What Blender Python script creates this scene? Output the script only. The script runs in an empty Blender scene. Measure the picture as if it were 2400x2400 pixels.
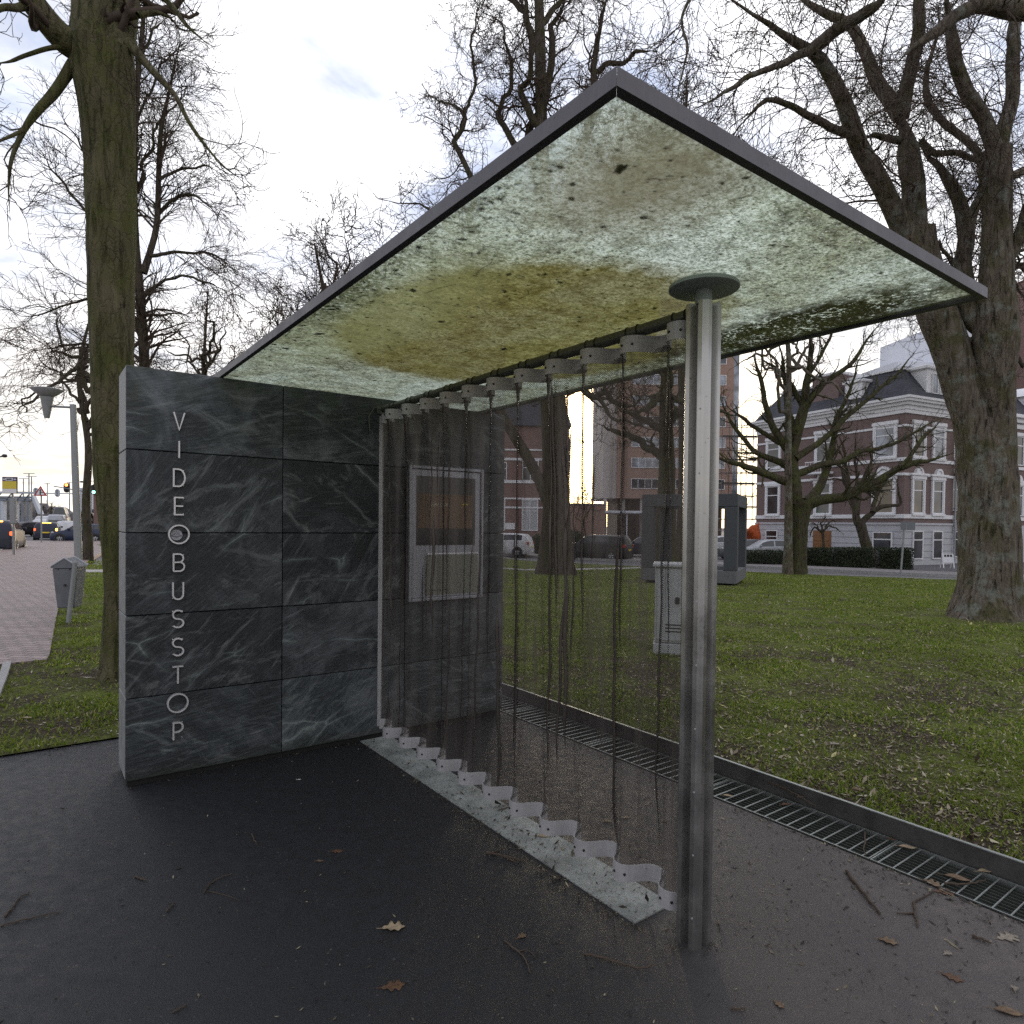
import bpy, math, random
import numpy as np
from mathutils import Vector, Matrix, Euler

scene = bpy.context.scene
R = math.radians
random.seed(7)
rng = np.random.default_rng(11)

# ------------------------------------------------------------------ camera
F, PITCH, ROLL, SY, EYE = 1539.5, 0.0175, 0.0112, 56.57, 1.6
cp, sp, cr, sr = math.cos(PITCH), math.sin(PITCH), math.cos(ROLL), math.sin(ROLL)
FW = np.array([0, cp, -sp]); U0 = np.array([0, sp, cp]); R0 = np.array([1., 0, 0])
RT = cr * R0 + sr * U0; UP = -sr * R0 + cr * U0
cam_data = bpy.data.cameras.new('camera')
cam = bpy.data.objects.new('camera', cam_data)
scene.collection.objects.link(cam)
cam_data.sensor_width = 36; cam_data.lens = 36 * F / 2400
cam_data.shift_y = SY / 2400
cam_data.clip_start = 0.05; cam_data.clip_end = 3000
m = Matrix((RT, UP, -FW)).transposed().to_4x4(); m.translation = (0, 0, EYE)
cam.matrix_world = m
scene.camera = cam

# ------------------------------------------------------------------ light
SUN_AZ, SUN_EL = R(6.5), R(6.5)
SUND = (math.sin(SUN_AZ) * math.cos(SUN_EL), math.cos(SUN_AZ) * math.cos(SUN_EL), math.sin(SUN_EL))
scene.view_settings.view_transform = 'Standard'
scene.view_settings.look = 'None'
scene.view_settings.exposure = 0.52
scene.view_settings.gamma = 1.0
scene.cycles.transparent_max_bounces = 48
scene.cycles.max_bounces = 8
scene.cycles.diffuse_bounces = 3
scene.cycles.glossy_bounces = 3
scene.cycles.transmission_bounces = 6
scene.cycles.use_denoising = False

sun_d = bpy.data.lights.new('sun', 'SUN')
sun_d.energy = 0.55; sun_d.angle = R(10); sun_d.color = (1, .86, .66)
sun = bpy.data.objects.new('sun', sun_d); scene.collection.objects.link(sun)
sun.rotation_euler = Vector(SUND).to_track_quat('Z', 'Y').to_euler()


def node(nt, t, props=None, **inp):
    n = nt.nodes.new('ShaderNode' + t)
    for k, v in (props or {}).items():
        setattr(n, k, v)
    for k, v in inp.items():
        s = n.inputs[int(k[1:])] if k[0] == '_' else n.inputs[k.replace('__', ' ')]
        if isinstance(v, bpy.types.NodeSocket):
            nt.links.new(v, s)
        else:
            s.default_value = v
    return n


def c4(c):
    return (c[0], c[1], c[2], 1) if len(c) == 3 else c


def mixc(nt, f, a, b, mode='MIX'):
    n = nt.nodes.new('ShaderNodeMix'); n.data_type = 'RGBA'; n.blend_type = mode
    for i, v in ((0, f), (6, a), (7, b)):
        if isinstance(v, bpy.types.NodeSocket):
            nt.links.new(v, n.inputs[i])
        elif i == 0:
            n.inputs[0].default_value = v
        else:
            n.inputs[i].default_value = c4(v)
    return n.outputs[2]


def ramp(nt, f, stops, interp='LINEAR'):
    n = nt.nodes.new('ShaderNodeValToRGB'); n.color_ramp.interpolation = interp
    e = n.color_ramp.elements
    while len(e) < len(stops):
        e.new(0.5)
    for el, (p, c) in zip(e, stops):
        el.position = p
        el.color = (c, c, c, 1) if isinstance(c, (int, float)) else c4(c)
    nt.links.new(f, n.inputs[0])
    return n.outputs[0]


def math_(nt, op, a, b=0.0, clamp=False):
    n = nt.nodes.new('ShaderNodeMath'); n.operation = op; n.use_clamp = clamp
    for i, v in enumerate((a, b)):
        if isinstance(v, bpy.types.NodeSocket):
            nt.links.new(v, n.inputs[i])
        else:
            n.inputs[i].default_value = v
    return n.outputs[0]


def vmul(nt, v, s):
    return node(nt, 'VectorMath', {'operation': 'MULTIPLY'}, _0=v, _1=s).outputs[0]


# ------------------------------------------------------------------ world
world = bpy.data.worlds.new('World'); scene.world = world; world.use_nodes = True
nt = world.node_tree; nt.nodes.clear()
tc = nt.nodes.new('ShaderNodeTexCoord').outputs['Generated']
sky = node(nt, 'TexSky', {'sky_type': 'NISHITA', 'sun_disc': False, 'sun_elevation': SUN_EL, 'sun_rotation': SUN_AZ,
                          'air_density': 1.0, 'dust_density': 1.5, 'ozone_density': 1.5})
sep = node(nt, 'SeparateXYZ', _0=tc)
zz = math_(nt, 'ADD', math_(nt, 'ABSOLUTE', sep.outputs[2]), 0.16)
px_ = math_(nt, 'DIVIDE', sep.outputs[0], zz); py_ = math_(nt, 'DIVIDE', sep.outputs[1], zz)
cpos = node(nt, 'CombineXYZ', _0=px_, _1=py_, _2=0.3).outputs[0]
cn = node(nt, 'TexNoise', Vector=cpos, Scale=1.9, Detail=9.0, Roughness=0.58, Distortion=0.35).outputs[0]
cover = ramp(nt, cn, [(0.38, 0.08), (0.47, 0.58), (0.58, 1.0)])
cn2 = node(nt, 'TexNoise', Vector=cpos, Scale=3.6, Detail=6.0, Roughness=0.6).outputs[0]
cshade = ramp(nt, cn2, [(0.36, .78), (0.58, 1.14)])
sd = node(nt, 'VectorMath', {'operation': 'DOT_PRODUCT'}, _0=tc, _1=SUND).outputs['Value']
sdp = math_(nt, 'MAXIMUM', sd, 0.0)
g_wide = math_(nt, 'POWER', sdp, 3.0)
g_tight = math_(nt, 'POWER', sdp, 90.0)
lum = math_(nt, 'ADD', math_(nt, 'MULTIPLY', g_wide, 6.0), 6.9)
lum = math_(nt, 'MULTIPLY', lum, cshade)
cloudc = mixc(nt, 1.0, (1.0, 1.0, 1.035), lum, 'MULTIPLY')
low = ramp(nt, math_(nt, 'ABSOLUTE', sep.outputs[2]), [(0.0, 1.0), (0.34, 0.0)])
warmf = math_(nt, 'MULTIPLY', low, math_(nt, 'ADD', math_(nt, 'MULTIPLY', g_wide, .8), .15), True)
cloudc = mixc(nt, warmf, cloudc, mixc(nt, 1.0, cloudc, (1.05, .90, .60), 'MULTIPLY'))
blue = mixc(nt, 0.8, node(nt, 'VectorMath', {'operation': 'MULTIPLY'}, _0=sky.outputs[0], _1=(1.2, 1.2, 1.2)).outputs[0], (4.3, 5.1, 7.3))
blue = mixc(nt, math_(nt, 'MULTIPLY', low, .75), blue, (9.6, 8.2, 5.6))
skyc = mixc(nt, cover, blue, cloudc)
glow = node(nt, 'VectorMath', {'operation': 'SCALE'}, _0=(62.0, 42.0, 17.0))
nt.links.new(g_tight, glow.inputs['Scale'])
skyc = mixc(nt, 1.0, skyc, glow.outputs[0], 'ADD')
bg = node(nt, 'Background', Color=skyc, Strength=0.1)
out = nt.nodes.new('ShaderNodeOutputWorld'); nt.links.new(bg.outputs[0], out.inputs[0])

# ------------------------------------------------------------------ frames
TH = 0.6373
UX, UY = math.cos(TH), math.sin(TH)
W0 = np.array([-2.294, 3.896])


def S(u, v, z=0.0):                      # shelter frame to world
    return np.array([W0[0] + UX * u - UY * v, W0[1] + UY * u + UX * v, z])


def uv_of(x, y):
    dx, dy = x - W0[0], y - W0[1]
    return UX * dx + UY * dy, -UY * dx + UX * dy


def ray(px, py):
    X, Y = px - 1200, py - 1200 - SY
    d = FW * F + RT * X - UP * Y
    return d / d[1]


def at(px, py, Y):
    p = ray(px, py) * Y; p[2] += EYE
    return p


def sstep(a, b, x):
    t = np.clip((x - a) / (b - a), 0, 1)
    return t * t * (3 - 2 * t)


def gz(x, y):
    return -0.6 * sstep(8., 34., y) * sstep(-5., 1., x)


def gnd(px, py, dz=0.0):
    d = ray(px, py); Y = 10.0
    for _ in range(40):
        z = gz(d[0] * Y, Y) + dz
        Y = .5 * Y + .5 * (EYE - z) / max(1e-4, -d[2])
    return np.array([d[0] * Y, Y, gz(d[0] * Y, Y) + dz])


# ------------------------------------------------------------------ mesh helpers
COL = scene.collection


def link(o, parent=None):
    COL.objects.link(o)
    if parent is not None:
        o.parent = parent
    return o


def raw_mesh(name, verts, faces, mats, parent=None, smooth=False, midx=None):
    """verts (N,3); faces: list of lists, or (M,k) int array"""
    me = bpy.data.meshes.new(name)
    verts = np.asarray(verts, np.float32)
    if isinstance(faces, np.ndarray):
        k = faces.shape[1]; nf = len(faces)
        me.vertices.add(len(verts)); me.vertices.foreach_set('co', verts.ravel())
        me.loops.add(nf * k); me.loops.foreach_set('vertex_index', faces.ravel().astype(np.int32))
        me.polygons.add(nf)
        me.polygons.foreach_set('loop_start', np.arange(0, nf * k, k, dtype=np.int32))
        me.polygons.foreach_set('loop_total', np.full(nf, k, np.int32))
        if smooth:
            me.polygons.foreach_set('use_smooth', np.ones(nf, bool))
        me.update(calc_edges=True)
    else:
        me.from_pydata([tuple(map(float, v)) for v in verts], [], [list(map(int, f)) for f in faces])
        if smooth:
            me.polygons.foreach_set('use_smooth', np.ones(len(me.polygons), bool))
    for mt in (mats if isinstance(mats, (list, tuple)) else [mats]):
        me.materials.append(mt)
    if midx is not None:
        me.polygons.foreach_set('material_index', np.asarray(midx, np.int32))
    me.validate()
    o = bpy.data.objects.new(name, me)
    return link(o, parent)


class MB:
    def __init__(s):
        s.v = []; s.f = []; s.m = []

    def add(s, verts, faces, mi=0):
        o = len(s.v)
        s.v += [tuple(map(float, p)) for p in verts]
        for f in faces:
            s.f.append([i + o for i in f]); s.m.append(mi)
        return s

    def box(s, lo, hi, mi=0, M=None):
        x0, y0, z0 = lo; x1, y1, z1 = hi
        vs = [(x0, y0, z0), (x1, y0, z0), (x1, y1, z0), (x0, y1, z0), (x0, y0, z1), (x1, y0, z1), (x1, y1, z1), (x0, y1, z1)]
        if M is not None:
            vs = [tuple(M @ Vector(p)) for p in vs]
        return s.add(vs, [(0, 3, 2, 1), (4, 5, 6, 7), (0, 1, 5, 4), (1, 2, 6, 5), (2, 3, 7, 6), (3, 0, 4, 7)], mi)

    def bbox(s, lo, hi, b=0.01, mi=0, M=None):
        """box with chamfered edges"""
        lo = np.array(lo, float); hi = np.array(hi, float)
        b = min(b, *((hi - lo) / 2.01))
        vs = []; idx = {}
        for sx in (0, 1):
            for sy in (0, 1):
                for sz in (0, 1):
                    c = np.array([hi[0] if sx else lo[0], hi[1] if sy else lo[1], hi[2] if sz else lo[2]])
                    sg = np.array([-1 if sx else 1, -1 if sy else 1, -1 if sz else 1]) * b
                    for ax in range(3):
                        p = c + sg; p[ax] = c[ax]
                        idx[(sx, sy, sz, ax)] = len(vs); vs.append(p)
        fs = []
        for ax in range(3):
            o = [a for a in range(3) if a != ax]
            for sd in (0, 1):
                q = []
                for a, b_ in ((0, 0), (1, 0), (1, 1), (0, 1)):
                    k = [0, 0, 0]; k[ax] = sd; k[o[0]] = a; k[o[1]] = b_
                    q.append(idx[(*k, ax)])
                flip = (sd == 0) != (ax == 1)
                fs.append(q[::-1] if flip else q)
        for ax in range(3):
            o = [a for a in range(3) if a != ax]
            for a in (0, 1):
                for b_ in (0, 1):
                    k0 = [0, 0, 0]; k0[o[0]] = a; k0[o[1]] = b_; k1 = list(k0); k1[ax] = 1
                    fs.append([idx[(*k0, o[0])], idx[(*k1, o[0])], idx[(*k1, o[1])], idx[(*k0, o[1])]])
        for sx in (0, 1):
            for sy in (0, 1):
                for sz in (0, 1):
                    fs.append([idx[(sx, sy, sz, a)] for a in range(3)])
        if M is not None:
            vs = [tuple(M @ Vector(p)) for p in vs]
        return s.add(vs, fs, mi)

    def cyl(s, p0, p1, r0, r1=None, n=12, mi=0, caps=True):
        r1 = r0 if r1 is None else r1
        p0 = Vector(p0); p1 = Vector(p1); d = (p1 - p0).normalized()
        a = Vector((0, 0, 1)) if abs(d.z) < .9 else Vector((1, 0, 0))
        x = d.cross(a).normalized(); y = d.cross(x)
        vs = []
        for p, r in ((p0, r0), (p1, r1)):
            for i in range(n):
                t = 2 * math.pi * i / n
                vs.append(p + x * (r * math.cos(t)) + y * (r * math.sin(t)))
        fs = [(i, (i + 1) % n, n + (i + 1) % n, n + i) for i in range(n)]
        if caps:
            fs += [tuple(range(n))[::-1], tuple(range(n, 2 * n))]
        return s.add(vs, fs, mi)

    def tube(s, pts, r, n=8, mi=0, closed=False):
        pts = [Vector(p) for p in pts]; k = len(pts)
        rs = r if isinstance(r, (list, tuple)) else [r] * k
        vs = []; prev = None
        for i, p in enumerate(pts):
            a = pts[(i - 1) % k] if (closed or i) else p
            b = pts[(i + 1) % k] if (closed or i < k - 1) else p
            d = (b - a).normalized()
            if prev is None:
                h = Vector((0, 0, 1)) if abs(d.z) < .9 else Vector((1, 0, 0))
                x = d.cross(h).normalized()
            else:
                x = (prev - d * prev.dot(d)).normalized()
            prev = x; y = d.cross(x)
            for j in range(n):
                t = 2 * math.pi * j / n
                vs.append(p + x * (rs[i] * math.cos(t)) + y * (rs[i] * math.sin(t)))
        fs = []
        for i in range(k if closed else k - 1):
            i2 = (i + 1) % k
            fs += [(i * n + j, i * n + (j + 1) % n, i2 * n + (j + 1) % n, i2 * n + j) for j in range(n)]
        if not closed:
            fs += [tuple(range(n))[::-1], tuple(range((k - 1) * n, k * n))]
        return s.add(vs, fs, mi)

    def prism(s, poly, y0, y1, mi=0, M=None, axis='xz'):
        """poly in the x-z plane (or x-y), extruded along the third axis"""
        n = len(poly)
        if axis == 'xz':
            vs = [(p[0], y0, p[1]) for p in poly] + [(p[0], y1, p[1]) for p in poly]
        elif axis == 'xy':
            vs = [(p[0], p[1], y0) for p in poly] + [(p[0], p[1], y1) for p in poly]
        else:
            vs = [(y0, p[0], p[1]) for p in poly] + [(y1, p[0], p[1]) for p in poly]
        if M is not None:
            vs = [tuple(M @ Vector(p)) for p in vs]
        fs = [tuple(range(n)), tuple(range(n, 2 * n))[::-1]] + [(i, n + i, n + (i + 1) % n, (i + 1) % n) for i in range(n)]
        return s.add(vs, fs, mi)

    def lathe(s, prof, c=(0, 0, 0), n=20, mi=0, M=None):
        """prof: list of (r,z)"""
        vs = []; k = len(prof)
        for r, z in prof:
            for j in range(n):
                t = 2 * math.pi * j / n
                vs.append((c[0] + r * math.cos(t), c[1] + r * math.sin(t), c[2] + z))
        fs = []
        for i in range(k - 1):
            fs += [(i * n + j, i * n + (j + 1) % n, (i + 1) * n + (j + 1) % n, (i + 1) * n + j) for j in range(n)]
        fs += [tuple(range(n))[::-1], tuple(range((k - 1) * n, k * n))]
        if M is not None:
            vs = [tuple(M @ Vector(p)) for p in vs]
        return s.add(vs, fs, mi)

    def build(s, name, mats, parent=None, smooth=False, origin=None, fix=True):
        mats = mats if isinstance(mats, (list, tuple)) else [mats]
        v = np.array(s.v, float)
        if origin is not None:
            v = v - np.asarray(origin)
        o = raw_mesh(name, v, s.f, list(mats), parent, False, s.m)
        me = o.data
        if fix:
            import bmesh
            bm = bmesh.new(); bm.from_mesh(me)
            bmesh.ops.recalc_face_normals(bm, faces=bm.faces)
            bm.to_mesh(me); bm.free()
        if smooth:
            for p in me.polygons:
                p.use_smooth = True
            me.set_sharp_from_angle(angle=R(38))
        return o


def tag(o, label, cat, group=None, kind=None):
    if label: o['label'] = label
    if cat: o['category'] = cat
    if group: o['group'] = group
    if kind: o['kind'] = kind
    return o


def struct(o):
    o['kind'] = 'structure'
    return o


def thing(name, label, cat, loc=(0, 0, 0), rz=0.0, group=None):
    o = bpy.data.objects.new(name, None); COL.objects.link(o)
    o.empty_display_size = .1
    o.location = tuple(map(float, loc)); o.rotation_euler = (0, 0, rz)
    return tag(o, label, cat, group)


def copy_tree(o, parent=None):
    c = o.copy(); COL.objects.link(c)
    if parent is not None: c.parent = parent
    for ch in [x for x in o.children]:
        copy_tree(ch, c)
    return c


# value noise for scattering masks
_lat = rng.random((256, 256))


def vnoise(x, y):
    x = np.asarray(x, float); y = np.asarray(y, float)
    xi = np.floor(x).astype(int); yi = np.floor(y).astype(int)
    fx = x - xi; fy = y - yi
    fx = fx * fx * (3 - 2 * fx); fy = fy * fy * (3 - 2 * fy)
    g = lambda a, b: _lat[a & 255, b & 255]
    return (g(xi, yi) * (1 - fx) + g(xi + 1, yi) * fx) * (1 - fy) + (g(xi, yi + 1) * (1 - fx) + g(xi + 1, yi + 1) * fx) * fy


def fbm(x, y, o=4):
    s = 0; a = .5
    for i in range(o):
        s = s + a * vnoise(x * 2 ** i + 17 * i, y * 2 ** i + 31 * i); a *= .5
    return s / (1 - .5 ** o)
# ------------------------------------------------------------------ materials
def new_mat(name):
    mt = bpy.data.materials.new(name); mt.use_nodes = True
    nt = mt.node_tree; b = nt.nodes['Principled BSDF']
    return mt, nt, b


def objc(nt):
    return nt.nodes.new('ShaderNodeTexCoord').outputs['Object']


def geo_pos(nt):
    return nt.nodes.new('ShaderNodeNewGeometry').outputs['Position']


def bump(nt, b, h, strength=.3, dist=.01):
    n = node(nt, 'Bump', Strength=strength, Distance=dist, Height=h)
    nt.links.new(n.outputs[0], b.inputs['Normal'])
    return n


def setp(b, **k):
    for a, v in k.items():
        b.inputs[a.replace('__', ' ')].default_value = c4(v) if isinstance(v, tuple) else v


def simple(name, col, rough=.6, metal=0.0, var=.15, scale=6.0, bmp=.0, bscale=60.0, bdist=.004, spec=.5):
    mt, nt, b = new_mat(name)
    p = objc(nt)
    n1 = node(nt, 'TexNoise', Vector=p, Scale=scale, Detail=6.0, Roughness=.62).outputs[0]
    d = tuple(x * (1 - var) for x in col); l = tuple(min(1, x * (1 + var)) for x in col)
    c = ramp(nt, n1, [(.3, d), (.7, l)])
    nt.links.new(c, b.inputs['Base Color'])
    rr = ramp(nt, n1, [(.3, max(0, rough - .08)), (.7, min(1, rough + .08))])
    nt.links.new(rr, b.inputs['Roughness'])
    b.inputs['Metallic'].default_value = metal
    b.inputs['Specular IOR Level'].default_value = spec
    if bmp:
        n2 = node(nt, 'TexNoise', Vector=p, Scale=bscale, Detail=4.0).outputs[0]
        bump(nt, b, n2, bmp, bdist)
    return mt


def emis(name, col, st):
    mt, nt, b = new_mat(name)
    setp(b, Base__Color=tuple(x * .5 for x in col)); b.inputs['Emission Color'].default_value = c4(col)
    b.inputs['Emission Strength'].default_value = st
    return mt


# rubber asphalt of the plaza
def mat_asphalt():
    mt, nt, b = new_mat('rubber_asphalt')
    p = geo_pos(nt)
    big = node(nt, 'TexNoise', Vector=p, Scale=.55, Detail=5.0, Roughness=.6).outputs[0]
    fine = node(nt, 'TexNoise', Vector=p, Scale=210.0, Detail=3.0, Roughness=.7).outputs[0]
    mid = node(nt, 'TexNoise', Vector=p, Scale=14.0, Detail=8.0, Roughness=.7).outputs[0]
    vo = node(nt, 'TexVoronoi', {'feature': 'F1'}, Vector=p, Scale=130.0)
    chip = ramp(nt, vo.outputs['Color'], [(.93, 0.0), (.95, 1.0)])
    sepx = node(nt, 'SeparateXYZ', _0=p).outputs[0]
    # browner towards the drain side; light beyond the roof's shade painted into the tone
    litm = ramp(nt, math_(nt, 'ADD', math_(nt, 'MULTIPLY', sepx, .30), math_(nt, 'MULTIPLY', big, .55)), [(.36, 0.0), (.78, 1.0)])
    c = ramp(nt, fine, [(.30, (.006, .0065, .0082)), (.52, (.0155, .0165, .020)), (.74, (.055, .056, .062))])
    cb = ramp(nt, fine, [(.30, (.060, .051, .048)), (.52, (.115, .096, .090)), (.72, (.23, .20, .185))])
    c = mixc(nt, litm, c, cb)
    c = mixc(nt, ramp(nt, mid, [(.42, .45), (.66, 0.0)]), c, (.02, .018, .018))
    gl = ramp(nt, node(nt, 'TexVoronoi', Vector=p, Scale=55.0).outputs['Color'], [(.962, 0.0), (.97, .9)])
    gd = ramp(nt, node(nt, 'TexVoronoi', Vector=p, Scale=55.0).outputs['Distance'], [(.12, 1.0), (.22, 0.0)])
    c = mixc(nt, math_(nt, 'MULTIPLY', gl, gd), c, (.42, .40, .38))
    c = mixc(nt, math_(nt, 'MULTIPLY', chip, .25), c, (.16, .15, .15))
    nt.links.new(c, b.inputs['Base Color'])
    nt.links.new(ramp(nt, mid, [(.3, .42), (.7, .68)]), b.inputs['Roughness'])
    b.inputs['Specular IOR Level'].default_value = .42
    h = math_(nt, 'ADD', fine, math_(nt, 'MULTIPLY', mid, .5))
    bump(nt, b, h, .55, .004)
    return mt


def mat_slate():
    mt, nt, b = new_mat('slate_tile')
    p0 = objc(nt)
    rnd = nt.nodes.new('ShaderNodeNewGeometry').outputs['Random Per Island']
    off = node(nt, 'CombineXYZ', _0=math_(nt, 'MULTIPLY', rnd, 37.0), _1=math_(nt, 'MULTIPLY', rnd, 11.0), _2=math_(nt, 'MULTIPLY', rnd, 71.0)).outputs[0]
    p = node(nt, 'VectorMath', {'operation': 'ADD'}, _0=p0, _1=off).outputs[0]
    vr = node(nt, 'VectorRotate', {'rotation_type': 'Y_AXIS'}, Vector=p)
    nt.links.new(math_(nt, 'SUBTRACT', math_(nt, 'MULTIPLY', math_(nt, 'FRACT', math_(nt, 'MULTIPLY', rnd, 7.3)), 1.3), .65), vr.inputs['Angle'])
    p = vr.outputs[0]
    base = node(nt, 'TexNoise', Vector=p, Scale=2.2, Detail=8.0, Roughness=.68, Distortion=.8).outputs[0]
    c = ramp(nt, base, [(.30, (.008, .010, .012)), (.50, (.022, .028, .032)), (.72, (.112, .120, .128))])
    # fine diagonal scratchy grain
    rot = node(nt, 'Mapping', Vector=node(nt, 'Mapping', Vector=p, Rotation=(0.0, R(27), 0.0)).outputs[0], Scale=(5.0, 5.0, 55.0))
    gr = node(nt, 'TexNoise', Vector=rot.outputs[0], Scale=1.6, Detail=8.0, Roughness=.75, Distortion=.12).outputs[0]
    rot2 = node(nt, 'Mapping', Vector=node(nt, 'Mapping', Vector=p, Rotation=(0.0, R(-36), 0.0)).outputs[0], Scale=(4.0, 4.0, 38.0))
    rot3 = node(nt, 'Mapping', Vector=node(nt, 'Mapping', Vector=p, Rotation=(0.0, R(33), 0.0)).outputs[0], Scale=(1.1, 1.1, 9.0))
    gr3 = node(nt, 'TexNoise', Vector=rot3.outputs[0], Scale=1.4, Detail=7.0, Roughness=.7, Distortion=.5).outputs[0]
    gr2 = node(nt, 'TexNoise', Vector=rot2.outputs[0], Scale=1.3, Detail=8.0, Roughness=.75, Distortion=.15).outputs[0]
    c = mixc(nt, ramp(nt, gr, [(.50, 0.0), (.74, .55)]), c, (.165, .176, .186))
    c = mixc(nt, ramp(nt, gr, [(.28, .8), (.46, 0.0)]), c, (.009, .011, .014))
    c = mixc(nt, ramp(nt, gr2, [(.58, 0.0), (.76, .45)]), c, (.185, .198, .202))
    c = mixc(nt, 1.0, c, node(nt, 'CombineXYZ', _0=ramp(nt, rnd, [(0.0, .45), (1.0, 1.5)]), _1=ramp(nt, rnd, [(0.0, .47), (1.0, 1.5)]), _2=ramp(nt, rnd, [(0.0, .50), (1.0, 1.5)])).outputs[0], 'MULTIPLY')
    # mineral veins
    wp = node(nt, 'TexNoise', Vector=p, Scale=1.5, Detail=5.0).outputs['Color']
    pw = node(nt, 'VectorMath', {'operation': 'ADD'}, _0=p, _1=node(nt, 'VectorMath', {'operation': 'SCALE'}, _0=wp, Scale=.22).outputs[0]).outputs[0]
    pwm = node(nt, 'Mapping', Vector=pw, Rotation=(0.0, R(35), 0.0), Scale=(.55, 1.0, 1.6)).outputs[0]
    ve = node(nt, 'TexVoronoi', {'feature': 'DISTANCE_TO_EDGE'}, Vector=pwm, Scale=1.35).outputs['Distance']
    vm = node(nt, 'TexNoise', Vector=p, Scale=3.0, Detail=4.0).outputs[0]
    vein = math_(nt, 'MULTIPLY', ramp(nt, ve, [(.0, .6), (.006, .16), (.03, 0.0)]), ramp(nt, vm, [(.44, 0.0), (.62, 1.0)]))
    c = mixc(nt, vein, c, (.30, .35, .34))
    c = mixc(nt, ramp(nt, gr3, [(.57, 0.0), (.72, .7)]), c, (.245, .262, .27))
    c = mixc(nt, ramp(nt, gr3, [(.30, .75), (.42, 0.0)]), c, (.006, .008, .010))
    # cloudy mineral bloom
    bl = node(nt, 'TexNoise', Vector=pwm, Scale=3.4, Detail=10.0, Roughness=.72, Distortion=1.4).outputs[0]
    c = mixc(nt, ramp(nt, bl, [(.54, 0.0), (.74, .8)]), c, (.24, .26, .262))
    # algae near the top edge and damp moss at the bottom, rust runs
    zed = node(nt, 'SeparateXYZ', _0=p0).outputs
    alg = math_(nt, 'MULTIPLY', ramp(nt, math_(nt, 'DIVIDE', zed[2], 2.6), [(.80, 0.0), (.965, 1.0)]),
                ramp(nt, node(nt, 'TexNoise', Vector=p0, Scale=4.2, Detail=6.0).outputs[0], [(.47, 0.0), (.66, .55)]))
    c = mixc(nt, alg, c, (.050, .066, .022))
    bot = ramp(nt, math_(nt, 'DIVIDE', zed[2], 2.6), [(.0, .85), (.045, 0.0)])
    c = mixc(nt, bot, c, (.018, .022, .014))
    nt.links.new(c, b.inputs['Base Color'])
    nt.links.new(ramp(nt, gr, [(.3, .36), (.7, .62)]), b.inputs['Roughness'])
    b.inputs['Specular IOR Level'].default_value = .5
    bump(nt, b, math_(nt, 'ADD', gr, math_(nt, 'ADD', math_(nt, 'MULTIPLY', gr2, .6), math_(nt, 'MULTIPLY', bl, .5))), .45, .008)
    return mt


def mat_glass_clear():
    mt, nt, b = new_mat('roof_glass_clear')
    nt.nodes.remove(b)
    tr = node(nt, 'BsdfTransparent', Color=(.955, .98, .935, 1))
    gl = node(nt, 'BsdfGlossy', Color=(1, 1, 1, 1), Roughness=.03)
    fr = node(nt, 'Fresnel', IOR=1.45)
    mx = node(nt, 'MixShader', _0=math_(nt, 'MULTIPLY', fr.outputs[0], .8), _1=tr.outputs[0], _2=gl.outputs[0])
    nt.links.new(mx.outputs[0], nt.nodes['Material Output'].inputs[0])
    return mt


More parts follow.
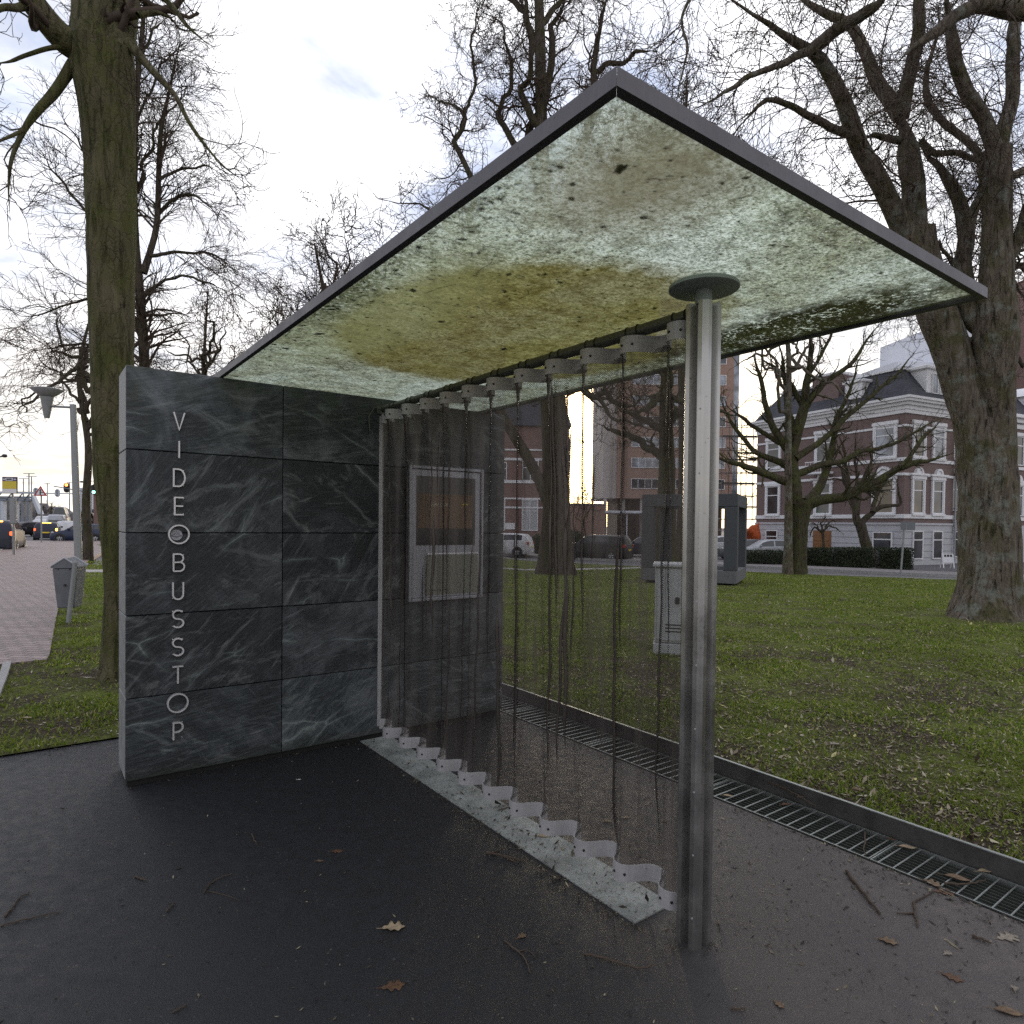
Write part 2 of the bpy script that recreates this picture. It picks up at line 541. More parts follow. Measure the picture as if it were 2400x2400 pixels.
def mat_roof_film():
    """frosted, algae-stained and littered upper face of the roof pane; object coords: x along u, y along v"""
    mt, nt, b = new_mat('roof_dirt_film')
    nt.nodes.remove(b)
    p = objc(nt)
    s = node(nt, 'SeparateXYZ', _0=p).outputs
    n1 = node(nt, 'TexNoise', Vector=p, Scale=1.5, Detail=7.0, Roughness=.62, Distortion=.5).outputs[0]
    n2 = node(nt, 'TexNoise', Vector=p, Scale=9.0, Detail=9.0, Roughness=.75).outputs[0]
    n3 = node(nt, 'TexNoise', Vector=p, Scale=42.0, Detail=6.0, Roughness=.75).outputs[0]
    n4 = node(nt, 'TexNoise', Vector=p, Scale=110.0, Detail=4.0, Roughness=.7).outputs[0]
    grime = math_(nt, 'ADD', math_(nt, 'MULTIPLY', n1, .40), math_(nt, 'ADD', math_(nt, 'MULTIPLY', n2, .28), math_(nt, 'MULTIPLY', n3, .32)))
    c = ramp(nt, grime, [(.36, (.22, .24, .15)), (.44, (.46, .49, .39)), (.50, (.68, .75, .60)), (.58, (.88, .95, .84)), (.70, (.96, .99, .91))])
    c = mixc(nt, ramp(nt, n4, [(.38, .75), (.54, 0.0)]), c, (.20, .22, .11))
    c = mixc(nt, ramp(nt, n4, [(.58, 0.0), (.70, .55)]), c, (.97, 1.0, .97))
    def mul(c, f): return mixc(nt, 1.0, c, f, 'MULTIPLY')
    c = mul(c, ramp(nt, n3, [(.40, .50), (.49, .98), (.56, 1.12)]))
    c = mul(c, ramp(nt, n2, [(.36, .62), (.56, 1.06)]))
    c = mixc(nt, ramp(nt, n1, [(.40, .55), (.54, 0.0)]), c, mul(c, (.62, .58, .42, 1)))
    n5 = node(nt, 'TexNoise', Vector=node(nt, 'Mapping', Vector=p, Rotation=(0, 0, R(30)), Scale=(1.0, 2.4, 1.0)).outputs[0], Scale=70.0, Detail=3.0, Roughness=.6).outputs[0]
    c = mixc(nt, ramp(nt, n5, [(.635, 0.0), (.66, .9)]), c, (.03, .03, .015))
    c = mixc(nt, ramp(nt, n5, [(.34, .8), (.375, 0.0)]), c, (1.0, 1.0, .95))
    tr = node(nt, 'BsdfTransparent', Color=(.88, .95, .88, 1))

    def blob(cx, cy, rx, ry, edge0, edge1, jit=.35):
        dx = math_(nt, 'DIVIDE', math_(nt, 'SUBTRACT', s[0], cx), rx)
        dy = math_(nt, 'DIVIDE', math_(nt, 'SUBTRACT', s[1], cy), ry)
        d = math_(nt, 'SQRT', math_(nt, 'ADD', math_(nt, 'MULTIPLY', dx, dx), math_(nt, 'MULTIPLY', dy, dy)))
        d = math_(nt, 'ADD', d, math_(nt, 'MULTIPLY', math_(nt, 'SUBTRACT', n2, .5), jit))
        return ramp(nt, d, [(edge0, 1.0), (edge1, 0.0)])
    BL = ROOF_BLOBS
    y1 = blob(*BL['yellow'], .86, 1.0, .22)
    y1 = math_(nt, 'MULTIPLY', y1, ramp(nt, grime, [(.40, 1.0), (.66, .80)]))
    c = mixc(nt, y1, c, mixc(nt, ramp(nt, math_(nt, 'ADD', math_(nt, 'MULTIPLY', n3, .55), math_(nt, 'MULTIPLY', n4, .45)), [(.36, 0.0), (.64, 1.0)]), (.05, .045, .009), mixc(nt, ramp(nt, n2, [(.38, 0.0), (.62, 1.0)]), (.24, .19, .05), (.52, .47, .16))))
    b1 = math_(nt, 'MULTIPLY', blob(*BL['brown'], .25, 1.15, .8), .85)
    c = mixc(nt, b1, c, mixc(nt, n3, (.12, .10, .05), (.38, .34, .22)))
    d1 = blob(*BL['dark'], .55, 1.05, .9)
    d1 = math_(nt, 'MULTIPLY', d1, ramp(nt, math_(nt, 'ADD', math_(nt, 'MULTIPLY', n3, .6), math_(nt, 'MULTIPLY', n2, .4)), [(.535, 1.0), (.565, 0.0)]))
    c = mixc(nt, d1, c, (.020, .018, .008))
    d2 = math_(nt, 'MULTIPLY', blob(*BL['edge'], .3, 1.1, 1.2), ramp(nt, n3, [(.52, 1.0), (.58, 0.0)]))
    c = mixc(nt, d2, c, (.02, .02, .01))
    gr = blob(*BL['green'], .55, 1.0, .5)
    c = mixc(nt, math_(nt, 'MULTIPLY', gr, .28), c, (.46, .50, .24))
    tl = node(nt, 'BsdfTranslucent', Color=c)
    df = node(nt, 'BsdfDiffuse', Color=mixc(nt, 1.0, c, (.35, .35, .35), 'MULTIPLY'))
    m1 = node(nt, 'MixShader', _0=.22, _1=tl.outputs[0], _2=df.outputs[0])
    # washed clean patches along the outer edges
    cl = math_(nt, 'MULTIPLY', ramp(nt, math_(nt, 'ADD', s[1], math_(nt, 'MULTIPLY', n1, .5)), [(0.0, 0.0), (.001, 0.0)]), 0.0)
    e1 = ramp(nt, math_(nt, 'ADD', math_(nt, 'SUBTRACT', s[0], RA), math_(nt, 'MULTIPLY', math_(nt, 'SUBTRACT', n2, .5), .5)), [(.02, .75), (.30, 0.0)])
    e1 = math_(nt, 'MULTIPLY', e1, ramp(nt, math_(nt, 'ADD', math_(nt, 'MULTIPLY', s[1], .25), 1.0), [(.10, 1.0), (.62, .15)]))
    e1 = math_(nt, 'MULTIPLY', e1, ramp(nt, n3, [(.42, .1), (.66, .8)]))
    m2 = node(nt, 'MixShader', _0=e1, _1=m1.outputs[0], _2=tr.outputs[0])
    nt.links.new(m2.outputs[0], nt.nodes['Material Output'].inputs[0])
    return mt


def mat_mesh():
    """woven metal curtain: open weave cut from UV (u = metres along the cloth, v = height)"""
    mt, nt, b = new_mat('woven_mesh')
    uvn = nt.nodes.new('ShaderNodeUVMap').outputs[0]
    mp = node(nt, 'Mapping', Vector=uvn, Rotation=(0.0, 0.0, R(40)), Scale=(165.0, 165.0, 1.0)).outputs[0]
    s = node(nt, 'SeparateXYZ', _0=mp).outputs
    fx = math_(nt, 'ABSOLUTE', math_(nt, 'SUBTRACT', math_(nt, 'FRACT', s[0]), .5))
    fy = math_(nt, 'ABSOLUTE', math_(nt, 'SUBTRACT', math_(nt, 'FRACT', s[1]), .5))
    dirt = node(nt, 'TexNoise', Vector=node(nt, 'Mapping', Vector=uvn, Scale=(24.0, 1.3, 1.0)).outputs[0], Scale=1.0, Detail=5.0).outputs[0]
    thr = ramp(nt, dirt, [(.36, .395), (.55, .365), (.70, .24)])
    gat = nt.nodes.new('ShaderNodeAttribute'); gat.attribute_name = 'gather'
    thr = math_(nt, 'MULTIPLY', thr, math_(nt, 'SUBTRACT', 1.0, math_(nt, 'MULTIPLY', gat.outputs['Fac'], .78)))
    wx = math_(nt, 'GREATER_THAN', fx, thr); wy = math_(nt, 'GREATER_THAN', fy, thr)
    al = math_(nt, 'MAXIMUM', wx, wy)
    c = mixc(nt, dirt, (.045, .037, .033), (.13, .108, .096))
    nt.links.new(c, b.inputs['Base Color']); setp(b, Roughness=.42, Metallic=.55)
    nt.links.new(al, b.inputs['Alpha'])
    return mt


def mat_bark(name, dark, light, moss, moss_amt=.5, scale=1.0, lichen=None):
    mt, nt, b = new_mat(name)
    p = geo_pos(nt)
    st = node(nt, 'Mapping', Vector=p, Scale=(1.0, 1.0, .20)).outputs[0]
    n1 = node(nt, 'TexNoise', Vector=st, Scale=11.0 * scale, Detail=9.0, Roughness=.7, Distortion=.7).outputs[0]
    vo = node(nt, 'TexVoronoi', {'feature': 'DISTANCE_TO_EDGE'}, Vector=node(nt, 'VectorMath', {'operation': 'ADD'}, _0=st, _1=node(nt, 'VectorMath', {'operation': 'SCALE'}, _0=node(nt, 'TexNoise', Vector=p, Scale=6.0, Detail=4.0).outputs['Color'], Scale=.16).outputs[0]).outputs[0], Scale=13.0 * scale).outputs['Distance']
    c = ramp(nt, n1, [(.30, dark), (.68, light)])
    c = mixc(nt, math_(nt, 'MULTIPLY', ramp(nt, vo, [(.0, .8), (.06, 0.0)]), ramp(nt, node(nt, 'TexNoise', Vector=st, Scale=4.0, Detail=3.0).outputs[0], [(.46, 0.0), (.60, 1.0)])), c, tuple(x * .35 for x in dark))
    fs_ = node(nt, 'TexNoise', Vector=node(nt, 'Mapping', Vector=p, Scale=(1.0, 1.0, .13)).outputs[0], Scale=16.0 * scale, Detail=5.0, Roughness=.6, Distortion=.4).outputs[0]
    c = mixc(nt, ramp(nt, fs_, [(.34, .9), (.42, 0.0)]), c, tuple(x * .25 for x in dark))
    mo = node(nt, 'TexNoise', Vector=p, Scale=2.3, Detail=8.0, Roughness=.66).outputs[0]
    c = mixc(nt, ramp(nt, mo, [(.55 - .25 * moss_amt, 0.0), (.78 - .25 * moss_amt, .85)]), c, moss)
    if lichen:
        lo = node(nt, 'TexNoise', Vector=p, Scale=3.1, Detail=8.0, Roughness=.72).outputs[0]
        c = mixc(nt, ramp(nt, lo, [(.52, 0.0), (.63, .75)]), c, lichen)
    nt.links.new(c, b.inputs['Base Color']); setp(b, Roughness=.9); b.inputs['Specular IOR Level'].default_value = .2
    h = math_(nt, 'ADD', math_(nt, 'ADD', n1, ramp(nt, fs_, [(.32, 0.0), (.46, 1.0)])), math_(nt, 'MULTIPLY', ramp(nt, vo, [(.0, 0.0), (.12, 1.0)]), .25))
    bump(nt, b, h, .9, .03)
    return mt


def mat_brick(name, c1, c2, mortar, sc=(1, 1), bw=.22, bh=.072, wear=.25, msize=.010):
    mt, nt, b = new_mat(name)
    p = objc(nt)
    s = node(nt, 'SeparateXYZ', _0=p).outputs
    q = node(nt, 'CombineXYZ', _0=math_(nt, 'ADD', s[0], s[1]), _1=s[2], _2=0.0).outputs[0]
    br = node(nt, 'TexBrick', Vector=q, Color1=c4(c1), Color2=c4(c2), Mortar=c4(mortar), Scale=1.0, Mortar__Size=msize, Brick__Width=bw, Row__Height=bh)
    n = node(nt, 'TexNoise', Vector=p, Scale=.8, Detail=8.0, Roughness=.7).outputs[0]
    c = mixc(nt, ramp(nt, n, [(.35, wear), (.65, 0.0)]), br.outputs[0], tuple(x * .45 for x in c1))
    nt.links.new(c, b.inputs['Base Color']); setp(b, Roughness=.85)
    return mt


def mat_soil():
    mt, nt, b = new_mat('lawn_soil')
    p = geo_pos(nt)
    n1 = node(nt, 'TexNoise', Vector=p, Scale=1.1, Detail=9.0, Roughness=.72).outputs[0]
    n2 = node(nt, 'TexNoise', Vector=p, Scale=26.0, Detail=6.0, Roughness=.7).outputs[0]
    n3 = node(nt, 'TexNoise', Vector=p, Scale=90.0, Detail=3.0, Roughness=.7).outputs[0]
    gcol = ramp(nt, n3, [(.3, (.045, .060, .010)), (.55, (.125, .155, .024)), (.75, (.23, .24, .06))])
    scol = ramp(nt, n2, [(.3, (.020, .016, .011)), (.55, (.060, .047, .030)), (.75, (.16, .125, .08))])
    f = math_(nt, 'ADD', math_(nt, 'MULTIPLY', n1, .7), math_(nt, 'MULTIPLY', n2, .3))
    sy = node(nt, 'SeparateXYZ', _0=p).outputs[1]
    near = ramp(nt, math_(nt, 'DIVIDE', sy, 20.0), [(.15, .085), (.62, .0)])
    c = mixc(nt, ramp(nt, math_(nt, 'SUBTRACT', f, near), [(.40, 0.0), (.52, 1.0)]), scol, gcol)
    nt.links.new(c, b.inputs['Base Color']); setp(b, Roughness=.95); b.inputs['Specular IOR Level'].default_value = .15
    bump(nt, b, n2, .8, .03)
    return mt


def mat_grass():
    mt, nt, b = new_mat('grass_blade')
    rnd = nt.nodes.new('ShaderNodeNewGeometry').outputs['Random Per Island']
    p = geo_pos(nt)
    n1 = node(nt, 'TexNoise', Vector=p, Scale=.9, Detail=4.0).outputs[0]
    c = ramp(nt, rnd, [(0.0, (.07, .115, .014)), (.45, (.145, .205, .030)), (.80, (.24, .27, .06)), (1.0, (.42, .36, .19))])
    c = mixc(nt, ramp(nt, n1, [(.4, .6), (.6, 0.0)]), c, (.12, .14, .03))
    nt.links.new(c, b.inputs['Base Color']); setp(b, Roughness=.6); b.inputs['Specular IOR Level'].default_value = .3
    tl = node(nt, 'BsdfTranslucent', Color=mixc(nt, 1.0, c, (1.3, 1.5, .6), 'MULTIPLY'))
    mx = node(nt, 'MixShader', _0=.35, _1=b.outputs[0], _2=tl.outputs[0])
    nt.links.new(mx.outputs[0], nt.nodes['Material Output'].inputs[0])
    return mt


def mat_litter(name='litter_flake', stops=None):
    mt, nt, b = new_mat(name)
    rnd = nt.nodes.new('ShaderNodeNewGeometry').outputs['Random Per Island']
    c = ramp(nt, rnd, stops or [(0.0, (.045, .032, .02)), (.30, (.14, .105, .065)), (.7, (.27, .22, .15)), (.93, (.42, .38, .29)), (1.0, (.50, .44, .14))])
    nt.links.new(c, b.inputs['Base Color']); setp(b, Roughness=.8)
    return mt


def mat_leaf(name, col, dark):
    mt, nt, b = new_mat(name)
    p = objc(nt)
    n = node(nt, 'TexNoise', Vector=p, Scale=60.0, Detail=5.0).outputs[0]
    c = ramp(nt, n, [(.3, dark), (.7, col)])
    nt.links.new(c, b.inputs['Base Color']); setp(b, Roughness=.7)
    bump(nt, b, n, .4, .003)
    return mt


def mat_concrete():
    mt, nt, b = new_mat('pale_concrete')
    p = geo_pos(nt)
    n1 = node(nt, 'TexNoise', Vector=p, Scale=4.0, Detail=9.0, Roughness=.7).outputs[0]
    n2 = node(nt, 'TexNoise', Vector=p, Scale=70.0, Detail=5.0, Roughness=.7).outputs[0]
    c = ramp(nt, n1, [(.32, (.13, .14, .135)), (.66, (.35, .365, .35))])
    c = mixc(nt, ramp(nt, n2, [(.33, .7), (.47, 0.0)]), c, (.07, .08, .06))
    u, v = None, None
    nt.links.new(c, b.inputs['Base Color']); setp(b, Roughness=.75)
    bump(nt, b, n2, .35, .004)
    return mt


def mat_paving():
    mt, nt, b = new_mat('brick_paving')
    p = geo_pos(nt)
    q = node(nt, 'Mapping', Vector=p, Rotation=(0, 0, R(4))).outputs[0]
    br = node(nt, 'TexBrick', {'offset': .5}, Vector=q, Color1=(.23, .165, .155, 1), Color2=(.34, .26, .245, 1), Mortar=(.06, .05, .045, 1), Scale=1.0, Mortar__Size=.012, Brick__Width=.24, Row__Height=.115)
    n = node(nt, 'TexNoise', Vector=p, Scale=1.1, Detail=8.0, Roughness=.7).outputs[0]
    c = mixc(nt, ramp(nt, n, [(.38, .4), (.6, 0.0)]), br.outputs[0], (.12, .10, .09))
    nt.links.new(c, b.inputs['Base Color']); setp(b, Roughness=.6)
    bump(nt, b, br.outputs['Fac'], -.5, .01)
    return mt


def mat_steel(name, col, rough=.4, metal=.9, sc=1.0):
    mt, nt, b = new_mat(name)
    p = objc(nt)
    st = node(nt, 'Mapping', Vector=p, Scale=(90.0 * sc, 90.0 * sc, 1.6 * sc)).outputs[0]
    n1 = node(nt, 'TexNoise', Vector=st, Scale=1.0, Detail=5.0).outputs[0]
    n2 = node(nt, 'TexNoise', Vector=p, Scale=7.0, Detail=7.0, Roughness=.7).outputs[0]
    n3 = node(nt, 'TexNoise', Vector=p, Scale=55.0, Detail=3.0, Roughness=.6).outputs[0]
    c = ramp(nt, math_(nt, 'ADD', math_(nt, 'MULTIPLY', n1, .4), math_(nt, 'MULTIPLY', n2, .6)), [(.3, tuple(x * .72 for x in col)), (.7, col)])
    c = mixc(nt, ramp(nt, n3, [(.66, 0.0), (.72, .6)]), c, tuple(x * .3 for x in col))
    nt.links.new(c, b.inputs['Base Color'])
    nt.links.new(ramp(nt, n2, [(.3, rough - .1), (.7, rough + .12)]), b.inputs['Roughness'])
    b.inputs['Metallic'].default_value = metal
    bump(nt, b, n1, .08, .002)
    return mt


# roof extents in the shelter frame (u, v)
RA, RV0, RW = .523, -3.50, 2.085
RV1 = .20
ROOF_Z = 2.527
def roof_uv(px, py, z=2.53):
    d = ray(px, py); Y = (z - EYE) / d[2]
    return uv_of(d[0] * Y, Y)


_c = roof_uv(1190, 790); _b = roof_uv(1500, 440); _d = roof_uv(1830, 790); _g = roof_uv(930, 520)
_k = roof_uv(1850, 772)
ROOF_BLOBS = {'yellow': (_c[0] + .10, _c[1] + .06, .96, 1.16), 'brown': (_b[0], _b[1], .42, .50), 'dark': (_k[0] + .02, _k[1] + .04, .29, .92), 'edge': (RA + .02, -1.85, .22, .80),
              'green': (RA + .2, -1.6, .5, 1.3)}

M = {}
M['asphalt'] = mat_asphalt(); M['slate'] = mat_slate(); M['glass_clear'] = mat_glass_clear(); M['film'] = mat_roof_film()
M['mesh'] = mat_mesh(); M['soil'] = mat_soil(); M['grass'] = mat_grass(); M['litter'] = mat_litter()
M['concrete'] = mat_concrete(); M['paving'] = mat_paving()
M['slate_edge'] = simple('slate_edge', (.20, .205, .21), .6, 0, .25, 12, .4, 70)
M['post'] = mat_steel('cast_aluminium', (.47, .465, .455), .30, .95)
M['disc'] = mat_steel('oxidised_disc', (.36, .41, .37), .55, .3)
M['roofframe'] = mat_steel('anodised_frame', (.125, .118, .130), .5, .5)
M['rail'] = mat_steel('weathered_tube', (.12, .125, .105), .5, .6)
M['strap'] = mat_steel('galvanised_strap', (.46, .45, .46), .55, .25)
M['wire'] = simple('dark_wire', (.03, .03, .026), .5, .6)
M['letter'] = mat_steel('brushed_letter', (.80, .78, .80), .35, .6)
M['galv'] = mat_steel('galvanised_grating', (.40, .42, .40), .45, .75, .3)
M['grate_bar'] = mat_steel('grating_bar_dark', (.10, .11, .095), .6, .5, .3)
M['steel_edge'] = simple('painted_steel_edge', (.085, .082, .08), .55, .3, .3, 8, .2)
M['case'] = mat_steel('case_frame', (.36, .36, .40), .45, .6)
M['screen'] = simple('dark_screen', (.012, .011, .012), .15, 0, .2)
M['board'] = simple('brown_board', (.17, .105, .065), .6, 0, .2, 8)
M['paper'] = simple('pale_notice', (.20, .20, .165), .7, 0, .08, 4)
M['ink'] = simple('printed_ink', (.03, .03, .03), .6)
M['lettering_gold'] = simple('pale_lettering', (.5, .45, .33), .5)
M['lettering_yellow'] = simple('yellow_arrow', (.75, .62, .08), .5)
M['sticker'] = simple('grey_sticker', (.42, .41, .46), .5, 0, .1, 40)
M['pit'] = simple('drain_pit', (.008, .009, .007), .9)
M['road'] = simple('road_asphalt', (.105, .10, .105), .75, 0, .2, 3, .3, 120)
M['pave_grey'] = simple('grey_pavement', (.20, .18, .18), .8, 0, .15, 4, .2, 60)
M['kerb'] = simple('kerb_stone', (.30, .295, .29), .8, 0, .2, 8, .3)
M['path'] = simple('path_concrete', (.36, .34, .33), .8, 0, .15, 6)
M['white_line'] = simple('road_paint', (.62, .62, .60), .7, 0, .2, 9)

# ------------------------------------------------------------------ setting: ground sheets
def grid_ground():
    xs = np.concatenate([[-900, -500, -250, -120, -80, -60, -45, -35], np.arange(-28, 60, 2.0), [66, 75, 90, 120, 180, 300, 600, 900]])
    ys = np.concatenate([[-60, -30, -15], np.arange(-8, 60, 2.0), [66, 75, 90, 120, 160, 230, 350, 600, 1500]])
    X, Y = np.meshgrid(xs, ys)
    Z = gz(X, Y) - .13
    v = np.stack([X, Y, Z], -1).reshape(-1, 3)
    ny, nx = X.shape
    i, j = np.meshgrid(np.arange(ny - 1), np.arange(nx - 1), indexing='ij')
    a = (i * nx + j).ravel()
    f = np.stack([a, a + 1, a + nx + 1, a + nx], 1)
    return raw_mesh('road', v, f, M['road'], smooth=True)


struct(grid_ground())

GU, GU2 = 2.80, 3.125     # drain, near and far edge (u)
GV1 = 1.07                # back edge of the paving


def slab(name, poly, z0, z1, mt):
    b = MB(); b.prism([tuple(p) for p in poly], z0, z1, axis='xy')
    return b.build(name, mt)


pl = [S(-14, -9), S(GU - .012, -9), S(GU - .012, GV1), S(-14, GV1)]
struct(slab('paving', [p[:2] for p in pl], -.30, 0.0, M['asphalt']))

# lawn sheet: u from the kerb to the far road, plus the part behind the paving
def lawn_z(x, y):
    u, v = uv_of(x, y)
    d = np.clip((u - (GU2 + .03)) / .6, 0, 1)
    right = sstep(GU2 - .4, GU2 + .3, u)
    return gz(x, y) + .012 + right * (.052 + .03 * (fbm(x * .9, y * .9, 3) - .5)) * (1 - .5 * sstep(10, 30, y))


def lawn_sheet(u0f, u1f, vs, nu, zoff=0.0, smooth=True):
    V = []
    t = np.linspace(0, 1, nu) ** 1.8
    for v in vs:
        a, b_ = u0f(v), u1f(v)
        for q in t:
            w = S(a + (b_ - a) * q, v)
            V.append((w[0], w[1], lawn_z(w[0], w[1]) + zoff))
    n = len(vs)
    i, j = np.meshgrid(np.arange(n - 1), np.arange(nu - 1), indexing='ij')
    a = (i * nu + j).ravel()
    f = np.stack([a, a + 1, a + nu + 1, a + nu], 1)
    return raw_mesh('lawn', np.array(V), f, M['soil'], smooth=smooth)


def far_u(v):
    return 29.9 - .30 * (v - 6)


struct(lawn_sheet(lambda v: GU2 + .03, far_u, np.concatenate([np.arange(-9, 16, .35), np.arange(16, 46, 1.2)]), 70))
struct(lawn_sheet(lambda v: GU2 + .03, lambda v: -22.0, np.concatenate([np.arange(GV1 - .012, 12, .4), np.arange(12, 24, 1.0)]), 50))

# brick pavement on the left
pts = [(0, 1563), (109, 1551), (116, 1539), (128, 1470), (143, 1398), (152, 1372), (168, 1345), (185, 1330), (200, 1320), (215, 1308), (240, 1296), (290, 1288)]
poly = [gnd(*p)[:2] for p in pts]
a0 = gnd(0, 1563)[:2]
far_r = gnd(290, 1267)[:2]; far_l = gnd(62, 1268)[:2]; l1 = gnd(0, 1291)[:2]
poly = [np.array((-9.5, 7.4))] + poly + [np.array((-11., 35.)), np.array((-13., 50.)), far_r, far_l, l1, np.array((-31., 24.)), np.array((-31., 14.))]
BRICK = np.array(poly)
o = slab('pavement', poly, -.14, .03, M['paving']); struct(o)


def in_poly(x, y, P):
    x = np.asarray(x); y = np.asarray(y); c = np.zeros(x.shape, bool)
    j = len(P) - 1
    for i in range(len(P)):
        k = ((P[i][1] > y) != (P[j][1] > y)) & (x < (P[j][0] - P[i][0]) * (y - P[i][1]) / (P[j][1] - P[i][1] + 1e-12) + P[i][0])
        c ^= k; j = i
    return c


def strip(name, pts, w, z0, z1, mt):
    """constant width slab along a polyline (world xy)"""
    b = MB(); pts = [np.array(p[:2]) for p in pts]
    L, Rr = [], []
    for i, p in enumerate(pts):
        d = pts[min(i + 1, len(pts) - 1)] - pts[max(i - 1, 0)]; d = d / np.linalg.norm(d)
        n = np.array([-d[1], d[0]]) * w / 2
        L.append(p + n); Rr.append(p - n)
    for i in range(len(pts) - 1):
        zs = [gz(*pts[i]), gz(*pts[i]), gz(*pts[i + 1]), gz(*pts[i + 1])]
        q = [L[i], Rr[i], Rr[i + 1], L[i + 1]]
        b.add([(a[0], a[1], z + z0) for a, z in zip(q, zs)] + [(a[0], a[1], z + z1) for a, z in zip(q, zs)],
              [(0, 1, 2, 3), (7, 6, 5, 4), (0, 4, 5, 1), (1, 5, 6, 2), (2, 6, 7, 3), (3, 7, 4, 0)])
    return struct(b.build(name, mt))


# kerbs and the far road
strip('kerb', [np.array((-31., 24.)), l1 + np.array([-.05, .0]), far_l + np.array([-.05, .05]), far_r + np.array([0, .07])], .14, -.13, .05, M['kerb'])
strip('kerb', [gnd(-60, 1720)[:2], gnd(-12, 1640)[:2], gnd(8, 1590)[:2], gnd(17, 1560)[:2]], .07, -.1, .045, M['kerb'])
e = [S(far_u(v) + .06, v) for v in np.arange(-6, 46, 2.0)]
strip('kerb', e, .14, -.13, .075, M['kerb'])
e = [S(far_u(v) + 6.3, v) for v in np.arange(-6, 46, 2.0)]
strip('kerb', e, .16, -.13, .03, M['kerb'])
pv = [S(far_u(v) + 7.6, v) for v in np.arange(-6, 46, 2.0)]
strip('pavement', pv, 2.4, -.13, .02, M['pave_grey'])
# footpath across the lawn, and the one on the left
p1, p2 = gnd(1120, 1329)[:2], gnd(1480, 1334)[:2]
ext = p1 + (p1 - p2) * 1.2; ext2 = p2 + (p2 - p1) * .55
strip('path', [ext + (p2 - p1) * k * .25 for k in range(0, 12)], .95, .01, .058, M['path'])
strip('path', [gnd(150, 1340)[:2], gnd(200, 1340)[:2], gnd(260, 1340)[:2], gnd(420, 1340)[:2]], 1.0, .0, .035, M['path'])
# road markings on the crossing at the left
for (a, b_) in (((60, 1249), (330, 1252)), ((90, 1243), (330, 1244))):
    A, B = gnd(*a)[:2], gnd(*b_)[:2]
    strip('road_marking', [A, (A + B) / 2, B], .35, -.13, -.124, M['white_line'])

# concrete strip under the curtain
struct(slab('concrete_strip', [S(1.491, -2.70)[:2], S(1.72, -2.70)[:2], S(1.72, -.005)[:2], S(1.491, -.005)[:2]], -.02, .006, M['concrete']))

# drain: pit channel (setting), grating (thing), steel edging (setting)
pit = MB()
for u0, u1, z0, z1 in ((GU - .010, GU, -.2, .004), (GU2, GU2 + .012, -.2, -.002), (GU, GU2, -.21, -.12)):
    for v0, v1 in ((-9, GV1),):
        q = [S(u0, v0), S(u1, v0), S(u1, v1), S(u0, v1)]
        pit.prism([p[:2] for p in q], z0, z1, axis='xy')
struct(pit.build('drain_channel', M['pit']))
ed = MB(); q = [S(GU2 + .013, -9), S(GU2 + .025, -9), S(GU2 + .025, GV1), S(GU2 + .013, GV1)]
ed.prism([p[:2] for p in q], -.2, .098, axis='xy')
struct(ed.build('kerb', M['steel_edge']))
cap = MB(); q = [S(GU2 + .010, -9), S(GU2 + .029, -9), S(GU2 + .029, GV1), S(GU2 + .010, GV1)]
cap.prism([p[:2] for p in q], .0982, .103, axis='xy')
struct(cap.build('kerb_capping', M['galv']))

SH = (W0[0], W0[1], 0)
v = -8.0; k = 0
while v < GV1 - .1:
    v2 = min(v + 1.0, GV1)
    g = thing('drain_grate', '', 'drain grate', S((GU + GU2) / 2, v), TH, 'drain grate panels')
    half = (GU2 - GU) / 2 - .004; L = v2 - v - .006
    fr = MB()
    for a, b_ in (((-half, 0), (-half + .006, L)), ((half - .006, 0), (half, L)), ((-half + .006, 0), (half - .006, .005)), ((-half + .006, L - .005), (half - .006, L))):
        fr.box((a[0], a[1], -.035), (b_[0], b_[1], .003))
    fr.build('frame', M['galv'], g)
    br = MB()
    x = -half + .03
    while x < half - .02:
        br.box((x - .0015, .005, -.032), (x + .0015, L - .005, -.004)); x += .0305
    br.build('bearing_bars', M['grate_bar'], g)
    cb = MB(); y = .035
    while y < L - .02:
        cb.tube([(-half + .006, y, -.0005), (0, y, -.0005), (half - .006, y, -.0005)], .0036, 6); y += .066
    cb.build('cross_rods', M['galv'], g)
    k += 1; v = v2
grates = [o for o in COL.objects if o.name.split('.')[0] == 'drain_grate']
for i, g in enumerate(grates):
    g['label'] = 'galvanised drain grate panel in the channel between dark paving and lawn'
# ------------------------------------------------------------------ the shelter
T, BASE, TW, WL, WT = .498, .032, .9235, 2.77, .37
shelter = thing('bus_shelter', 'bus shelter with dark slate wall, raised metal letters, post and dirty frosted glass roof', 'bus shelter', SH, TH)
wb = MB(); G = .0025
cols = [(0, TW), (TW, 2 * TW), (2 * TW, WL)]
for k in range(5):
    for a, b_ in cols:
        wb.bbox((a + G, 0, BASE + T * k + G), (b_ - G, .03, BASE + T * (k + 1) - G), .003)
    wb.bbox((G + .001, .033, BASE + T * k + G), (.028, WT, BASE + T * (k + 1) - G), .003, 1)      # end face
    wb.bbox((WL - .028, .033, BASE + T * k + G), (WL - G, WT, BASE + T * (k + 1) - G), .003, 1)
    for a, b_ in cols:
        wb.bbox((max(a, .03) + G, WT - .03, BASE + T * k + G), (min(b_, WL - .03) - G, WT, BASE + T * (k + 1) - G), .003)
wall = wb.build('stone_wall', [M['slate'], M['slate_edge']], shelter)
core = MB(); core.box((.029, .031, 0), (WL - .029, WT - .031, BASE + 5 * T - .012)); core.box((.012, .018, 0.0), (WL - .012, WT - .012, BASE - .002))
core.build('wall_core', M['pit'], wall)
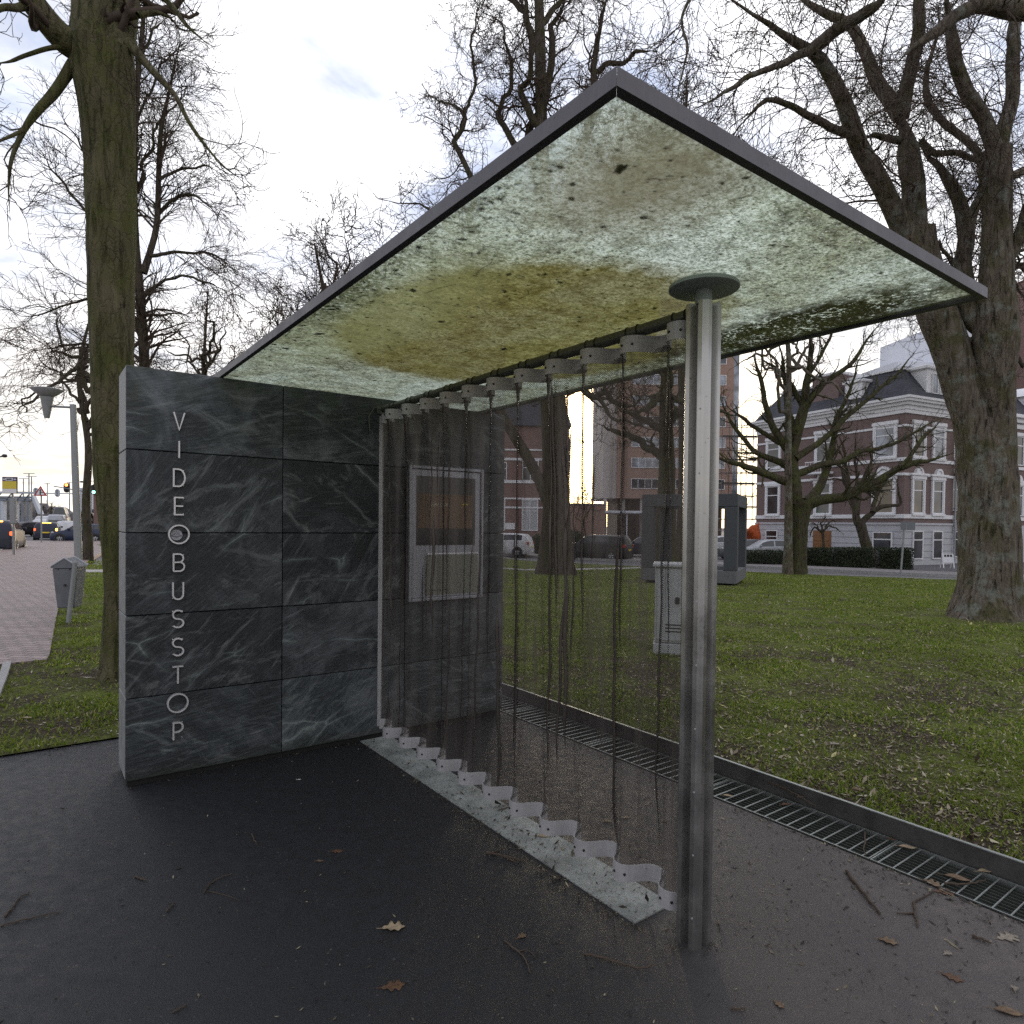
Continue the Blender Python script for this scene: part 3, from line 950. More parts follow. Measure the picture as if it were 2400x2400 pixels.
cp_ = MB(); cp_.bbox((.03, .031, BASE + 5 * T - .011), (WL - .03, WT - .031, BASE + 5 * T - .002), .002)
cp_.build('wall_coping', M['slate_edge'], wall)

# raised lettering
def arc(cx, cz, rx, rz, a0, a1, n=14):
    return [(cx + rx * math.cos(R(a0 + (a1 - a0) * i / n)), cz + rz * math.sin(R(a0 + (a1 - a0) * i / n))) for i in range(n + 1)]


h, w = .0525, .030
GL = {
    'V': [[(-w, h), (0, -h), (w, h)]],
    'I': [[(0, h), (0, -h)]],
    'D': [[(-w, h), (-w, -h), (-.004, -h)] + arc(-.004, 0, w + .006, h, -90, 90) + [(-w, h)]],
    'E': [[(w * .85, h), (-w * .8, h), (-w * .8, -h), (w * .85, -h)], [(-w * .8, 0), (w * .75, 0)]],
    'O': [arc(0, 0, .056, .056, 0, 360, 40)],
    'B': [[(-w, -h), (-w, h), (.002, h)] + arc(.002, h * .52, .022, h * .48, 90, -90) + [(-w, h * .04)], [(.002, h * .04)] + arc(.004, -h * .48, .026, h * .52, 90, -90) + [(-w, -h)]],
    'U': [[(-w * .95, h)] + arc(0, -h + .030, w * .95, .030, 180, 360) + [(w * .95, h)]],
    'S': [arc(0, h * .5, w * .95, h * .5, 35, 270, 18) + arc(0, -h * .5, w, h * .5, 90, -145, 18)],
    'T': [[(-w, h), (w, h)], [(0, h), (0, -h)]],
    'P': [[(-w * .8, -h), (-w * .8, h), (.0, h)] + arc(.0, h * .45, .028, h * .55, 90, -90) + [(-w * .8, -h * .1)]],
}


def stroke(b, pts, wd, y0, y1, cx, cz):
    """rectangular-section bent bar following pts in the wall plane"""
    closed = len(pts) > 3 and abs(pts[0][0] - pts[-1][0]) < 1e-6 and abs(pts[0][1] - pts[-1][1]) < 1e-6
    if closed: pts = pts[:-1]
    n = len(pts); P = [np.array(p) for p in pts]; Lf, Rt = [], []
    for i in range(n):
        a = P[i - 1] if (i or closed) else None
        c = P[(i + 1) % n] if (i < n - 1 or closed) else None
        d1 = (P[i] - a) / np.linalg.norm(P[i] - a) if a is not None else None
        d2 = (c - P[i]) / np.linalg.norm(c - P[i]) if c is not None else None
        d1 = d2 if d1 is None else d1; d2 = d1 if d2 is None else d2
        nn = np.array([-(d1 + d2)[1], (d1 + d2)[0]]); ln = np.linalg.norm(nn)
        nn = nn / ln if ln > 1e-6 else np.array([-d1[1], d1[0]])
        k = min(2.2, 1 / max(.3, np.dot(nn, np.array([-d1[1], d1[0]]))))
        Lf.append(P[i] + nn * wd / 2 * k); Rt.append(P[i] - nn * wd / 2 * k)
    vs = []
    for l, r in zip(Lf, Rt):
        vs += [(cx + l[0], y0, cz + l[1]), (cx + r[0], y0, cz + r[1]), (cx + r[0], y1, cz + r[1]), (cx + l[0], y1, cz + l[1])]
    fs = []
    for i in range(n if closed else n - 1):
        a, c = i * 4, ((i + 1) % n) * 4
        fs += [(a + j, a + (j + 1) % 4, c + (j + 1) % 4, c + j) for j in range(4)]
    if not closed:
        fs += [(0, 1, 2, 3), ((n - 1) * 4, (n - 1) * 4 + 3, (n - 1) * 4 + 2, (n - 1) * 4 + 1)]
    b.add(vs, fs)


LU = .279
for i, ch in enumerate('VIDEOBUSSTOP'):
    z = 2.212 - .1737 * i
    du = .004 if i < 6 else 0
    lb = MB()
    for pl_ in GL[ch]:
        stroke(lb, pl_, .0085, -.034, -.010, LU + du, z)
    # stand-off pins
    for sx in ((-1, 1) if ch not in 'IT' else (0,)):
        for szz in (-1, 1):
            if ch == 'V' and szz < 0 and sx < 0: continue
            xx = LU + du + (sx * w * .9 if ch != 'O' else sx * .055); zz_ = z + (szz * h * .9 if ch != 'O' else 0)
            if ch == 'V' and szz < 0: xx = LU + du
            lb.cyl((xx, -.012, zz_), (xx, .001, zz_), .003, n=6)
    lo = lb.build('letter', M['letter'], wall)
    if i == 4:
        em = MB(); em.cyl((LU - .006, -.0075, z - .004), (LU - .006, -.0004, z - .004), .033, n=30)
        e_ = em.build('emblem', M['sticker'], wall)
        dr = MB(); cx, cz = LU - .006, z - .004

        def dstroke(pts, wd=.0024): stroke(dr, pts, wd, -.0088, -.0078, cx, cz)
        dstroke(arc(0, -.002, .015, .015, 0, 180, 14))
        dstroke(arc(0, -.005, .029, .0055, 0, 360, 28))
        dstroke(arc(0, -.009, .010, .006, 180, 360, 10))
        for a in (35, 60, 90, 120, 145):
            dstroke([(.020 * math.cos(R(a)), .020 * math.sin(R(a))), (.026 * math.cos(R(a)), .026 * math.sin(R(a)))], .0016)
        for a in (-60, -80, -100, -120):
            dstroke([(.020 * math.cos(R(a)), .020 * math.sin(R(a))), (.025 * math.cos(R(a)), .025 * math.sin(R(a)))], .0014)
        dr.build('emblem_drawing', M['ink'], wall)

# display case on the wall, behind the curtain
cu0, cu1, cz0, cz1 = 1.85, 2.53, 1.0, 2.045
case = MB()
for a, b_ in (((cu0, cz0), (cu0 + .028, cz1)), ((cu1 - .028, cz0), (cu1, cz1)), ((cu0 + .028, cz1 - .028), (cu1 - .028, cz1)), ((cu0 + .028, cz0), (cu1 - .028, cz0 + .028))):
    case.bbox((a[0], -.05, a[1]), (b_[0], 0, b_[1]), .006)
case.bbox((cu0 + .029, -.036, cz0 + .029), (cu1 - .029, -.001, cz1 - .029), .003)
co = case.build('display_case', M['case'], shelter)
cw, chh = cu1 - cu0, cz1 - cz0
fx = lambda t: cu0 + t * cw
fz = lambda t: cz1 - t * chh
b = MB(); b.box((fx(.10), -.0385, fz(.585)), (fx(.885), -.0365, fz(.075))); b.build('screen', M['screen'], co)
b = MB(); b.box((fx(.115), -.0415, fz(.46)), (fx(.845), -.0388, fz(.205))); b.build('notice_board', M['board'], co)
b = MB(); b.box((fx(.22), -.0375, fz(.955)), (fx(.93), -.0363, fz(.66))); b.build('notice', M['paper'], co)
b = MB(); b.box((fx(.24), -.041, fz(.652)), (fx(.93), -.0363, fz(.644))); b.build('ledge', M['letter'], co)
b = MB()
for i in range(6):
    b.box((fx(.30 + i * .035), -.0382, fz(.925)), (fx(.30 + i * .035 + .018), -.0376, fz(.915)))
b.build('notice_text', M['ink'], co)


def text_obj(txt, size, name, mt, parent, loc, rot, ext=.0005):
    cu = bpy.data.curves.new(name, 'FONT'); cu.body = txt; cu.size = size; cu.extrude = ext; cu.align_x = 'CENTER'; cu.align_y = 'CENTER'
    tmp = bpy.data.objects.new(name, cu); COL.objects.link(tmp)
    me = bpy.data.meshes.new_from_object(tmp.evaluated_get(bpy.context.evaluated_depsgraph_get()))
    bpy.data.objects.remove(tmp); me.materials.clear(); me.materials.append(mt)
    ob = bpy.data.objects.new(name, me); COL.objects.link(ob)
    ob.parent = parent; ob.location = loc; ob.rotation_euler = rot
    return ob


text_obj('HALCUP', .042, 'board_lettering', M['lettering_gold'], co, (fx(.40), -.042, fz(.285)), (R(90), 0, 0))
b = MB(); b.prism([(fx(.70), fz(.275)), (fx(.73), fz(.262)), (fx(.73), fz(.271)), (fx(.775), fz(.272)), (fx(.775), fz(.279)), (fx(.73), fz(.279)), (fx(.73), fz(.288))], -.0425, -.0416)
b.build('arrow', M['lettering_yellow'], co)

# roof: pane + aluminium frame
rp = MB(); z0, z1 = ROOF_Z + .004, ROOF_Z + .020
u0, u1, v0, v1 = RA + .004, RA + RW - .004, RV0 + .004, RV1 - .004
vs = [(u0, v0, z0), (u1, v0, z0), (u1, v1, z0), (u0, v1, z0), (u0, v0, z1), (u1, v0, z1), (u1, v1, z1), (u0, v1, z1)]
rp.add(vs, [(0, 3, 2, 1), (0, 1, 5, 4), (1, 2, 6, 5), (2, 3, 7, 6), (3, 0, 4, 7)], 0); rp.add(vs, [(4, 5, 6, 7)], 1)
pane = rp.build('roof_pane', [M['glass_clear'], M['film']], shelter, fix=False)
rf = MB(); a, c, d, e = RA, RA + RW, RV0, RV1
fzl, fzh = ROOF_Z - .003, ROOF_Z + .038


def mitre(p):  # rectangular frame member with mitred ends: outer edge pair, inner edge pair
    (o0, o1, i1, i0) = p
    vs = [(*o0, fzl), (*o1, fzl), (*i1, fzl), (*i0, fzl), (*o0, fzh), (*o1, fzh), (*i1, fzh), (*i0, fzh)]
    rf.add(vs, [(0, 3, 2, 1), (4, 5, 6, 7), (0, 1, 5, 4), (2, 3, 7, 6), (1, 2, 6, 5), (3, 0, 4, 7)])


wv = .026; g = .0004
O = [(a, d), (c, d), (c, e), (a, e)]; I = [(a + wv, d + wv), (c - wv, d + wv), (c - wv, e - wv), (a + wv, e - wv)]
for i in range(4):
    j = (i + 1) % 4
    dx = np.sign(O[j][0] - O[i][0]) * g; dy = np.sign(O[j][1] - O[i][1]) * g
    mitre(((O[i][0] + dx, O[i][1] + dy), (O[j][0] - dx, O[j][1] - dy), (I[j][0] - dx, I[j][1] - dy), (I[i][0] + dx, I[i][1] + dy)))
rf.build('roof_frame', M['roofframe'], shelter)

# post: grooved square extrusion with a disc head
PU, PV = 1.601, -2.902
sd, ch, gd, gw = .054, .017, .030, .019
prof = []
side = [(-sd + ch, -sd), (-gw, -sd), (-gw * .35, -sd + gd), (gw * .35, -sd + gd), (gw, -sd), (sd - ch, -sd)]
for k in range(4):
    ca, sa = math.cos(k * math.pi / 2), math.sin(k * math.pi / 2)
    prof += [(PU + x * ca - y * sa, PV + x * sa + y * ca) for x, y in side]
pb = MB(); pb.prism(prof, 0.0, 2.445, axis='xy')
post = pb.build('post', M['post'], shelter)
dh = MB(); dh.cyl((PU, PV, 2.4452), (PU, PV, 2.497), .033, .030, 24); dh.lathe([(.030, 2.4972), (.125, 2.499), (.131, 2.503), (.131, 2.514), (.127, 2.5185)], (PU, PV, 0), 40)
dh.build('head_disc', M['disc'], post, smooth=True)
for k in range(10):
    bt = MB()
    z = .12 + .24 * k
    bt.cyl((PU - sd - .001, PV - .034, z), (PU - sd + .004, PV - .034, z), .004, n=8); bt.build('rivet', M['strap'], post)

# rail and its wall bracket
RZ = 2.432; CU = 1.630
ra = MB(); ra.tube([(CU, -2.86 + i * .28, RZ) for i in range(11)], .0255, 16)
rail = ra.build('curtain_rail', M['rail'], shelter, smooth=True)
bk = MB(); bk.bbox((CU - .03, -.012, RZ - .03), (CU + .03, -.0005, RZ + .03), .004); bk.tube([(CU - .09, -.02, RZ - .16), (CU - .10, -.024, RZ - .06), (CU - .06, -.03, RZ + .01), (CU - .01, -.05, RZ)], .006, 6)
bk.build('bracket', M['rail'], rail)

# ------------------------------------------------------------------ woven curtain
curtain = thing('mesh_curtain', 'brown woven metal mesh curtain hanging in folds from the shelter rail', 'curtain', S(CU, -1.45), TH)
V0, V1 = -2.845, -.045
NW = 11; PITCHW = (V1 - V0) / NW
AMP = .060


def wave(v, amp=AMP):
    th = 2 * np.pi * (v - V0) / PITCHW
    return -amp * np.tanh(1.25 * np.sin(th)) / np.tanh(1.25)


def cloth():
    nv, nz = 1500, 90
    s = np.linspace(V0, V1, nv); zt, zb = RZ - .05, .135
    z = np.linspace(zt, zb, nz)
    SS, ZZ = np.meshgrid(s, z)          # (nz,nv)
    tz = (zt - ZZ) / (zt - zb)
    edge_ = np.minimum(tz, 1 - tz); amp = AMP * (.22 + .78 * np.exp(-edge_ / .07)) * (.75 + .5 * fbm(SS * 3 + 5, ZZ * .8, 2) * np.clip(edge_ * 12, 0, 1) + .25 * np.exp(-edge_ / .03))
    VV = SS.copy(); UU = np.zeros_like(SS)
    # creases: local triple folds; each (centre, half width, z start, z end, wander)
    cre = []; GA = np.zeros_like(SS)
    for k in range(NW):
        c = V0 + PITCHW * (k + .52)
        cre.append((c, .008 + .007 * random.random(), 0.0, .10 + 1.0 * random.random(), .10 * (random.random() - .5)))
    for k in range(38):
        c = V0 + (V1 - V0) * random.random() ** 1.2
        a = random.random() * .55; cre.append((c, .0032 + .006 * random.random() ** 2, a, min(1.05, a + .2 + .6 * random.random()), .16 * (random.random() - .5)))
    for (c, hw, a, b_, wd) in cre:
        hw = hw * (1 + (1.3 if a == 0 else 0) * np.exp(-tz / .05)) * (1 - .35 * np.clip((tz - a) / max(.05, b_ - a), 0, 1))
        env = np.clip((tz - a) / .06 + (1 if a == 0 else 0), 0, 1) * np.clip((b_ - tz) / .12, 0, 1)
        cc = c + wd * (tz - a) + .030 * (fbm(tz * 3.2 + c * 9, tz * 0 + c * 5, 2) - .5) + .004 * np.sin(tz * 31 + c * 11)
        x = (SS - cc) / hw
        GA += env * np.exp(-(x / 1.15) ** 2) * (.9 if a == 0 else .65)
        f = x * np.exp(-x * x * 1.2)            # push forward then back -> S fold
        VV -= env * hw * 2.6 * f * 2.0
        UU += env * (-.010) * np.exp(-x * x * .7)
    GA = np.clip(GA, 0, 1)
    th = 2 * np.pi * (VV - V0) / PITCHW
    UU += -amp * np.tanh(1.25 * np.sin(th)) / np.tanh(1.25)
    UU += .004 * (fbm(SS * 9, ZZ * 1.6, 3) - .5) * 4 * np.sin(np.pi * np.clip(tz, 0, 1))
    P = np.stack([UU, VV + 1.45, ZZ], -1).reshape(-1, 3)
    i, j = np.meshgrid(np.arange(nz - 1), np.arange(nv - 1), indexing='ij')
    a = (i * nv + j).ravel()
    F_ = np.stack([a, a + 1, a + nv + 1, a + nv], 1)
    o = raw_mesh('woven_cloth', P, F_, M['mesh'], curtain, smooth=True)
    at_ = o.data.attributes.new('gather', 'FLOAT', 'POINT'); at_.data.foreach_set('value', GA.ravel().astype(np.float32))
    uvl = o.data.uv_layers.new(name='UVMap')
    arc_ = SS * 1.25
    UV = np.stack([arc_, ZZ], -1).reshape(-1, 2)[F_.ravel()]
    uvl.data.foreach_set('uv', UV.astype(np.float32).ravel())
    return o


cloth()
vv = np.linspace(V0 - .0, V1, 420)


def strap(name, zc, hh):
    P = np.stack([wave(vv) - .003, vv + 1.45], -1)
    n = len(vv); V = []
    for sgn in (0, .0045):
        for zz_ in (zc - hh, zc + hh):
            V += [(p[0] - sgn, p[1], zz_) for p in P]
    F_ = []
    q = lambda r, i: r * n + i
    for i in range(n - 1):
        F_ += [(q(0, i), q(0, i + 1), q(1, i + 1), q(1, i)), (q(2, i), q(3, i), q(3, i + 1), q(2, i + 1)), (q(1, i), q(1, i + 1), q(3, i + 1), q(3, i)), (q(0, i), q(2, i), q(2, i + 1), q(0, i + 1))]
    F_ += [(0, n, 3 * n, 2 * n), (n - 1, 3 * n - 1, 4 * n - 1, 2 * n - 1)]
    return raw_mesh(name, V, F_, M['strap'], curtain, smooth=False)


s1 = strap('top_strap', RZ - .064, .035); s2 = strap('bottom_strap', .118, .037)
for p in list(s1.data.polygons) + list(s2.data.polygons):
    p.use_smooth = True
for o_ in (s1, s2): o_.data.set_sharp_from_angle(angle=R(50))
for so, zc in ((s1, RZ - .062), (s2, .118)):
    rme = None
    for k in range(NW):
        for t in (.12, .30, .50):
            v_ = V0 + PITCHW * (k + t); du = wave(np.array([v_]))[0] - .0075
            e_ = 1e-3; sl = (wave(np.array([v_ + e_]))[0] - wave(np.array([v_ - e_]))[0]) / (2 * e_)
            nrm = Vector((-1, sl, 0)).normalized()
            rb = MB(); p0 = Vector((du + .003, v_ + 1.45, zc - .004)); rb.cyl(p0, p0 + nrm * .008, .0068, .0045, 8); rb.build('rivet_head', M['wire'], so)
# hanging wires round the rail
for k in range(NW):
    for t in (.16, .40):
        hw = MB()
        v_ = V0 + PITCHW * (k + t) + 1.45
        du = wave(np.array([v_ - 1.45]))[0]
        pts = [(.0285 * math.cos(a), v_ + .004 * math.sin(a * 1.3), RZ + .0285 * math.sin(a)) for a in np.linspace(R(-120), R(210), 16)]
        pts += [(du * .6 - .02, v_ + .01, RZ - .032), (du - .006, v_ + .012, RZ - .048)]
        hw.tube(pts, .0024, 5); hw.build('hanging_wire', M['wire'], curtain)
# side bar at the wall end
sb = MB(); sb.bbox((-.022, V1 + 1.45 + .003, .10), (.010, V1 + 1.45 + .012, RZ - .05), .002)
ed_ = sb.build('edge_bar', M['strap'], curtain)
for k in range(16):
    rv = MB(); rv.cyl((-.0225, V1 + 1.4575, .2 + .142 * k), (-.027, V1 + 1.4575, .2 + .142 * k), .0042, n=6); rv.build('rivet_head', M['wire'], ed_)
# ------------------------------------------------------------------ trees
M['bark_green'] = mat_bark('bark_mossy_green', (.055, .047, .028), (.14, .122, .072), (.078, .082, .024), .68)
M['bark_grey'] = mat_bark('bark_grey_brown', (.055, .044, .034), (.19, .155, .122), (.062, .064, .020), .38, 1.0, (.19, .20, .175))
M['bark_dark'] = mat_bark('bark_dark', (.040, .032, .026), (.11, .088, .070), (.055, .058, .02), .45)
M['bark_moss'] = mat_bark('bark_moss', (.032, .028, .018), (.10, .085, .055), (.072, .080, .022), .5, 1.6)
M['twig'] = simple('twig_bark', (.075, .055, .042), .85, 0, .3, 3, spec=.2)
M['twig_green'] = simple('twig_mossy', (.060, .055, .030), .85, 0, .3, 3, spec=.2)
M['twig_brown'] = simple('twig_brown', (.075, .050, .038), .85, 0, .3, 3, spec=.2)


def cat(P, n):
    """catmull-rom resample of (k,d) points to n points by arc length"""
    P = np.asarray(P, float); k = len(P)
    if k == 2:
        t = np.linspace(0, 1, n)[:, None]; return P[0] * (1 - t) + P[1] * t
    Q = np.vstack([2 * P[0] - P[1], P, 2 * P[-1] - P[-2]])
    out_ = []
    for i in range(k - 1):
        p0, p1, p2, p3 = Q[i:i + 4]
        for t in np.linspace(0, 1, 12, endpoint=False):
            out_.append(.5 * (2 * p1 + (p2 - p0) * t + (2 * p0 - 5 * p1 + 4 * p2 - p3) * t * t + (3 * p1 - p0 - 3 * p2 + p3) * t ** 3))
    out_.append(P[-1]); out_ = np.array(out_)
    d = np.concatenate([[0], np.cumsum(np.linalg.norm(np.diff(out_[:, :3], axis=0), axis=1))])
    s = np.linspace(0, d[-1], n)
    return np.stack([np.interp(s, d, out_[:, j]) for j in range(out_.shape[1])], 1)


def unit(a):
    return a / (np.linalg.norm(a, axis=-1, keepdims=True) + 1e-9)


def tubes(batches, noise=0.0):
    """batches: list of (P (B,n,3), Rad (B,n), sides) -> verts, quads"""
    V, Fs, off = [], [], 0
    for P, Rd, k in batches:
        B, n, _ = P.shape
        if B == 0: continue
        T_ = np.empty_like(P)
        T_[:, 1:-1] = P[:, 2:] - P[:, :-2]; T_[:, 0] = P[:, 1] - P[:, 0]; T_[:, -1] = P[:, -1] - P[:, -2]
        T_ = unit(T_)
        mean = np.abs(unit(T_.mean(1)))
        ax = np.eye(3)[np.argmin(mean, 1)][:, None, :]
        N = unit(ax - T_ * (ax * T_).sum(-1, keepdims=True)); Bn = np.cross(T_, N)
        a = np.arange(k) * 2 * np.pi / k
        rr = Rd[:, :, None] * np.ones(k)
        if noise:
            tt = np.linspace(0, 1, n)[None, :, None] * n
            ph = rng.random((B, 1, 1)) * 50
            rr = rr * (1 + noise * ((fbm(3 * np.cos(a)[None, None, :] + tt * .35 + ph, 3 * np.sin(a)[None, None, :] + tt * .22 + ph, 3) - .5) * 2))
        ring = P[:, :, None, :] + rr[..., None] * (np.cos(a)[None, None, :, None] * N[:, :, None, :] + np.sin(a)[None, None, :, None] * Bn[:, :, None, :])
        V.append(ring.reshape(-1, 3))
        b_, i, j = np.meshgrid(np.arange(B), np.arange(n - 1), np.arange(k), indexing='ij')
        o = off + b_ * n * k + i * k
        j2 = (j + 1) % k
        Fs.append(np.stack([o + j, o + j2, o + k + j2, o + k + j], -1).reshape(-1, 4))
        off += B * n * k
    return np.concatenate(V), np.concatenate(Fs)


def spawn(par, per_m, len_, ang, npt, wob, g0=0.0, g1=0.0, t0=.15, rs=.55, rmin=.003, taper=.25, tl=.5, cap=9000, bias=None, rootlen=None):
    P, Rd = par; B, n, _ = P.shape
    L = np.linalg.norm(np.diff(P, axis=1), axis=2).sum(1)
    cnt = rng.poisson(per_m * L * (1 - t0))
    idx = np.repeat(np.arange(B), cnt)
    if len(idx) > cap:
        idx = np.sort(rng.choice(idx, cap, replace=False))
    K = len(idx)
    if K == 0:
        return np.zeros((0, npt, 3)), np.zeros((0, npt))
    t = t0 + (1 - t0) * rng.random(K); f = t * (n - 1); i = np.minimum(f.astype(int), n - 2); q = (f - i)[:, None]
    pos = P[idx, i] * (1 - q) + P[idx, i + 1] * q
    tan = unit(P[idx, i + 1] - P[idx, i])
    rad = Rd[idx, i] * (1 - q[:, 0]) + Rd[idx, i + 1] * q[:, 0]
    rnd = rng.normal(size=(K, 3))
    if bias is not None: rnd = rnd + np.asarray(bias)
    N = unit(rnd - tan * (rnd * tan).sum(1, keepdims=True))
    a = R(ang) * (1 + .3 * rng.normal(size=K))
    d = unit(np.cos(a)[:, None] * tan + np.sin(a)[:, None] * N)
    ln = np.minimum(len_ * (1 - tl * t) * rng.uniform(.45, 1.3, K), L[idx] * 1.1)
    step = ln / (npt - 1)
    Q = np.empty((K, npt, 3)); Q[:, 0] = pos
    for s in range(1, npt):
        gz_ = g0 + (g1 - g0) * s / (npt - 1)
        d = unit(d + wob * rng.normal(size=(K, 3)) + np.array([0, 0, gz_]))
        Q[:, s] = Q[:, s - 1] + d * step[:, None]
    r0 = np.clip(rad * rs * rng.uniform(.6, 1.1, K), rmin, None)
    RR = r0[:, None] * np.linspace(1, taper, npt)[None, :]
    return Q, np.maximum(RR, rmin * .6)


def limb3(pts, Y, d0=0.0, d1=0.0, n=14, rscale=1.0):
    """pts: (px,py,width px); depth Y+d0 .. Y+d1"""
    k = len(pts); out_ = []
    for i, (px, py, w) in enumerate(pts):
        y = Y + d0 + (d1 - d0) * i / max(1, k - 1)
        p = at(px, py, y)
        out_.append((*p, w * y / F / 2 * rscale))
    q = cat(out_, n)
    return q[:, :3], q[:, 3]


def make_tree(name, label, catg, base, Y, trunk, limbs, levels, bark, twig, group=None, tsides=20, tnoise=.10, lnoise=.08, extra_z=0.0, crown_from_trunk=None, wig=0.0, lscale=1.0):
    """trunk: list of (px,py,w); limbs: list of (pts, d0, d1); levels: list of dict for spawn"""
    t = thing(name, label, catg, base, 0, group)
    o = np.array(base, float)
    tr = [limb3(p, Y, d0, d1, 40) for p, d0, d1 in trunk]
    bt = [(P[None], Rd[None], tsides) for P, Rd in tr]
    lm = []
    for p, d0, d1 in limbs:
        P, Rd = limb3(p, Y, d0, d1, 24, lscale)
        if wig:
            ph = rng.random(3) * 30; s = np.linspace(0, len(P) * .22, len(P))
            L = np.linalg.norm(P[-1] - P[0])
            for c in range(3):
                P[:, c] += (fbm(s + ph[c], s * .3 + ph[c], 3) - .5) * wig * L * np.minimum(1, np.arange(len(P)) / 4)
        Rd = Rd * np.where(np.arange(len(P)) > len(P) - 8, np.linspace(1 + 1e-9, -2.43, len(P)) * 0 + np.clip((len(P) - np.arange(len(P))) / 8, .12, 1), 1)
        lm.append((P, Rd))
    lb = [(P[None], Rd[None], 12) for P, Rd in lm]
    V1_, F1_ = tubes(bt, tnoise)
    if lb:
        V2_, F2_ = tubes(lb, lnoise); V1_, F1_ = np.concatenate([V1_, V2_]), np.concatenate([F1_, F2_ + len(V1_)])
    raw_mesh('trunk', V1_ - o, F1_, bark, t, smooth=True)
    src = [(np.stack([P for P, _ in lm]), np.stack([r for _, r in lm]))] if lm else []
    if crown_from_trunk or not lm:
        for q_, (P, Rd) in enumerate(tr):
            i0 = int((crown_from_trunk or .3) * 40) if q_ == 0 else 2
            P2 = cat(np.concatenate([P[i0:], Rd[i0:, None]], 1), 24)
            src.append((P2[None, :, :3], P2[None, :, 3]))
    par = (np.concatenate([s[0] for s in src]), np.concatenate([s[1] for s in src]))
    bs = []
    for lv in levels:
        lv = dict(lv); sides = lv.pop('sides', 3); keep = lv.pop('keep', False)
        ch = spawn(par, **lv)
        bs.append((ch[0], ch[1], sides))
        par = ch
    V3_, F3_ = tubes(bs)
    raw_mesh('crown', V3_ - o, F3_, twig, t, smooth=True)
    return t


def lv(per_m, len_, ang, npt, wob, **k):
    return dict(per_m=per_m, len_=len_, ang=ang, npt=npt, wob=wob, **k)


# T1: the big mossy tree at the left
b = gnd(300, 1585)
make_tree('chestnut_tree', 'thick mossy green tree trunk right behind the left end of the slate wall', 'tree', b, b[1],
          [([(301, 1600, 150), (300, 1560, 112), (298, 1400, 94), (280, 1200, 90), (266, 1050, 90), (263, 800, 93), (260, 600, 97), (257, 362, 104), (250, 240, 116), (243, 170, 130), (240, 120, 128)], 0, 0)],
          [([(235, 165, 70), (190, 120, 62), (150, 92, 58), (103, 40, 56), (60, -20, 52), (10, -110, 44)], 0, -.5),
           ([(238, 190, 95), (217, 100, 90), (218, 0, 84), (215, -150, 70)], 0, .3),
           ([(262, 190, 70), (281, 100, 60), (296, 20, 54), (318, -120, 44)], 0, .6),
           ([(172, 150, 26), (130, 214, 22), (86, 262, 18), (56, 305, 13), (28, 370, 9), (20, 440, 7), (24, 510, 5)], -.1, -.7),
           ([(300, 100, 22), (362, 171, 16), (409, 222, 12), (445, 290, 9), (486, 347, 7), (523, 388, 6), (555, 412, 4)], 0, -.8),
           ([(310, -40, 20), (388, 0, 13), (440, 62, 8), (497, 111, 4)], 0, -.4),
           ([(323, 36, 14), (370, 30, 9), (415, 52, 4)], 0, .3),
           ([(72, 10, 22), (40, 18, 17), (0, 20, 14), (-60, 60, 10)], -.4, -.9),
           ([(56, 305, 9), (28, 318, 8), (0, 330, 6), (-40, 350, 4)], -.6, -.8),
           ([(165, 112, 14), (120, 112, 11), (60, 130, 9), (20, 145, 7), (-30, 150, 4)], -.2, -.5)],
          [lv(5, 1.3, 52, 10, .26, g0=-.14, g1=.28, rs=.35, rmin=.0055, t0=.2, sides=5),
           lv(6.0, .55, 48, 8, .32, g0=-.05, g1=.28, rs=.6, rmin=.0042, t0=.15, sides=4),
           lv(5.0, .18, 45, 5, .3, g0=0, g1=.2, rs=.7, rmin=.0034, sides=3)],
          M['bark_green'], M['twig'], tsides=32, tnoise=.14)

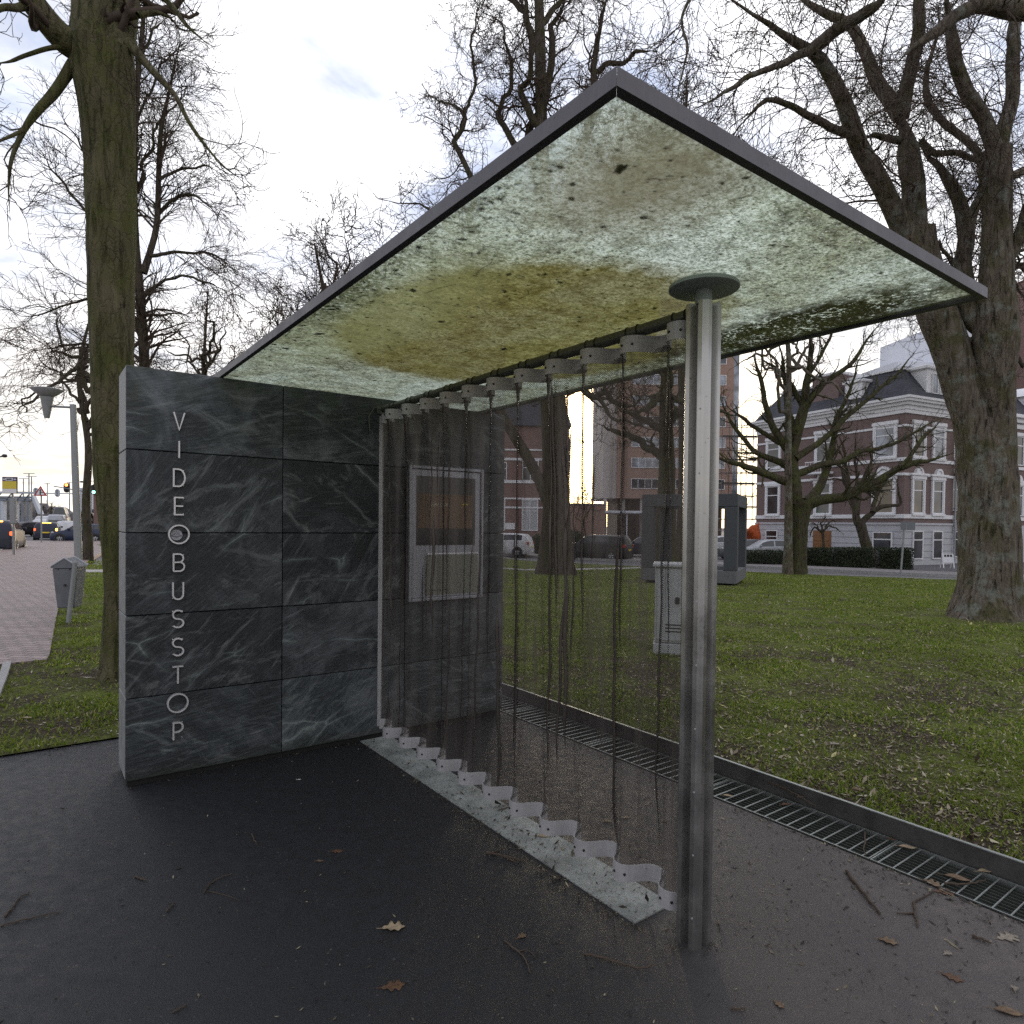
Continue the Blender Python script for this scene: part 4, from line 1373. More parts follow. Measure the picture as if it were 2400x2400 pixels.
# T2: slim tree behind it
b = gnd(345, 1440); Y2 = 15.0
make_tree('slim_tree', 'slim twin-stemmed bare tree with fine drooping twigs behind the mossy trunk', 'tree', (at(340, 1300, Y2)[0], Y2, 0), Y2,
          [([(342, 1425, 32), (340, 1000, 25), (338, 850, 22), (330, 720, 20), (324, 640, 18)], 0, 0),
           ([(324, 640, 18), (318, 560, 15), (315, 420, 13), (318, 280, 12), (326, 150, 10), (340, 10, 8), (350, -90, 3)], 0, -.3),
           ([(336, 640, 17), (352, 590, 14), (368, 520, 13), (372, 400, 11), (378, 300, 10), (392, 235, 7), (410, 150, 4), (425, 90, 1)], 0, .4)],
          [([(326, 700, 9), (250, 690, 7), (170, 705, 5), (80, 740, 4), (20, 735, 3)], 0, -.8),
           ([(322, 600, 9), (250, 540, 7), (180, 470, 6), (110, 380, 4), (60, 330, 3)], 0, -.6),
           ([(320, 480, 9), (250, 430, 7), (190, 340, 5), (140, 250, 3)], 0, .5),
           ([(322, 450, 8), (360, 330, 6), (400, 260, 5), (440, 200, 3)], 0, .5),
           ([(372, 420, 8), (420, 400, 6), (480, 390, 4), (530, 410, 3)], 0, .6),
           ([(372, 500, 8), (430, 455, 6), (480, 480, 4), (520, 520, 3)], .2, -.5),
           ([(350, 600, 9), (420, 590, 7), (500, 600, 5), (560, 640, 3)], 0, .5),
           ([(335, 690, 9), (400, 650, 6), (470, 660, 5), (540, 690, 3)], 0, -.5),
           ([(330, 760, 9), (250, 800, 7), (160, 810, 5), (60, 830, 3)], 0, .6),
           ([(316, 380, 7), (270, 280, 5), (250, 200, 4), (230, 120, 3)], 0, -.4),
           ([(318, 300, 7), (350, 200, 5), (390, 130, 4), (450, 90, 3)], 0, .4),
           ([(330, 800, 9), (260, 860, 7), (200, 880, 5), (110, 880, 3)], 0, -.4),
           ([(326, 150, 7), (300, 60, 5), (260, 0, 4)], 0, .4), ([(326, 150, 7), (360, 70, 5), (400, 40, 3)], 0, .4)],
          [lv(11, 1.7, 42, 9, .17, g0=.04, g1=-.10, rs=.4, rmin=.008, t0=.12, sides=4),
           lv(7, .85, 38, 7, .2, g0=0.0, g1=-.06, rs=.6, rmin=.0062, sides=3, cap=9000),
           lv(4.0, .35, 40, 4, .25, rs=.7, rmin=.005, sides=3, cap=13000)],
          M['bark_dark'], M['twig'], crown_from_trunk=.4, wig=.10)


def round_tree(name, label, px, pybase, Y, top, half, nl, seed_, trunkw=22, low=.35, bark='bark_dark', twig='twig', lvl=None, wig=.22, group=None, dens=1.0):
    """a bare tree whose limbs fan from the trunk; top and half are pixel extents of the crown"""
    st = np.random.default_rng(seed_)
    zb = gz(at(px, pybase, Y)[0], Y)
    base = (at(px, pybase, Y)[0], Y, zb)
    pb_ = 1200 + SY - 27 + (EYE - zb) * F / Y + .0112 * (px - 1200)
    Ht = pb_ - top
    fy = pb_ - Ht * low
    trunk = [([(px, pb_ + 6, trunkw * 1.35), (px + 1, pb_ - Ht * .08, trunkw), (px + st.normal() * 4, (pb_ + fy) / 2, trunkw * .85), (px + st.normal() * 6, fy, trunkw * .72), (px + st.normal() * 12, fy - Ht * .25, trunkw * .5), (px + st.normal() * 18, top + Ht * .12, trunkw * .18)], 0, 0)]
    limbs = []
    for i in range(nl):
        a = (i + .5) / nl * 2 - 1; a = a + st.normal() * .12
        y0 = fy - st.random() * Ht * .30
        x1 = px + a * half * (.75 + .4 * st.random())
        y1 = top + Ht * (.03 + .42 * abs(a) ** 1.3) + st.random() * Ht * .22
        w = trunkw * (.36 + .2 * st.random())
        mx = px + (x1 - px) * .45 + st.normal() * half * .08; my = y0 + (y1 - y0) * (.36 + .2 * st.random())
        d = st.normal() * half * Y / F * .55
        limbs.append(([(px, y0, w), ((px * .6 + mx * .4), (y0 * .62 + my * .38), w * .8), (mx, my, w * .62), (x1 * .6 + mx * .4 + st.normal() * half * .06, y1 * .55 + my * .45, w * .4), (x1, y1, w * .16)], 0, d))
    s = Y / F
    return make_tree(name, label, 'tree', base, Y, trunk, limbs, lvl or [
        lv(dens * 8.0 / (half * s), half * s * .62, 48, 10, .26, g0=.05, g1=.02, rs=.42, rmin=1.0 * s, t0=.2, sides=4),
        lv(dens * 11.0 / (half * s), half * s * .34, 45, 8, .28, rs=.55, rmin=.75 * s, sides=3, t0=.2, cap=5000),
        lv(dens * 15.0 / (half * s), half * s * .17, 42, 6, .26, rs=.65, rmin=.60 * s, sides=3, t0=.2, cap=12000)],
        M[bark], M[twig], crown_from_trunk=.6, wig=wig, group=group, tnoise=.06)


round_tree('round_tree', 'low rounded bare tree seen above the wall, right of the slim tree', 480, 1300, 31.0, 600, 185, 11, 5, 16, .38, dens=1.0)
round_tree('round_tree', 'bare twiggy tree half hidden by the mossy trunk, beyond the lamp', 205, 1300, 26.0, 640, 235, 12, 9, 20, .40, dens=.85)
round_tree('round_tree', 'bare tree above the left roof edge between the low round tree and the tall one', 790, 1300, 30.0, 470, 265, 13, 14, 24, .40, dens=1.6)

# T5: tall gnarled tree behind the curtain and the roof
b = gnd(1300, 1347); Y5 = b[1]
make_tree('gnarled_tree', 'tall thick tree behind the metal curtain, gnarled crown rising above the roof peak', 'tree', b, Y5,
          [([(1303, 1362, 118), (1303, 1335, 92), (1303, 1280, 76), (1303, 1180, 62), (1300, 1060, 60), (1296, 940, 58), (1280, 760, 58), (1276, 560, 44), (1272, 380, 31), (1268, 240, 27), (1266, 100, 24), (1262, -40, 20), (1258, -220, 12)], 0, 0)],
          [([(1296, 1200, 40), (1266, 1130, 36), (1228, 1050, 34), (1190, 985, 32), (1165, 900, 36), (1150, 780, 34), (1140, 660, 30), (1120, 585, 26), (1060, 545, 22), (1020, 505, 19), (985, 492, 16), (940, 500, 12), (900, 480, 8)], 0, -1.5),
           ([(1140, 660, 26), (1120, 520, 22), (1095, 420, 18), (1082, 330, 16), (1085, 280, 13), (1040, 250, 9), (1000, 215, 6), (960, 220, 4)], -1, 1.2),
           ([(1275, 480, 34), (1245, 360, 28), (1262, 250, 24), (1278, 150, 22), (1290, 60, 18), (1330, -60, 12)], 0, 1.8),
           ([(1276, 560, 36), (1340, 460, 30), (1355, 360, 26), (1390, 250, 22), (1400, 150, 18), (1420, 40, 14), (1440, -80, 9)], 0, -1.6),
           ([(1400, 170, 18), (1430, 150, 16), (1465, 145, 13), (1500, 120, 10), (1545, 125, 6)], -1, -2.0),
           ([(1265, 130, 24), (1230, 40, 20), (1180, -10, 15), (1110, -60, 10)], 0, 1.5),
           ([(1268, 300, 26), (1225, 230, 20), (1250, 160, 17), (1240, 60, 14), (1215, -40, 9)], 0, -2.0),
           ([(1272, 400, 24), (1190, 330, 20), (1160, 260, 16), (1190, 180, 13), (1170, 80, 9), (1120, 30, 6)], 0, 2.0),
           ([(1278, 650, 30), (1350, 600, 26), (1430, 560, 22), (1500, 420, 16), (1530, 300, 10)], 0, 1.6),
           ([(1150, 700, 20), (1080, 640, 17), (1000, 610, 13), (930, 600, 9), (880, 560, 6)], -1, -2.2),
           ([(1285, 880, 30), (1360, 905, 24), (1395, 930, 19), (1420, 915, 18), (1440, 940, 16), (1490, 945, 12), (1520, 920, 8)], 0, -1.5),
           ([(1395, 925, 14), (1420, 960, 11), (1445, 985, 10), (1480, 990, 7), (1560, 1010, 4)], -.9, -1.5),
           ([(1266, 60, 20), (1310, 0, 15), (1370, -60, 9)], 0, 1.5), ([(1080, 300, 11), (1110, 190, 9), (1105, 80, 7), (1140, -10, 5)], .4, 1.2)],
          [lv(5.5, 2.9, 58, 12, .34, g0=.05, g1=.05, rs=.34, rmin=.016, t0=.25, sides=5),
           lv(5.0, 1.35, 50, 10, .36, g0=.02, g1=.06, rs=.55, rmin=.0125, sides=3, cap=8000),
           lv(4.5, .62, 48, 7, .36, rs=.65, rmin=.0098, sides=3, cap=26000)],
          M['bark_dark'], M['twig'], tsides=24, wig=.12, lscale=.74)

# T6: spreading low tree on the lawn
b = gnd(1862, 1347); Y6 = b[1]
make_tree('spreading_tree', 'mossy spreading tree with many upswept limbs on the lawn, right of the post', 'tree', b, Y6,
          [([(1868, 1358, 62), (1868, 1340, 46), (1870, 1290, 40), (1873, 1240, 39), (1876, 1200, 44), (1878, 1172, 52)], 0, 0)],
          [([(1862, 1180, 36), (1858, 1120, 34), (1862, 1060, 30), (1868, 1000, 26), (1884, 940, 20), (1898, 870, 14), (1905, 790, 10), (1910, 680, 5)], 0, .3),
           ([(1892, 1185, 28), (1920, 1172, 24), (1970, 1160, 22), (2020, 1142, 20), (2070, 1120, 18), (2120, 1092, 15), (2180, 1076, 11), (2250, 1060, 6)], 0, -1.5),
           ([(1890, 1178, 26), (1910, 1158, 23), (1930, 1125, 19), (1945, 1070, 15), (1958, 1010, 12), (1975, 950, 9), (2000, 880, 6), (2030, 800, 3)], 0, 1.2),
           ([(1858, 1130, 24), (1830, 1128, 20), (1790, 1110, 17), (1740, 1090, 13), (1690, 1075, 9), (1650, 1060, 5)], 0, -1.2),
           ([(1855, 1100, 22), (1838, 1088, 18), (1800, 1075, 14), (1760, 1050, 11), (1725, 1010, 9), (1700, 960, 7), (1690, 925, 5)], 0, .8),
           ([(1852, 1060, 22), (1830, 1030, 19), (1805, 990, 15), (1790, 930, 12), (1775, 870, 9), (1770, 800, 6)], 0, -.8),
           ([(1866, 1010, 18), (1880, 960, 14), (1920, 910, 12), (1980, 860, 10), (2030, 800, 7), (2080, 740, 4)], 0, -1.0),
           ([(1864, 1075, 18), (1920, 1035, 14), (1980, 985, 12), (2040, 930, 9), (2110, 870, 7), (2160, 810, 4)], 0, 1.2),
           ([(1866, 1112, 18), (1930, 1090, 15), (2000, 1066, 12), (2070, 1050, 9), (2150, 1010, 7), (2230, 975, 4)], 0, .8),
           ([(2110, 1098, 11), (2140, 1060, 9), (2170, 1020, 7), (2210, 985, 4)], -1.2, -.6),
           ([(1880, 950, 12), (1850, 900, 10), (1810, 860, 8), (1775, 830, 5)], .2, .8),
           ([(1895, 880, 9), (1925, 830, 8), (1950, 780, 6), (1960, 720, 3)], .2, -.8),
           ([(1840, 1045, 14), (1800, 1020, 11), (1750, 985, 9), (1700, 950, 6)], 0, 1.2),
           ([(1862, 1020, 16), (1846, 950, 13), (1838, 880, 10), (1826, 800, 7)], 0, 1.0)],
          [lv(4.0, 1.5, 42, 8, .20, g0=.10, g1=.06, rs=.5, rmin=.012, t0=.2, sides=4),
           lv(5.0, .75, 40, 6, .22, g0=.04, rs=.6, rmin=.0080, sides=3, cap=6000),
           lv(4, .35, 40, 4, .25, rs=.65, rmin=.006, sides=3, cap=12000)],
          M['bark_moss'], M['twig_green'], tsides=20, wig=.05)

# a second, paler trunk just behind it
Y7 = 30.0; b7 = at(1846, 1330, Y7)
round_tree('park_tree', 'plain grey trunk half hidden behind the spreading mossy tree', 1846, 1330, Y7, 560, 210, 7, 23, 20, .45, bark='bark_grey', dens=.45)

# T8: ornamental tree in the mansion's front garden
b = gnd(2033, 1300); Y8 = 40.0; x8 = at(2035, 1290, Y8)[0]
make_tree('garden_tree', 'small brown leaning tree in front of the mansion, behind the hedge', 'tree', (x8, Y8, -.6), Y8,
          [([(2042, 1330, 30), (2034, 1290, 25), (2022, 1250, 22), (2014, 1222, 24)], 0, 0)],
          [([(2012, 1230, 18), (2004, 1200, 15), (1990, 1150, 13), (1975, 1105, 11), (1955, 1085, 8)], 0, .5),
           ([(2018, 1225, 15), (2040, 1205, 13), (2062, 1190, 11), (2090, 1185, 8), (2108, 1182, 7), (2106, 1150, 5), (2098, 1115, 3)], 0, -.8),
           ([(2008, 1205, 13), (2012, 1160, 11), (2025, 1125, 9), (2040, 1080, 6), (2050, 1030, 3)], 0, .8),
           ([(2045, 1200, 11), (2052, 1165, 9), (2070, 1130, 7), (2088, 1105, 5)], -.4, .5),
           ([(1992, 1155, 9), (1986, 1110, 7), (1975, 1050, 5), (1962, 1010, 3)], 0, -.8),
           ([(2000, 1180, 9), (2008, 1120, 7), (2000, 1060, 5), (2010, 1000, 3)], .2, -.6)],
          [lv(1.8, 2.0, 40, 7, .20, g0=.12, g1=.08, rs=.5, rmin=.014, t0=.25, sides=4), lv(2.0, .9, 40, 5, .22, rs=.6, rmin=.011, sides=3)],
          M['bark_dark'], M['twig_brown'], wig=.06)
# crab-apple like shrub in front of the door
Yc = 40.5; xc = at(1930, 1290, Yc)[0]
make_tree('small_garden_tree', 'small twisted bare shrub tree in front of the wooden door', 'tree', (xc, Yc, -.6), Yc,
          [([(1931, 1325, 8), (1930, 1270, 6), (1928, 1245, 6)], 0, 0)],
          [([(1928, 1250, 5), (1910, 1235, 4), (1900, 1250, 3), (1895, 1265, 2)], 0, .3), ([(1928, 1248, 5), (1945, 1232, 4), (1962, 1240, 3), (1972, 1250, 2)], 0, -.3),
           ([(1928, 1246, 5), (1925, 1225, 4), (1935, 1210, 3), (1930, 1200, 2)], 0, .2), ([(1928, 1246, 4), (1950, 1222, 3), (1970, 1222, 2)], 0, .3), ([(1928, 1250, 4), (1905, 1225, 3), (1895, 1235, 2)], 0, -.3)],
          [lv(4, .7, 50, 7, .4, rs=.6, rmin=.011, sides=3), lv(4, .35, 50, 5, .4, rs=.7, rmin=.009, sides=3)],
          M['bark_dark'], M['twig'], wig=.2)

# T9: large double-trunked tree at the right
b = gnd(2312, 1456); Y9 = b[1]
make_tree('double_trunk_tree', 'big double-trunked tree with a mottled grey-brown trunk at the right edge of the lawn', 'tree', b, Y9,
          [([(2310, 1470, 190), (2310, 1440, 156), (2315, 1400, 134), (2318, 1330, 122), (2318, 1266, 120), (2316, 1180, 117), (2312, 1110, 116), (2300, 1050, 104), (2282, 985, 84), (2262, 930, 76), (2245, 870, 77), (2228, 815, 79), (2210, 770, 80), (2190, 720, 78), (2172, 665, 78), (2155, 600, 82), (2145, 545, 86)], 0, .3),
           ([(2330, 1130, 84), (2340, 1060, 74), (2342, 1000, 68), (2338, 930, 72), (2335, 870, 80), (2334, 800, 90), (2336, 745, 88), (2335, 690, 74), (2335, 605, 64), (2337, 466, 58), (2338, 350, 60)], .05, -.3)],
          [([(2150, 600, 66), (2120, 545, 54), (2078, 466, 50), (2036, 373, 46), (2008, 303, 44), (1980, 224, 40), (1938, 154, 36), (1905, 116, 30), (1849, 84, 22), (1780, 42, 16), (1714, -5, 12), (1640, -60, 8)], .3, -1.2),
           ([(2150, 580, 76), (2146, 520, 60), (2138, 419, 58), (2122, 326, 54), (2112, 261, 48)], .3, .7),
           ([(2112, 275, 40), (2085, 235, 38), (2059, 200, 36), (2040, 160, 32), (2022, 116, 29), (1994, 61, 26), (1942, 37, 22), (1887, 0, 20), (1830, -60, 14)], .7, 1.6),
           ([(2112, 275, 42), (2125, 210, 36), (2138, 140, 34), (2147, 93, 32), (2152, 0, 28), (2150, -120, 20)], .7, .4),
           ([(2308, 770, 60), (2264, 720, 52), (2255, 629, 44), (2268, 540, 40), (2250, 480, 34), (2227, 442, 32), (2200, 400, 28), (2171, 365, 24), (2158, 320, 18)], 0, 1.0),
           ([(2262, 560, 30), (2285, 500, 26), (2300, 450, 22), (2290, 380, 20), (2270, 345, 19), (2210, 290, 19), (2172, 230, 18), (2168, 170, 14), (2190, 90, 12), (2200, 0, 8)], .5, 1.8),
           ([(2338, 370, 42), (2310, 290, 38), (2275, 230, 36), (2245, 165, 34), (2227, 60, 32), (2215, -40, 26)], -.3, -.9),
           ([(2338, 370, 40), (2366, 260, 34), (2376, 120, 32), (2382, 0, 28), (2390, -120, 20)], -.3, .4),
           ([(2450, 20, 52), (2380, 26, 46), (2300, 12, 40), (2250, 35, 34), (2190, 78, 30), (2140, 110, 24), (2098, 150, 14)], -.8, -1.4),
           ([(2338, 640, 40), (2385, 560, 32), (2410, 480, 26), (2440, 400, 18)], -.1, -.8),
           ([(1905, 116, 34), (1960, 70, 32), (2010, 40, 30), (2060, 10, 26), (2100, -40, 20)], -.7, -1.5),
           ([(1990, 315, 24), (1950, 300, 22), (1900, 275, 19), (1850, 248, 16), (1800, 236, 13), (1760, 270, 10), (1720, 310, 7)], -.2, -1.2),
           ([(1900, 118, 24), (1830, 150, 18), (1760, 180, 14), (1690, 220, 10), (1620, 260, 6)], -.8, -2.0),
           ([(2120, 330, 22), (2080, 325, 18), (2045, 318, 13), (2020, 330, 7)], .6, .2),
           ([(1640, -60, 9), (1600, 40, 7), (1610, 110, 6), (1596, 190, 5), (1580, 235, 3)], -1.2, -1.5),
           ([(2158, 330, 20), (2190, 360, 17), (2240, 358, 15), (2290, 375, 12), (2340, 380, 9)], .8, .4),
           ([(2340, 430, 24), (2400, 400, 20), (2460, 380, 12)], -.3, .6)],
          [lv(5.5, 3.0, 50, 14, .20, g0=-.02, g1=-.10, rs=.13, rmin=.0085, t0=.15, taper=.18, sides=4),
           lv(4.5, 1.4, 46, 10, .22, g0=-.02, g1=-.12, rs=.6, rmin=.0062, sides=3, cap=9000),
           lv(4.5, .55, 44, 6, .25, g0=0, g1=-.08, rs=.7, rmin=.0050, sides=3, cap=34000)],
          M['bark_grey'], M['twig'], lscale=.86, tsides=40, tnoise=.11, wig=.03)
# overhanging boughs from trees outside the frame at the top right and another trunk beyond
round_tree('round_tree', 'bare twiggy tree far behind the double-trunked tree at the right edge', 2330, 1300, 36.0, 250, 330, 13, 31, 28, .45, dens=1.5)
round_tree('round_tree', 'bare tree behind the roof, right of the gnarled tree', 1600, 1300, 33.0, 60, 300, 14, 37, 30, .45, dens=1.7)
# distant bare trees at the end of the road
for (px, tp, hf, Y_, sd_, lb_) in ((88, 1178, 24, 120, 51, 'small hazy bare tree behind the warning triangle sign'), (122, 1172, 30, 125, 52, 'small hazy bare tree right of the warning triangle sign'),
                                   (40, 1180, 30, 130, 53, 'small hazy bare tree behind the bus stop sign')):
    round_tree('distant_tree', lb_, px, 1235, Y_, tp, hf, 7, sd_, 3.0, .4, lvl=[lv(1.2, 2.5, 45, 6, .25, rs=.5, rmin=.05, sides=3), lv(1.2, 1.4, 45, 5, .25, rs=.6, rmin=.045, sides=3)])
for (px, tp, hf, Y_, sd_, lb_) in ((1375, 1115, 38, 62, 61, 'small bare tree in the sunlit gap beside the brick tower'), (1352, 1130, 26, 66, 62, 'smaller bare tree in the sunlit gap beside the thick trunk'), ):
    round_tree('distant_tree', lb_, px, 1255, Y_, tp, hf, 7, sd_, 4.0, .4, lvl=[lv(1.6, 1.6, 45, 7, .3, rs=.5, rmin=.03, sides=3), lv(2.2, .8, 45, 5, .3, rs=.6, rmin=.024, sides=3)])
round_tree('park_tree', 'bare tree with mossy trunk seen through the grey stone frame', 1560, 1310, 29.0, 760, 200, 8, 71, 52, .45, bark='bark_moss', twig='twig_green', dens=.55)
# ------------------------------------------------------------------ buildings
M['brick_mansion'] = mat_brick('mansion_brick', (.145, .085, .077), (.19, .112, .102), (.21, .18, .175), msize=.012)  # desaturated brick, standing in for haze over the mansion
M['brick_tower'] = mat_brick('tower_brick', (.27, .155, .115), (.33, .195, .145), (.28, .23, .20), wear=.1)  # brick paled and muted: distance haze put into the colour
M['brick_red'] = mat_brick('red_brick', (.175, .088, .075), (.22, .115, .098), (.22, .18, .16), wear=.15)
M['white_paint'] = simple('white_plaster', (.72, .72, .74), .6, 0, .07, 2)
M['plinth'] = simple('grey_rusticated_plaster', (.44, .44, .47), .7, 0, .08, 2)
M['plinth_joint'] = simple('plaster_joint', (.24, .24, .26), .8)
M['roof_slate'] = mat_brick('roof_tiles', (.040, .042, .055), (.065, .066, .082), (.02, .02, .025), bw=.28, bh=.16, wear=.3)
M['door_wood'] = simple('oak_door', (.20, .085, .028), .5, 0, .25, 4)
M['tower_grey'] = simple('tower_concrete', (.40, .36, .34), .8, 0, .08, 1)
M['modern_white'] = simple('pale_cladding', (.66, .68, .74), .6, 0, .06, 1)
M['roof_zinc'] = simple('zinc', (.30, .31, .33), .5, .3, .1, 2)
M['orange'] = simple('orange_tarp', (.62, .13, .035), .55, 0, .25, 2)
M['scaf'] = simple('scaffold_tube', (.16, .15, .15), .5, .5)
M['plank'] = simple('scaffold_plank', (.12, .09, .07), .8)
M['dark_clad'] = simple('dark_cladding', (.085, .06, .05), .7, 0, .15, 1)
M['blind'] = simple('window_blind', (.55, .53, .50), .8, 0, .08, 3)
M['curtain_w'] = simple('net_curtain', (.42, .43, .45), .9, 0, .2, 30)


def mat_pane(name, col, rough=.06):
    mt, nt, b = new_mat(name)
    p = geo_pos(nt)
    n = node(nt, 'TexNoise', Vector=p, Scale=.9, Detail=3.0).outputs[0]
    c = ramp(nt, n, [(.35, tuple(x * .4 for x in col)), (.65, tuple(min(1, x * 1.5) for x in col))])
    nt.links.new(c, b.inputs['Base Color']); setp(b, Roughness=rough); b.inputs['Specular IOR Level'].default_value = .9
    return mt


M['pane_dark'] = mat_pane('window_pane', (.045, .045, .05))
M['pane_brown'] = mat_pane('window_pane_warm', (.075, .055, .035))
M['pane_pale'] = mat_pane('window_pane_sky', (.22, .24, .28))

_wcache = {}


def window(parent, x, z, w, h, depth=0.0, style='sash', pane='pane_dark', frame='white_paint', mull=1, name='window', extra=None):
    """window part in a facade frame: x along, -y outward; frame + pane in one mesh per part; mesh reused for repeats"""
    key = (round(w, 3), round(h, 3), style, pane, frame, mull)
    if key not in _wcache:
        b = MB(); f = .07 if w > .7 else .05
        b.box((-w / 2, -.10, 0), (-w / 2 + f, .0, h)); b.box((w / 2 - f, -.10, 0), (w / 2, .0, h))
        b.box((-w / 2 + f, -.10, h - f), (w / 2 - f, .0, h)); b.box((-w / 2 + f, -.10, 0), (w / 2 - f, .0, f))
        if style == 'sash':
            b.box((-w / 2 + f, -.085, h * .66), (w / 2 - f, -.01, h * .66 + .07))
        if style == 'cross':
            b.box((-w / 2 + f, -.085, h * .62), (w / 2 - f, -.01, h * .62 + .06)); b.box((-.03, -.084, f), (.03, -.012, h - f))
        if style == 'strip':
            for k in range(1, mull):
                xx = -w / 2 + w * k / mull; b.box((xx - .03, -.084, f), (xx + .03, -.012, h - f))
        b.box((-w / 2 + f - .004, -.05, f - .004), (w / 2 - f + .004, -.03, h - f + .004), 1)
        o = b.build(name, [M[frame], M[pane]], None)
        me = o.data; bpy.data.objects.remove(o)
        _wcache[key] = me
    o = bpy.data.objects.new(name, _wcache[key]); COL.objects.link(o); o.parent = parent
    o.location = (x, -depth, z)
    return o


def facade_thing(name, label, catg, O, dirx, group=None):
    """empty at O whose local +x runs along dirx and local +y points into the building"""
    a = math.atan2(dirx[1], dirx[0])
    return thing(name, label, catg, O, a, group)


# ---- corner mansion
K = np.array([25.0, 42.0]); GZ = -.73
dR = np.array([.899, .438]); dL = np.array([-.438, .899])
man = facade_thing('mansion', 'white-trimmed brick corner mansion with mansard roof and grey plastered basement', 'house', (K[0], K[1], GZ), dR)
# local frame: +x along right face, +y into the building = along left face away from camera
LR, LL = 5.2, 12.2
z_ = lambda a: a - GZ            # world z -> local z
mb = MB(); mb.box((0, 0, z_(1.95)), (LR, LL, z_(9.25))); mb.build('brick_wall', M['brick_mansion'], man)
mb = MB(); mb.box((-.05, -.05, 0), (LR + .05, LL + .05, z_(1.95) - .003)); base_ = mb.build('basement_wall', M['plinth'], man)
mb = MB()
for k in range(5):
    zz0 = .45 + k * .42
    mb.box((-.056, -.056, zz0), (LR + .04, -.052, zz0 + .045)); mb.box((-.056, -.052, zz0), (-.052, LL + .04, zz0 + .045))
mb.build('joints', M['plinth_joint'], base_)


def band(z0, z1, out_, nm='string_course', mt='white_paint'):
    b = MB()
    b.bbox((-out_, -out_, z0), (LR + .02, -.002, z1), .02); b.bbox((-out_, -.0015, z0), (-.002, LL + .02, z1), .02)
    return b.build(nm, M[mt], man)


band(z_(1.86), z_(1.955) + .05, .13, mt='plinth')
band(z_(2.28), z_(2.55), .10); band(z_(5.02), z_(5.20), .07); band(z_(5.95), z_(6.18), .09); band(z_(8.15), z_(8.30), .06)
band(z_(9.0), z_(9.25), .10, 'frieze')
cb = MB()
for k, (o_, h0, h1) in enumerate(((.16, 9.252, 9.50), (.34, 9.503, 9.70), (.55, 9.703, 9.86), (.66, 9.863, 10.02))):
    cb.box((-o_, -o_, z_(h0)), (LR + .1, LL + .1, z_(h1)))
cb.build('cornice', M['white_paint'], man)
rf_ = MB(); a0_, a1_ = -.45, 1.1
zz0, zz1 = z_(10.023), z_(12.1)
rf_.add([(a0_, a0_, zz0), (LR, a0_, zz0), (LR, LL, zz0), (a0_, LL, zz0), (a1_, a1_, zz1), (LR, a1_, zz1), (LR, LL - 1.4, zz1), (a1_, LL - 1.4, zz1)],
        [(0, 3, 2, 1), (4, 5, 6, 7), (0, 1, 5, 4), (1, 2, 6, 5), (2, 3, 7, 6), (3, 0, 4, 7)])
roof_m = rf_.build('roof', M['roof_slate'], man)
b = MB(); b.box((a1_ - .12, a1_ - .12, zz1 + .003), (LR, LL - 1.3, zz1 + .16)); b.build('roof_edge', M['white_paint'], roof_m)
for (y0, y1) in ((5.0, 7.2),):
    b = MB(); b.box((.15, y0, zz0 - .1), (2.2, y1, z_(12.5))); b.build('chimney', M['brick_mansion'], roof_m)
    b = MB(); b.bbox((.0, y0 - .15, z_(12.503)), (2.35, y1 + .15, z_(12.72)), .05); b.build('chimney_cap', M['white_paint'], roof_m)
b = MB(); b.box((1.9, -.1, zz0), (LR - .2, 2.5, z_(12.0))); b.bbox((1.7, -.28, z_(12.003)), (LR, 2.6, z_(12.25)), .05); dm = b.build('dormer', M['white_paint'], roof_m)
for xx in (2.7, 3.5, 4.3):
    window(man, xx, z_(10.45), .6, 1.3, .101, 'plain', 'pane_pale')
b = MB(); b.box((-.1, 3.0, zz0), (1.6, 4.3, z_(11.55))); b.bbox((-.25, 2.85, z_(11.553)), (1.7, 4.45, z_(11.75)), .04); b.build('dormer', M['white_paint'], roof_m)


def left_face_parts(fn):
    """run fn with an empty-free trick: parts on the left face are meshes rotated -90 deg about z"""
    pass


def win_r(x, z, w, h, **k):
    return window(man, x, z, w, h, 0.0, **k)


def win_l(d, z, w, h, **k):
    o = window(man, 0, z, w, h, 0.0, **k)
    o.location = (0, d, z); o.rotation_euler = (0, 0, R(-90))
    return o


def surround(side, c, z, w, h, arch=False, sill=True):
    b = MB(); t = .16
    f = (lambda x0, y0, z0, x1, y1, z1: b.bbox((x0, y0, z0), (x1, y1, z1), .015))
    f(-w / 2 - t, -.135, z, -w / 2 - .002, -.002, z + h); f(w / 2 + .002, -.135, z, w / 2 + t, -.002, z + h)
    f(-w / 2 - t - .06, -.16, z + h + .002, w / 2 + t + .06, -.002, z + h + .24)
    if sill:
        f(-w / 2 - t, -.20, z - .16, w / 2 + t, -.002, z - .002)
    if arch:
        z1 = z + h + .243
        f(-w / 2 - t - .22, -.24, z1, w / 2 + t + .22, -.002, z1 + .14)
        rr = w * .36
        for r0, r1, y in ((0, rr * .62, -.14), (rr * .66, rr, -.20)):
            n = 14; P = [(r1 * math.cos(math.pi * i / n), z1 + .143 + r1 * math.sin(math.pi * i / n)) for i in range(n + 1)]
            Q = [(r0 * math.cos(math.pi * i / n), z1 + .143 + r0 * math.sin(math.pi * i / n)) for i in range(n, -1, -1)] if r0 else []
            b.prism(P + Q, y, -.002) if not r0 else [b.prism([P[i], P[i + 1], Q[n - i - 1], Q[n - i]], y, -.002) for i in range(n)]
    o = b.build('window_surround', M['white_paint'], man)
    if side == 'R': o.location = (c, 0, 0)
    else: o.location = (0, c, 0); o.rotation_euler = (0, 0, R(-90))
    return o


